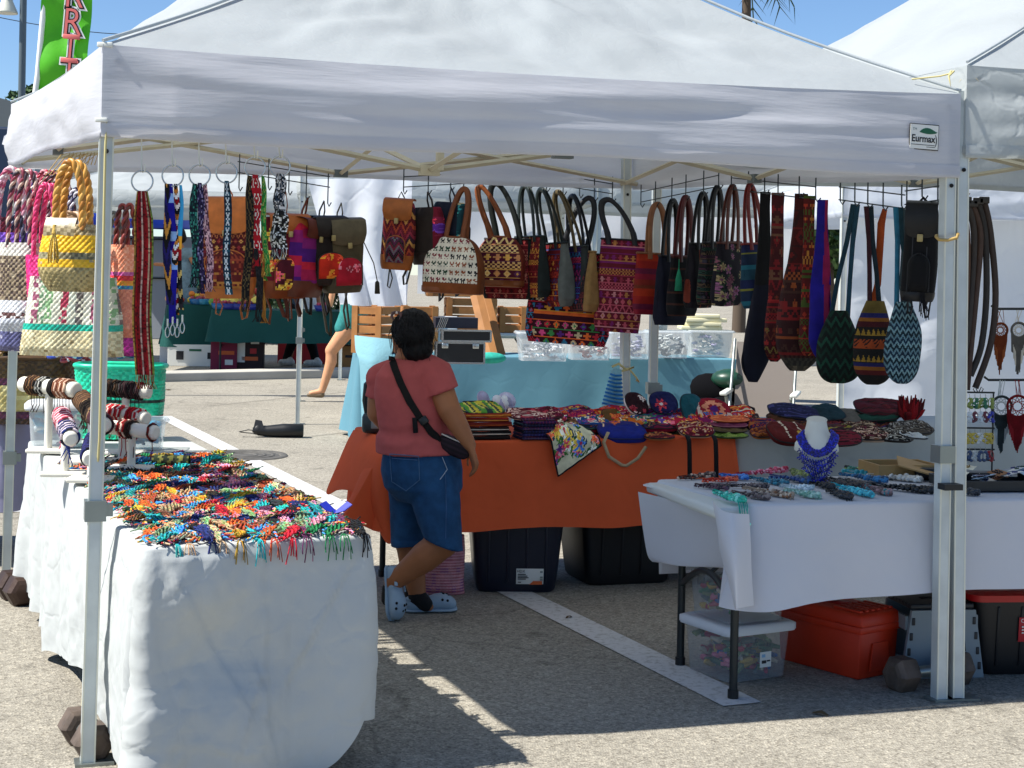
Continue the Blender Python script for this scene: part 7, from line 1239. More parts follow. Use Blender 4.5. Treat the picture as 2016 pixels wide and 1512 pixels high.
clear_box('upper clear bin of yarn skeins stacked on the white lidded bin',(ctr.x,ctr.y+.02,.226),rz,dr.length*1.15,max(.24,dl.length*.95),.19,False,YC,'clear_bin_dark',n=55)
a=G(1692,1342);e=G(1768,1326)-a;e.normalize();rz=math.atan2(e.y,e.x)-math.pi/2;t=thing('toolbox','orange-red plastic toolbox with a ribbed lid under the necklace table','toolbox',a+Vector((-.15,.30,0))*.9,rz+math.pi/2)
u_=Vector((e.x,e.y,0));v_=Vector((-e.y,e.x,0));W,D,Hh=.235,.44,.19;t.location=a+u_*(W/2)+v_*(D/2)
mb=MB();mb.rbox((0,0,Hh/2),(W,D,Hh),.012,taper=.05);mb.build('tub','toolbox_red',t,sharp=40);mb=MB();mb.rbox((0,0,Hh+.008),(W+.022,D+.022,.03),.008);mb.build('rim','toolbox_red',t,sharp=40)
mb=MB();mb.rbox((0,0,Hh+.045),(W,D,.055),.016,taper=-.06);ld_=mb.build('lid','toolbox_red',t,sharp=40)
for k in range(6):mb=MB();mb.rbox((-.09+k*.036,-D*.30,Hh+.076),(.018,.14,.010),.003);mb.build('rib','toolbox_red',ld_)
mb=MB();mb.rbox((0,.05,Hh+.074),(.07,.18,.006),.003);mb.build('handle_recess','lid_red',ld_);mb=MB();mb.rbox((0,.06,Hh+.092),(.03,.15,.02),.008);mb.build('carry_handle','black',t);mb=MB();mb.prism([(-.06,-.06),(.06,-.06),(.045,.05),(-.045,.05)],.006,Matrix.Rotation(R(90),3,'X'),(0,-D/2+.001,Hh*.48));mb.build('end_panel','toolbox_red',t,smooth=False)
q=G(1850,1338);t=thing('step_stool','grey folding step stool with a dark top beside the red toolbox','step stool',q+Vector((0,.10,0)),R(10));hh=.285
mb=MB();mb.rbox((0,.04,hh),(.27,.23,.022),.006);tp=mb.build('top','stool_dark',t);mb=MB();mb.rbox((0,.04,hh+.012),(.09,.03,.004),.001);mb.build('grip_slot','hole',tp)
for y,s in((-.08,-1),(.16,1)):
 mb=MB();o_=[(-.135,hh-.012),(.135,hh-.012),(.175,.002),(-.175,.002)];inn=[(.045,.20),(.085,.20),(.095,.11),(.045,.11)];mb.prism(o_,.018,Matrix.Rotation(R(90),3,'X'),(0,y+.009,0));pn=mb.build('side_panel','stool_grey',t,smooth=False)
 mb=MB();mb.prism(inn,.022,Matrix.Rotation(R(90),3,'X'),(0,y+.011,0));mb.build('cut_out','hole',pn,smooth=False)
 for sx in(-1,1):
  for k in range(4):z=.05+k*.06;mb=MB();x=sx*(.135+.04*(1-z/hh)-.014);mb.rbox((x,y-.010*-s*(-1 if s>0 else 1),z),(.014,.006,.03),.003);mb.build('hinge_tab','stool_dark',pn)
for sx in(-1,1):
 for z in(.05,.22):mb=MB();mb.box((sx*.148,.04,z),(.012,.22,.055));mb.build('folding_panel','stool_grey',t,smooth=False)
for k in range(7):mb=MB();mb.rbox((-.13,-.05+k*.03,hh+.004),(.012,.018,.012),.004);mb.build('hinge_knuckle','stool_dark',tp)
def dumbbell(label,a,b,r,mat='iron',roll=0):
 A=Vector(a);B=Vector(b);d=(B-A).normalized();t=thing('dumbbell',label,'dumbbell',((A+B)/2).to_tuple()[:2]+(0,),0,'dumbbells weighing down tent legs');L=(B-A).length
 for c,s in((A,-1),(B,1)):
  mb=MB();u=Vector((0,0,1));w_=d.cross(u).normalized();rings=[]
  for f,k in((-.40,.55),(-.36,.80),(-.24,1),(.24,1),(.36,.80),(.40,.55)):rings.append([tuple(c+d*(f*r*1.9)+(w_*math.cos(q)+u*math.sin(q))*r*k) for q in np.radians(np.arange(6)*60+roll)])
  mb.grid(np.array(rings),close=True);mb.fan(np.array(rings[0])[::-1]);mb.fan(np.array(rings[-1]));mb.local(t);mb.build('head',mat,t,smooth=False)
 mb=MB();mb.tube([A,B],r*.32,10);mb.local(t);mb.build('grip','steel',t)
z=.056;a=G(176,1490);dumbbell('rusty hexagonal dumbbell at the foot of the front left tent leg',(a.x-.075,a.y+.15,z),(a.x+.015,a.y-.02,z),.065)
a=G(40,1192);dumbbell('brown hexagonal dumbbell at the rear left tent leg',(a.x-.085,a.y+.14,.066),(a.x-.005,a.y+.02,.066),.076,'iron_brown')
a=G(1788,1372);b=G(1900,1362);dumbbell('worn grey dumbbell lying across behind the paired right legs',(a.x,a.y+.10,.062),(b.x,b.y+.13,.062),.072)
q=G(535,862);t=thing('carry_sack','black drawstring sack lying on the sunny pavement','sack',(q.x,q.y+.05,.002),R(4));mb=MB();mb.tube([(.285,0,.065),(.28,0,.065),(.1,0,.063),(-.05,0,.055),(-.12,0,.06),(-.155,0,.085),(-.17,0,.10)],[.05,.062,.064,.052,.05,.055,.02],16);mb.build('body','black',t);mb=MB();mb.tube([(-.15,-.03,.06),(-.22,-.05,.07),(-.30,-.03,.05),(-.30,.02,.04),(-.2,.03,.03),(-.13,0,.02)],.011,6,flat=.4);mb.build('loop','black',t);mb=MB();mb.prism([(-.05,-.04),(.06,-.03),(.03,.06),(-.03,.07)],.02,Matrix.Rotation(R(70),3,'X'),(-.13,-.02,.09));mb.build('flap','black',t,smooth=False)
def onB(px,py):q=G(px,py,BZ+.006);return Vector((q.x,q.y,BZ+.006))
for k,(px,py,w_,f) in enumerate([(1068,712,98,['#c8ccd0','#9aa0a4','#e0e0e0']),(1160,710,86,['#d8d4cc','#a86a64','#c8c8c8']),(1238,708,84,['#b8b8c4','#d8d8dc','#a0a0b8']),(1316,706,84,['#c8ccc8','#5a5e60','#e0e4e0']),(1398,704,92,['#d8d0c4','#b8a8c8','#e0dcd4'])]):
 q=onB(px,py);clear_box(['first','second','third','fourth','fifth'][k]+' clear bin from the left on the blue table',q+Vector((0,.16,0)),R(6),mm(w_,14.8),.30,.26,False,f,n=22,grp='clear bins on the blue table',taper=.14)
q=onB(902,716);t=thing('makeup_case','black and aluminium hard case with trays on the blue table','case',q+Vector((0,.12,0)),R(8));W=.40;mb=MB();mb.box((0,0,.09),(W,.22,.17));mb.build('body','black',t,smooth=False);mb=MB();mb.box((.05,-.02,.235),(W*1.02,.22,.09));up_=mb.build('upper_tray','black',t,smooth=False);mb=MB();mb.box((-.03,.04,.34),(W*.9,.22,.09));mb.build('top_tray','bin_navy',t,smooth=False)
for z0,z1,ox,oy in((.005,.175,0,0),(.19,.28,.05,-.02)):
 for z in(z0,z1):mb=MB();mb.box((ox,oy-.112,z),(W*1.03,.012,.016));mb.build('edge','chrome',t,smooth=False)
 for x in(-.5,.5):mb=MB();mb.box((ox+x*W*1.02,oy-.112,(z0+z1)/2),(.016,.012,z1-z0));mb.build('edge','chrome',t,smooth=False)
for x in(-.13,.13):mb=MB();mb.rbox((x,-.118,.15),(.055,.012,.045),.004);mb.build('latch','chrome',t)
for k in range(5):mb=MB();mb.box((-.19+k*.014,-.10-.02,.33-k*.004),(.006,.004,.14),M=Matrix.Rotation(R(20),3,'Y'));mb.build('strut','chrome',t,smooth=False)
for k in range(4):
 q=onB(1385,704);mb=MB();mb.rbox((0,0,0),(.40-.03*(k%2),.26,.036),.005);o=mb.build('book','cream',loc=q+Vector((.02*(k%3)-.02,.2,.28+.038*k)));o.rotation_euler=(0,0,R([3,-5,6,-2][k]));tag(o,['lowest','second lowest','second highest','topmost'][k]+' cream book of the stack on the clear bins','book','cream books on the clear bins')
q=onB(1304,706)+Vector((0,.16,.262));t=thing('measuring_jug','grey plastic jug on the clear bins','jug',q);mb=MB();mb.lathe([(.0,0),(.055,0),(.065,.12),(.06,.12),(.05,.01)],seg=18,col=C('#a8b0b0'));mb.build('body','plastic',t);mb=MB();mb.tube([(-.06,0,.10),(-.10,0,.09),(-.10,0,.04),(-.06,0,.03)],.008,6,C('#a8b0b0'));mb.build('handle','plastic',t)
def crate(label,px,py,Y,W,D,Hh,rz,z0,slats=4):
 p=P(px,py,Y);t=thing('wooden_crate',label,'crate',(p.x,p.y,z0),R(rz),'wooden crates behind the stall');g=Hh/slats
 for k in range(slats):
  for y in(-D/2,D/2):mb=MB();mb.rbox((0,y,g*(k+.5)),(W,.012,g*.78),.003);mb.build('slat','wood_crate',t,smooth=False)
  for x in(-W/2,W/2):mb=MB();mb.rbox((x,0,g*(k+.5)),(.012,D,g*.78),.003);mb.build('slat','wood_crate',t,smooth=False)
 for x in(-W/2+.03,W/2-.03):
  for y in(-D/2-.012,D/2+.012):mb=MB();mb.rbox((x,y,Hh/2),(.06,.012,Hh),.003);mb.build('corner_post','wood_crate',t,smooth=False)
 mb=MB();mb.box((0,0,.006),(W,D,.010));mb.build('floor','wood_crate',t,smooth=False);return t
crate('upright slatted crate at the left end of the blue table',740,660,15.0,.30,.40,.44,-20,BZ+.006,5);crate('slatted crate behind the woman’s head'.replace('’',"'"),825,640,15.6,.34,.3,.42,8,BZ+.02,4)
bt2=folding_table('back work table carrying the wooden crates',(P(840,700,15.9).x,15.9),(P(1110,700,16.0).x,16.05),.6,.98);crate('open crate with lit gaps in the middle of the back table',925,650,16.1,.50,.34,.34,6,.98,4);crate('small crate right of the wooden ramp',1010,650,16.2,.30,.34,.26,4,.98,3);crate('small crate half hidden by the patchwork tote',1052,650,16.2,.30,.34,.26,4,.98,3);crate('long crate on top of the open crate',900,590,16.05,.62,.3,.12,6,1.33,1)
for k,(x0,x1) in enumerate(((938,968),(952,984))):
 mb=MB();a=P(x0,580,15.3+k*.2);b=P(x1,704,15.0+k*.2);mb.tube([a,b],.062,4,flat=.25,up=(0,1,0));tag(mb.build('wooden_board','wood_crate',smooth=False),['left','right'][k]+' one of the two leaning wooden boards on the blue table','board','leaning boards')
q=P(880,640,15.5);mb=MB();mb.rbox((0,0,.17),(.2,.03,.34),.006);tag(mb.build('white_panel','lid_white',loc=(q.x,q.y,BZ+.006)),'small white panel standing between the crates','panel')
mb=MB();mb.sphere((0,0,.04),(.14,.08,.05),12,8,C('#2a9a8a'));tag(mb.build('teal_cloth','cloth',loc=onB(965,712)+Vector((0,.05,-.01))),'small teal cloth bundle beside the hard case','cloth')
q=P(1470,690,13.6);t=thing('storage_tote','dark green lidded tub among black bags right of the blue table','tub',(q.x-.02,q.y,0),R(8));mb=MB();[mb.sphere((.22*math.sin(k*2.1),.1*math.cos(k*1.3),.16+.085*k),(.26,.22,.16),14,9,C('#0a0b0e'),M=Matrix.Rotation(k*.7,3,'Y')) for k in range(6)];mb.build('black_bags','black_cloth',t);mb=MB();mb.sphere((-.12,-.05,.72),(.18,.15,.09),14,8,C('#123a2a'));mb.build('green_lid','plastic',t)
simple('canvas_grey','#7d756e',.9,0,(90,.3))
def chair():
 q=P(1500,800,13.2);t=thing('folding_chair','pale canvas folding chair leaning back beyond the back table','chair',(q.x,13.2,0),R(-14));mb=MB();mb.grid(np.array([[(-.24,.1+.14*v,.42+.62*v+0*u) if u<0 else(.24,.1+.14*v,.42+.62*v) for u in(-1,1)] for v in np.linspace(0,1,5)]));mb.build('backrest','canvas_grey',t)
 mb=MB();mb.grid(np.array([[(-.24,-.35,.44),(.24,-.35,.44)],[(-.24,.1,.40),(.24,.1,.40)]]));mb.build('seat','canvas_grey',t)
 for s in(-1,1):
  mb=MB();mb.tube([(s*.26,-.38,0),(s*.26,.26,1.06)],.014,6);mb.build('leg','steel',t);mb=MB();mb.tube([(s*.26,.34,0),(s*.26,-.34,.62)],.014,6);mb.build('leg','steel',t);mb=MB();mb.rbox((s*.28,-.12,.64),(.06,.5,.03),.01);mb.build('armrest','white_plastic',t)
chair()
simple('fruit_y','#d8b030',.5);FC=[('orange','#d87820'),('yellow','#d8b838'),('green','#5a8a2a'),('red','#a82a20'),('olive','#8a8a2a'),('peach','#e0a060')]
rr=random.Random(9);fx=lambda px:P(px,600,24.6).x
nfr={}
for k in range(64):
 nm,c=FC[rr.randrange(6)];px=300+rr.uniform(0,1)*220;row=k%3;o_=MB();r=rr.uniform(.045,.075);o_.sphere((0,0,0),(r,r,r*.92),12,8,C(c));o=o_.build('fruit','plastic',loc=(fx(px),24.45+row*.22 if px>415 else 25.6+row*.2,FZ+.05+r+row*.075));nfr[nm]=nfr.get(nm,0)+1
 tag(o,f'{nm} fruit in the {["front", "middle", "back"][row]} row of the fruit heap, {ordn(nfr[nm])} {nm} one','fruit',f'{nm} fruit on the stand')
for k,px in enumerate((448,462,492,505)):
 mb=MB();
 for j in range(4):mb.tube([(-.10,.02*j,0),(-.05,.02*j-.02,.03+.02*j),(.04,.02*j-.03,.045+.02*j),(.11,.02*j,.03+.02*j)],[.008,.022,.022,.006],7,C('#d8c050'))
 tag(mb.build('banana_bunch','plastic',loc=(fx(px),24.32,FZ+.08)),['first','second','third','fourth'][k]+' banana bunch from the left on the fruit stand','bananas','banana bunches')
for k,px in enumerate((368,382,440,458,478,498,640,690)):
 mb=MB();mb.lathe([(.0,0),(.10,0),(.14,.09),(.13,.09),(.09,.012),(0,.012)],seg=16,col=C(['#1a5a8a','#2a7a9a','#1a5a8a','#1f2a7a','#1f2a7a','#1f2a7a','#1f2a7a','#2a5a6a'][k]));t=thing('fruit_bowl',ordn(k+1)+' blue fruit bowl from the left on the green cloth','bowl',(fx(px),24.3 if px>415 else 25.4,FZ+.006 if px>415 else FZ+.045),0,'blue bowls on the fruit stand');mb.build('bowl','plastic',t);mb=MB()
 for j in range(12):mb.sphere((rr.uniform(-.08,.08),rr.uniform(-.08,.08),.08+rr.uniform(0,.03)),.03,7,5,C(rr.choice(['#8a1a2a','#b0304a','#5a1a4a'])))
 tag(mb.build('berries','plastic',t),kind='stuff')
def carton(label,px,py,Y,W,Hh,mat,art=None):
 q=P(px,py,Y);t=thing('fruit_carton',label,'carton',(q.x,q.y,0.002),R(5),'cartons under the fruit stand');mb=MB();mb.rbox((0,.2,Hh/2),(W,.4,Hh),.006);mb.build('box',mat,t,smooth=False)
 for k,(x,z,w_,h_,m_) in enumerate(art or[]):mb=MB();mb.rbox((x*W,-.004,z*Hh),(w_*W,.006,h_*Hh),.001);mb.build('print',m_,t,smooth=False)
simple('carton_magenta','#7a1238',.7);simple('carton_dark','#241014',.7)
carton('white carton with a dark print under the left fruit table',390,712,25.2,.95,.34,'paper',[(-.3,.5,.12,.4,'print_black'),(.2,.5,.1,.3,'print_black'),(-.05,.75,.2,.1,'print_green')]);carton('small white carton behind the printed one',345,700,26.0,.5,.36,'lid_white',[(.1,.5,.3,.2,'steel')]);carton('magenta banana carton under the fruit stand',440,722,24.5,.40,.58,'carton_magenta',[(.25,.8,.2,.1,'paper'),(.1,.45,.6,.1,'print_orange'),(.2,.2,.3,.14,'paper')]);carton('dark banana carton with white pictures under the fruit stand',485,722,24.6,.50,.58,'carton_dark',[(-.2,.5,.3,.6,'paper'),(.25,.75,.25,.12,'paper'),(.1,.3,.5,.1,'print_orange'),(.2,.5,.2,.14,'print_red')]);carton('kraft carton right of the fruit stand',690,722,24.6,.55,.40,'card',[(.0,.6,.3,.1,'print_black')]);carton('pale crate on top of the kraft carton',685,686,24.9,.50,.66,'lid_white',[(0,.8,.8,.04,'steel')]);carton('dark red carton behind the sneakers',600,712,26.5,.9,.62,'print_red')
q=G(480,728);t=thing('step_ladder','short white step ladder standing at the fruit table','ladder',(q.x,q.y,0));
for s in(-1,1):mb=MB();mb.tube([(s*.17,0,.002),(s*.07,.02,.68)],.022,6);mb.build('rail','white_metal',t)
for z in(.38,.60):mb=MB();mb.rbox((0,0,z),(.30-.22*(z-.3),.05,.035),.006);mb.build('rung','white_metal',t)
# ================================================================= people
def cap_(mb,a,b,ra,rb,seg=16,flat=None):
 a=Vector(a);b=Vector(b);d=b-a;L=d.length;d.normalize();u=d.cross(Vector((.13,.31,.94))).normalized();w_=u.cross(d);R_=[]
 for t in np.linspace(-math.pi/2,0,5):R_.append((a+d*ra*math.sin(t),max(1e-4,ra*math.cos(t))))
 for t in np.linspace(0,math.pi/2,5):R_.append((b+d*rb*math.sin(t),max(1e-4,rb*math.cos(t))))
 mb.grid(np.array([[tuple(c+(u*math.cos(q)+w_*math.sin(q))*r) for q in np.arange(seg)*2*math.pi/seg] for c,r in R_]),close=True)
def rings(mb,rs,seg=28,cap=True):
 """rs: (centre, half width vector, half depth vector)"""
 A=np.array([[tuple(Vector(c)+Vector(x)*math.cos(q)+Vector(y)*math.sin(q)) for q in np.arange(seg)*2*math.pi/seg] for c,x,y in rs]);mb.grid(A,close=True);mb.fan(A[0][::-1]);mb.fan(A[-1])
def blob(mb,name,mat,parent,vox=.008,it=6,colf=None,root=None,disp=None):
 me=mb.mesh('tmp');o=bpy.data.objects.new('tmp',me);COL.objects.link(o);m=o.modifiers.new('r','REMESH');m.mode='VOXEL';m.voxel_size=vox;m.use_smooth_shade=True
 s=o.modifiers.new('s','SMOOTH');s.factor=.5;s.iterations=it;dg=bpy.context.evaluated_depsgraph_get();me2=bpy.data.meshes.new_from_object(o.evaluated_get(dg));bpy.data.objects.remove(o);bpy.data.meshes.remove(me);me2 .name=name
 v=np.zeros(len(me2 .vertices)*3);me2 .vertices.foreach_get('co',v);v=v.reshape(-1,3)
 if disp:
  nn=np.zeros(len(v)*3);me2 .vertices.foreach_get('normal',nn);nn=nn.reshape(-1,3);v=v+nn*np.array([disp(*p) for p in v])[:,None]
 W_=v.copy()
 for a_ in[a for a in me2 .attributes if a.name=='Col']:me2 .attributes.remove(a_)
 ca=me2 .attributes.new('Col','FLOAT_COLOR','POINT');k=np.array([(*colf(*p),1) for p in W_]) if callable(colf) else np.repeat(np.array([[*C(colf),1]]),len(v),0);ca.data.foreach_set('color',k.ravel())
 if root is not None:v=v-np.array(tuple(root))
 me2 .vertices.foreach_set('co',v.ravel());me2 .polygons.foreach_set('use_smooth',np.ones(len(me2 .polygons),bool));me2 .materials.clear();me2 .materials.append(M[mat]);me2 .update();ob=bpy.data.objects.new(name,me2);COL.objects.link(ob)
 if parent is not None:ob.parent=parent
 return ob
def finger(mb,pts,r0,r1):
 for i in range(len(pts)-1):f0=i/(len(pts)-1);f1=(i+1)/(len(pts)-1);cap_(mb,pts[i],pts[i+1],r0+(r1-r0)*f0,r0+(r1-r0)*f1,10)
def hand(mb,wrist,d,side,back,r=.0085):
 """d: direction of the fingers, side: towards the thumb, back: out of the back of the hand"""
 w_=Vector(wrist);d=Vector(d).normalized();s=Vector(side).normalized();b=Vector(back).normalized();k0=w_+d*.085
 for f in(-.026,-.009,.008,.025):cap_(mb,w_+d*.012+s*f*.55,k0+s*f,.015,.0125,10)
 for i,f in enumerate((.027,.009,-.009,-.026)):
  L=(.062,.070,.066,.050)[i];p0=k0+s*f;cu=.35+.12*i;pts=[p0];dd=d.copy()
  for j,q in enumerate((.45,.32,.25)):dd=(dd-b*cu*(.7+.5*j)).normalized();pts.append(pts[-1]+dd*L*q)
  finger(mb,pts,r,r*.72)
 t0=w_+d*.03+s*.026;finger(mb,[t0,t0+d*.024+s*.020-b*.006,t0+d*.052+s*.026-b*.014,t0+d*.072+s*.020-b*.022],r*1.25,r*.85)
SK='#9c6440';Y0=7.34
p_=lambda x,y,dy=0:P(x,y,Y0+dy)
root=p_(830,1200);root=Vector((root.x,root.y,0));W1=Vector((1,0,0))
ax=Vector((.80,.60,0));ay=Vector((-.60,.80,0))
body=MB()
hd=p_(808,662);body.sphere(hd,(.078,.092,.108),20,16);body.sphere(hd+ay*.05+Vector((0,0,-.045)),(.055,.055,.06),14,10);body.sphere(hd+ay*.105+Vector((0,0,-.02)),(.014,.02,.02),8,6)
for s in(-1,1):body.sphere(hd+ax*s*.078+ay*.012+Vector((0,0,-.015)),(.012,.02,.032),10,8);body.sphere(hd+ax*s*.03+ay*.088+Vector((0,0,.005)),.012,8,6)
body.sphere(hd+ay*.095+Vector((0,0,-.06)),(.024,.012,.010),8,6)
cap_(body,hd+Vector((0,0,-.06))-ay*.02,p_(802,712),.058,.062)
rings(body,[(p_(812,720),ax*.10,ay*.07),(p_(812,760),ax*.165,ay*.105),(p_(818,820),ax*.16,ay*.11),(p_(825,880),ax*.165,ay*.125),(p_(828,930),ax*.175,ay*.14),(p_(832,975),ax*.12,ay*.12)])
sh=p_(856,738,-.02);el=p_(884,806,-.10);wr=p_(925,876,-.12);cap_(body,sh,el,.068,.054);cap_(body,el,wr.lerp(el,.5),.055,.045);cap_(body,wr.lerp(el,.5),wr,.046,.030)
hand(body,wr,(p_(933,905,-.13)-wr),(-.35,.85,.1),(.85,-.4,.25))
sl_=p_(752,745,.06);e2_=p_(744,812,.06);w2=p_(775,858,.22);cap_(body,sl_,e2_,.062,.052);cap_(body,e2_,w2,.050,.030);hand(body,w2,Vector((.6,.75,.05)),(.2,-.2,1),(-.7,.6,.1))
hipS=p_(812,930,.08);knS=p_(806,1070,.10);anS=p_(822,1172,.06);cap_(body,hipS,knS,.115,.068);cap_(body,knS,knS.lerp(anS,.35),.064,.062);cap_(body,knS.lerp(anS,.35),anS,.062,.040)
cap_(body,anS,p_(844,1194,.05),.036,.024)
hipN=p_(848,930,-.04);knN=p_(872,1068,-.13);anN=p_(772,1148,-.10);cap_(body,hipN,knN,.118,.072);cap_(body,knN,knN.lerp(anN,.38),.068,.070);cap_(body,knN.lerp(anN,.38),anN,.068,.040);cap_(body,anN,p_(768,1180,-.085),.034,.024)
woman=blob(body,'person','skin',None,.0075,4,SK,root);woman.location=root;tag(woman,'woman in a faded red T-shirt and denim capri shorts seen from behind','person')
sb=MB();rings(sb,[(p_(806,706),ax*.085,ay*.075),(p_(808,718),ax*.135,ay*.090),(p_(810,738),ax*.185,ay*.112),(p_(812,775),ax*.192,ay*.135),(p_(816,815),ax*.184,ay*.15),(p_(818,845),ax*.178,ay*.150),(p_(820,872),ax*.198,ay*.172),(p_(826,891),ax*.207,ay*.182)])
cap_(sb,sh+Vector((-.05,.0,.012)),sh,.085,.080);cap_(sb,sl_+Vector((.06,0,.012)),sl_,.082,.076);rings(sb,[(sh+Vector((-.06,.02,.03)),Vector((.02,-.02,.075)),Vector((.05,.06,0))),(sh+Vector((.0,0,.0)),Vector((.062,0,.055)),Vector((.03,.085,0))),(sh.lerp(el,.52),Vector((.076,0,.032)),Vector((.01,.078,0)))],20)
rings(sb,[(sl_+Vector((.06,0,.03)),Vector((.02,0,.07)),Vector((.0,.07,0))),(sl_,Vector((.05,0,-.05)),Vector((0,.075,0))),(sl_.lerp(e2_,.60),Vector((.07,0,-.01)),Vector((0,.072,0)))],20)
def wrk(x,y,z):return .004*nz(x*9,z*14,y*9)+.0045*max(0,nz(x*16+z*9,z*24-x*14,3))*(1 if z<1.05 else .5)-.003*abs(nz(x*12,z*3,5))+.004*math.sin(z*95+4*nz(x*7,z*5,2))*max(0,1-abs(z-.83)/.09)
shirt=blob(sb,'shirt','shirt',woman,.0075,3,'#ae5350',root,wrk)
ds=MB();rings(ds,[(p_(826,862),ax*.170,ay*.148),(p_(829,890),ax*.186,ay*.162),(p_(830,925),ax*.192,ay*.185),(p_(834,958),ax*.180,ay*.18),(p_(838,985),ax*.13,ay*.14)])
thS=hipS.lerp(knS,1.02);rings(ds,[(hipS+Vector((0,0,.02)),Vector((.115,0,0)),Vector((0,.125,0))),(hipS.lerp(knS,.5),Vector((.098,0,0)),Vector((0,.10,0))),(thS,Vector((.085,0,.01)),Vector((0,.088,0)))],22)
nd_=(knN-hipN).normalized();rings(ds,[(hipN+Vector((0,0,.02)),Vector((.122,0,0)),Vector((0,.13,0))),(hipN.lerp(knN,.5),Vector((.108,0,.01)),Vector((0,.108,0))),(hipN.lerp(knN,1.03),Vector((.09,0,-.028)),Vector((0,.09,0)))],22)
def dwr(x,y,z):return .004*nz(x*10,z*10,y*8)+.004*max(0,nz(x*8,z*26,1))*(1 if z<.5 else .4)
def dcol(x,y,z):k=.85+.5*max(0,nz(x*5,z*5,8))+(.25 if z<.335 else 0);c=C('#234d74');return tuple(min(1,q*k) for q in c)
shorts=blob(ds,'denim_shorts','denim',woman,.0075,2,dcol,root,dwr)
def bvh_of(*obs):
 vs,fs,n=[],[],0
 for o in obs:
  me=o.data;vs+=[v.co+root for v in me.vertices];fs+=[[i+n for i in p.vertices] for p in me.polygons];n=len(vs)
 return BVHTree.FromPolygons(vs,fs)
bv=bvh_of(shirt,shorts);co=Vector((0,0,CH))
def onbody(px,py,off=.004):
 d=(P(px,py,7)-co).normalized();h=bv.ray_cast(co,d);return(h[0]+h[1]*off,h[1]) if h[0] is not None else(P(px,py,Y0-.16),Vector((0,-1,0)))
def stitched(px,name,parent,col,w_=.0022,off=.0025,mat='denim',closed=False,flat=1,up=None,n=6):
 pts=[]
 for i in range(len(px)-(0 if closed else 1)):
  a=px[i];b=px[(i+1)%len(px)]
  for f in np.linspace(0,1,n)[:-1]:pts.append(onbody(a[0]+(b[0]-a[0])*f,a[1]+(b[1]-a[1])*f,off)[0])
 if not closed:pts.append(onbody(*px[-1],off)[0])
 mb=MB();mb.tube(pts,w_,5,C(col),closed=closed,flat=flat,up=up);
 for v in mb.V:v-=np.array(tuple(root))
 return mb.build(name,mat,parent)
stitched([(768,894),(824,898),(826,945),(800,966),(772,948)],'back_pocket',shorts,'#4a6a8a',closed=True);stitched([(772,902),(822,906)],'pocket_hem',shorts,'#54749a');stitched([(870,900),(880,925),(866,944)],'side_pocket_edge',shorts,'#a8b4c0',.002);stitched([(876,930),(878,1000),(877,1060)],'side_seam',shorts,'#3c5c84')
cp=thing('crossbody_pouch','striped crossbody pouch on a black strap across the woman’s back'.replace('’',"'"),'bag',p_(885,880,-.2));sp=[(771,704),(778,728),(790,758),(806,790),(826,822),(848,850),(872,872)];pts=[];nrm=[]
for i in range(len(sp)-1):
 for f in np.linspace(0,1,6)[:-1]:h,n_=onbody(sp[i][0]+(sp[i+1][0]-sp[i][0])*f,sp[i][1]+(sp[i+1][1]-sp[i][1])*f,.006);pts.append(h);nrm.append(n_)
A=[];
for i in range(len(pts)):t_=(pts[min(i+1,len(pts)-1)]-pts[max(0,i-1)]).normalized();s_v=t_.cross(nrm[i]).normalized()*.0165;A.append([tuple(pts[i]-s_v-nrm[i]*.002),tuple(pts[i]-s_v*.9+nrm[i]*.002),tuple(pts[i]+s_v*.9+nrm[i]*.002),tuple(pts[i]+s_v-nrm[i]*.002)])
mb=MB();mb.grid(np.array(A),C('#14110f'));mb.local(cp);mb.build('strap','cloth',cp,smooth=False)
mb=MB();h,n_=onbody(832,828,.014);mb.rbox(h,(.04,.02,.035),.005,C('#0e1416'),M=Matrix.Rotation(R(-35),3,'Y'));mb.local(cp);mb.build('buckle','plastic',cp)
h,n_=onbody(816,822,.008);h2,n2=onbody(818,852,.012);mb=MB();mb.tube([h,h.lerp(h2,.5)+n_*.004,h2],.013,6,C('#121012'),flat=.25,up=tuple(n_));mb.local(cp);mb.build('strap_end','cloth',cp)
c,n_=onbody(884,882,.02);mb=MB();zf=stripes([(.008,'#2a1c24'),(.003,'#6a5a60'),(.007,'#1c1418'),(.003,'#5a3040')]);A=np.zeros((17,24,3));K=np.zeros((16,24,3));uu=Vector((.86,-.1,-.35)).normalized();vv=Vector((.32,.1,.9)).normalized();ww=uu.cross(vv)
for j,f in enumerate(np.linspace(-1,1,17)):
 for i,q in enumerate(np.arange(24)*2*math.pi/24):k=(1-abs(f)**5*.6);A[j,i]=Vector(c)+uu*(.078*f)+vv*(.042*math.sin(q)*k)+ww*(.026*math.cos(q)*k)+uu*.012
for j in range(16):
 for i in range(24):K[j,i]=zf(0,.042*math.sin(i*2*math.pi/24)+.1)
mb.grid(A,K,close=True);mb.fan(A[0][::-1],None,C('#1c1418'));mb.fan(A[-1],None,C('#1c1418'));mb.local(cp);pb=mb.build('pouch','cloth',cp);mb=MB();mb.tube([c+uu*(.07*f)+vv*.030-ww*.024*-1+uu*.01 for f in(-1,0,1)],.0035,5,C('#b0a8a0'));mb.local(cp);mb.build('zip','plastic',pb)
hb=MB();hb.sphere(hd+Vector((0,0,.022))-ay*.022,(.098,.104,.108),22,16);hb.sphere(hd+Vector((0,0,-.055))-ay*.055,(.072,.060,.065),16,12);hb.sphere(hd+Vector((-.02,0,.03))-ay*.08,(.06,.045,.06),14,10);cap_(hb,hd+ax*.07+Vector((0,0,.05)),hd+ax*.096+ay*.055+Vector((0,0,-.06)),.03,.014)
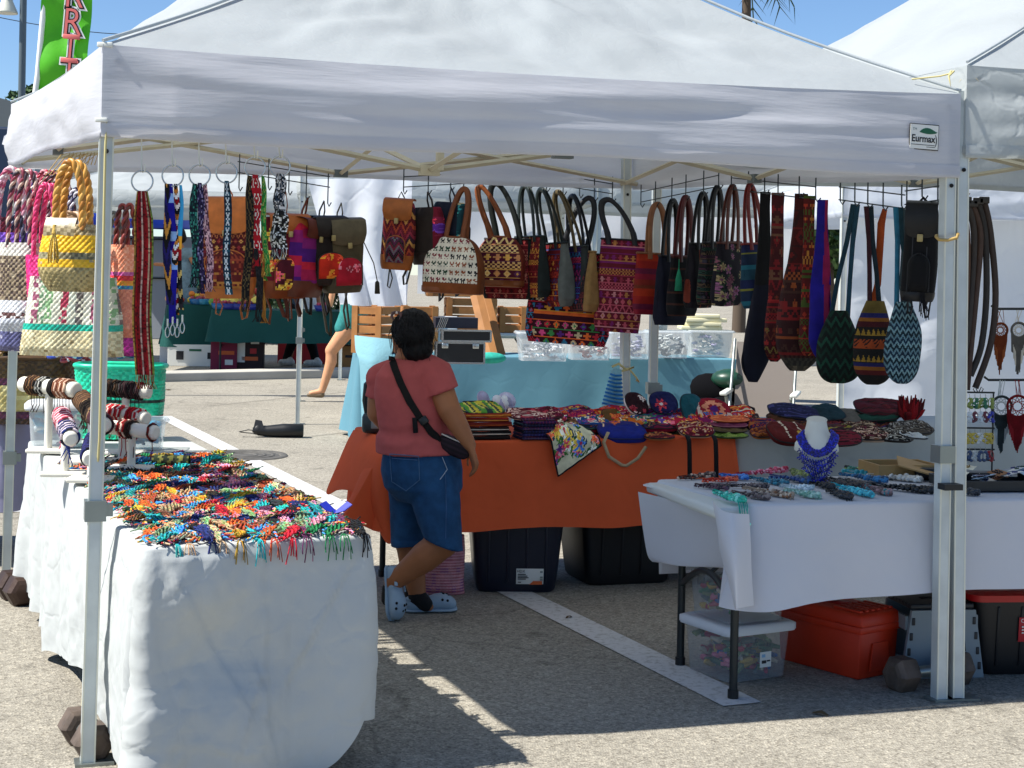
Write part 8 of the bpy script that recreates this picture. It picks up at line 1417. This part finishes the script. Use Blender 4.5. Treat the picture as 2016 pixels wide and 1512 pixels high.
hair=blob(hb,'hair','hair',woman,.007,3,'#0a0a0a',root,lambda x,y,z:.004*math.sin(x*300+40*nz(x*6,z*8,y*6))*.5+.005*nz(x*25,z*12,y*25));mb=MB();rr=random.Random(3)
for k in range(60):a=rr.uniform(0,6.28);e=hd+Vector((.09*math.cos(a),.09*math.sin(a),rr.uniform(-.03,.08)))-ay*.02;mb.tube([e,e+Vector((rr.uniform(-.01,.03)*math.cos(a),rr.uniform(-.02,.02),-.03)),e+Vector((.012*math.cos(a)+rr.uniform(-.012,.012),.01*math.sin(a),-.075-rr.uniform(0,.03)))],[.0022,.0018,.0008],4)
for v in mb.V:v-=np.array(tuple(root))
mb.build('loose_strands','hair',hair);mb=MB();hv=BVHTree.FromPolygons([v.co+root for v in hair.data.vertices],[list(p.vertices) for p in hair.data.polygons]);tc_=p_(781,622,-.05)
for k in range(170):
 a0=rr.uniform(0,6.28);e0=rr.uniform(-.9,.75);s0=hd+Vector((.12*math.cos(a0)*math.cos(e0),.12*math.sin(a0)*math.cos(e0),.03+.12*math.sin(e0)));pts=[]
 for f in np.linspace(0,.8,9):
  q=s0 .lerp(tc_,f);h=hv.find_nearest(q);pts.append(h[0]+h[1]*.0015)
 mb.tube(pts,.0016,4)
for v in mb.V:v-=np.array(tuple(root))
mb.build('combed_strands','hair',hair)
clp=thing('hair_claw','brown hair claw clip on the back of the woman’s head'.replace('’',"'"),'hair clip',p_(781,620,-.06));
for s in(-1,1):mb=MB();mb.tube([(s*.004,0,.014),(s*.018,-.006,.008),(s*.022,-.012,-.008),(s*.012,-.018,-.024)],[.006,.008,.007,.003],8,C('#4a2c2a'));mb.build('jaw','plastic',clp)
mb=MB();mb.sphere((0,-.004,.010),.007,8,6,C('#c8b8b0'));mb.build('spring','plastic',clp)
for nm_,a,b,r in(('sock',anS+Vector((0,0,-.006)),p_(838,1190,.05),.044),('sock',anN.lerp(p_(760,1195,-.08),.25),p_(764,1180,-.085),.040)):
 mb=MB();cap_(mb,a,b,r,r*.8);blob(mb,nm_,'sock',woman,.008,2,'#0a0a0a',root)
def clog(base,fwd,up,lab):
 f=Vector(fwd).normalized();u=Vector(up).normalized();s=f.cross(u).normalized();b=Vector(base);mb=MB();L=.24
 R_=[]
 for k,(x,w_,zc,hh) in enumerate(((-.5,.020,.030,.022),(-.46,.036,.034,.032),(-.36,.044,.035,.035),(-.2,.044,.033,.033),(-.05,.043,.034,.034),(.08,.048,.040,.040),(.22,.054,.042,.042),(.36,.052,.037,.037),(.45,.040,.031,.029),(.5,.022,.027,.020))):R_.append((b+f*x*L+u*zc,s*w_,u*hh))
 rings(mb,R_,26);o=blob(mb,'clog','clog',woman,.006,3,'#97aec0',root)
 m2=MB();r2=[(b+f*x*L+u*.010,s*(w_+.003),u*.010) for x,w_ in((-.51,.02),(-.45,.04),(-.3,.047),(-.05,.046),(.2,.057),(.36,.055),(.46,.042),(.515,.022))];rings(m2,r2,22)
 for v in m2 .V:v-=np.array(tuple(root))
 m2 .build('sole','clog',o);m2=MB();pts=[b+f*(-.12+.0)*L*1+u*(.062)+s*.046,b+f*-.42*L+u*.060+s*.030,b+f*-.50*L+u*.058,b+f*-.42*L+u*.060-s*.030,b+f*-.02*L+u*.066-s*.046]
 m2 .tube([pts[0].lerp(pts[1],.0),pts[1],pts[2],pts[3],pts[4]],.009,6,flat=.5)
 for v in m2 .V:v-=np.array(tuple(root))
 m2 .build('heel_strap','clog',o)
 for i,(x,q,z) in enumerate(((.16,-1,.060),(.27,-1,.056),(.37,-.9,.048),(.22,-.4,.080),(.32,-.3,.074),(.24,.4,.080),(.34,.4,.070),(.2,1,.06),(.3,1,.056))):
  c_=b+f*x*L+u*z+s*.047*q*(.98 if abs(q)>.8 else .5);n_=(s*q+u*(1 if abs(q)<.8 else .35)).normalized();m2=MB();m2 .sphere(c_+n_*.001,.0065,8,6)
  for v in m2 .V:v-=np.array(tuple(root))
  m2 .build('vent_hole','hole',o)
 return o
g=G(846,1208);clog((g.x,g.y+.05,.001),(.97,.22,0),(0,0,1),'flat');g=G(764,1222);clog((g.x-.006,g.y+.03,.118),(.10,-.25,-.96),(.92,-.30,.12),'raised')
def simple_person(label,parts,skin,root,extra,hairc=None,head=None):
 mb=MB();
 for a,b,ra,rb in parts:cap_(mb,a,b,ra,rb,12)
 if head:mb.sphere(head,(.085,.095,.115),16,12);mb.sphere(Vector(head)+Vector((.0,-.095,-.01)),.015,8,6)
 o=blob(mb,'person','skin',None,.012,8,skin,root);o.location=root;tag(o,label,'person','passers-by and sellers in the background')
 for nm,caps,mat,col,vox in extra:
  m2=MB()
  for a,b,ra,rb in caps:cap_(m2,a,b,ra,rb,14)
  blob(m2,nm,mat,o,vox,2,col,root,lambda x,y,z:.006*nz(x*7,y*7,z*7))
 return o
Yp=19.0;k_=lambda x,y,d=0:P(x,y,Yp+d);rt_=G(640,779);rt_=Vector((k_(660,700).x,Yp,0));sh_n=k_(655,545)
simple_person('passer-by in teal shorts and sandals striding behind the backpacks',[(k_(683,650),k_(652,690),.105,.075),(k_(652,690),k_(652,712),.066,.070),(k_(652,712),k_(634,770),.068,.042),(k_(634,770),k_(612,774),.036,.030),(k_(705,655),k_(735,700,.2),.10,.07),(k_(735,700,.2),k_(745,770,.2),.066,.04),(k_(745,770,.2),k_(765,776,.2),.036,.03),(k_(695,620),k_(700,520),.15,.17),(k_(665,520),k_(650,600),.05,.035),(k_(735,520),k_(750,600),.05,.035),(k_(700,500),k_(700,475),.05,.05)],'#c8936e',rt_,[('shorts',[(k_(697,600),k_(697,625),.165,.165),(k_(690,620),k_(676,645),.135,.105),(k_(704,620),k_(712,660,.05),.13,.10)],'cloth','#2f7a78',.012),('shirt',[(k_(695,590),k_(700,520),.165,.185),(k_(668,515),k_(735,515),.07,.07)],'cloth','#c8ccd0',.014),('hair',[(k_(700,452),k_(700,446),.105,.105)],'hair','#2a2018',.014),('sandal',[(k_(634,778),k_(608,778),.030,.026),(k_(634,778),k_(634,771),.030,.03)],'leather','#6a5a44',.01)],head=k_(700,458))
Yf=25.9;k_=lambda x,y,d=0:P(x,y,Yf+d);rt_=Vector((k_(365,560).x,Yf,0));gz=lambda x,z:Vector((k_(x,560).x,Yf,z))
simple_person('fruit seller in a grey-blue shirt bending over the fruit',[(gz(365,0.05),gz(362,.5),.06,.08),(gz(378,.05),gz(374,.5),.06,.08),(gz(362,.5),gz(366,.95),.09,.12),(gz(374,.5),gz(370,.95),.09,.12),(gz(368,1.0),gz(362,1.5),.16,.17),(k_(355,505),k_(335,522,-.2),.055,.04),(k_(335,522,-.2),k_(305,520,-.3),.04,.03),(k_(375,505),k_(385,525,-.2),.05,.04),(k_(385,525,-.2),k_(400,520,-.3),.04,.03),(k_(358,490),k_(352,478),.05,.05)],'#a8704e',rt_,[('shirt',[(gz(368,1.0),gz(362,1.48),.18,.20),(k_(347,498),k_(378,500),.10,.10),(k_(352,502),k_(343,515,-.1),.08,.07)],'cloth','#6a808c',.014),('trousers',[(gz(365,.06),gz(363,.95),.085,.13),(gz(378,.06),gz(373,.95),.085,.13)],'cloth','#2a2c34',.014),('hair',[(k_(352,461),k_(356,468),.115,.10)],'hair','#3a1c14',.012)],head=k_(350,468,-.03))
Yw=25.9;k_=lambda x,y,d=0:P(x,y,Yw+d);a1=G(545,704);
wz=lambda x,z,d=0:Vector((P(x,600,Yw+d).x,Yw+d,z));rt_=wz(590,0)
simple_person('worker in black trousers and white sneakers behind the fruit table',[(wz(572,.12),wz(580,.5),.05,.07),(wz(622,.08),wz(610,.5),.05,.07),(wz(580,.5),wz(590,.95),.08,.12),(wz(610,.5),wz(602,.95),.08,.12),(wz(596,1.0),wz(596,1.45),.15,.17),(wz(575,1.42),wz(565,1.0),.05,.035),(wz(618,1.42),wz(628,1.0),.05,.035),(wz(596,1.5),wz(596,1.6),.05,.05)],'#a8704e',rt_,[('trousers',[(wz(566,.10),wz(582,.5),.07,.09),(wz(624,.10),wz(610,.5),.07,.09),(wz(582,.5),wz(592,.98),.10,.15),(wz(610,.5),wz(602,.98),.10,.15)],'cloth','#0c0c0f',.014),('apron',[(wz(612,.66,-.12),wz(604,1.3,-.1),.13,.13)],'cloth','#c8c8c8',.014),('shirt',[(wz(596,.95),wz(596,1.45),.17,.19),(wz(572,1.42),wz(620,1.42),.08,.08)],'cloth','#3a4a5a',.014),('sneaker',[(wz(556,.06,-.15),wz(576,.06,-.05),.05,.058),(wz(574,.08,-.05),wz(570,.13),.055,.05)],'plastic','#d8d8d4',.011),('sneaker',[(wz(606,.055,-.15),wz(630,.055,-.08),.05,.058),(wz(628,.08,-.08),wz(624,.12),.055,.05)],'plastic','#d8d8d4',.011),('hair',[(wz(596,1.74,.02),wz(596,1.70,.03),.10,.10)],'hair','#15100e',.014)],head=wz(596,1.68))
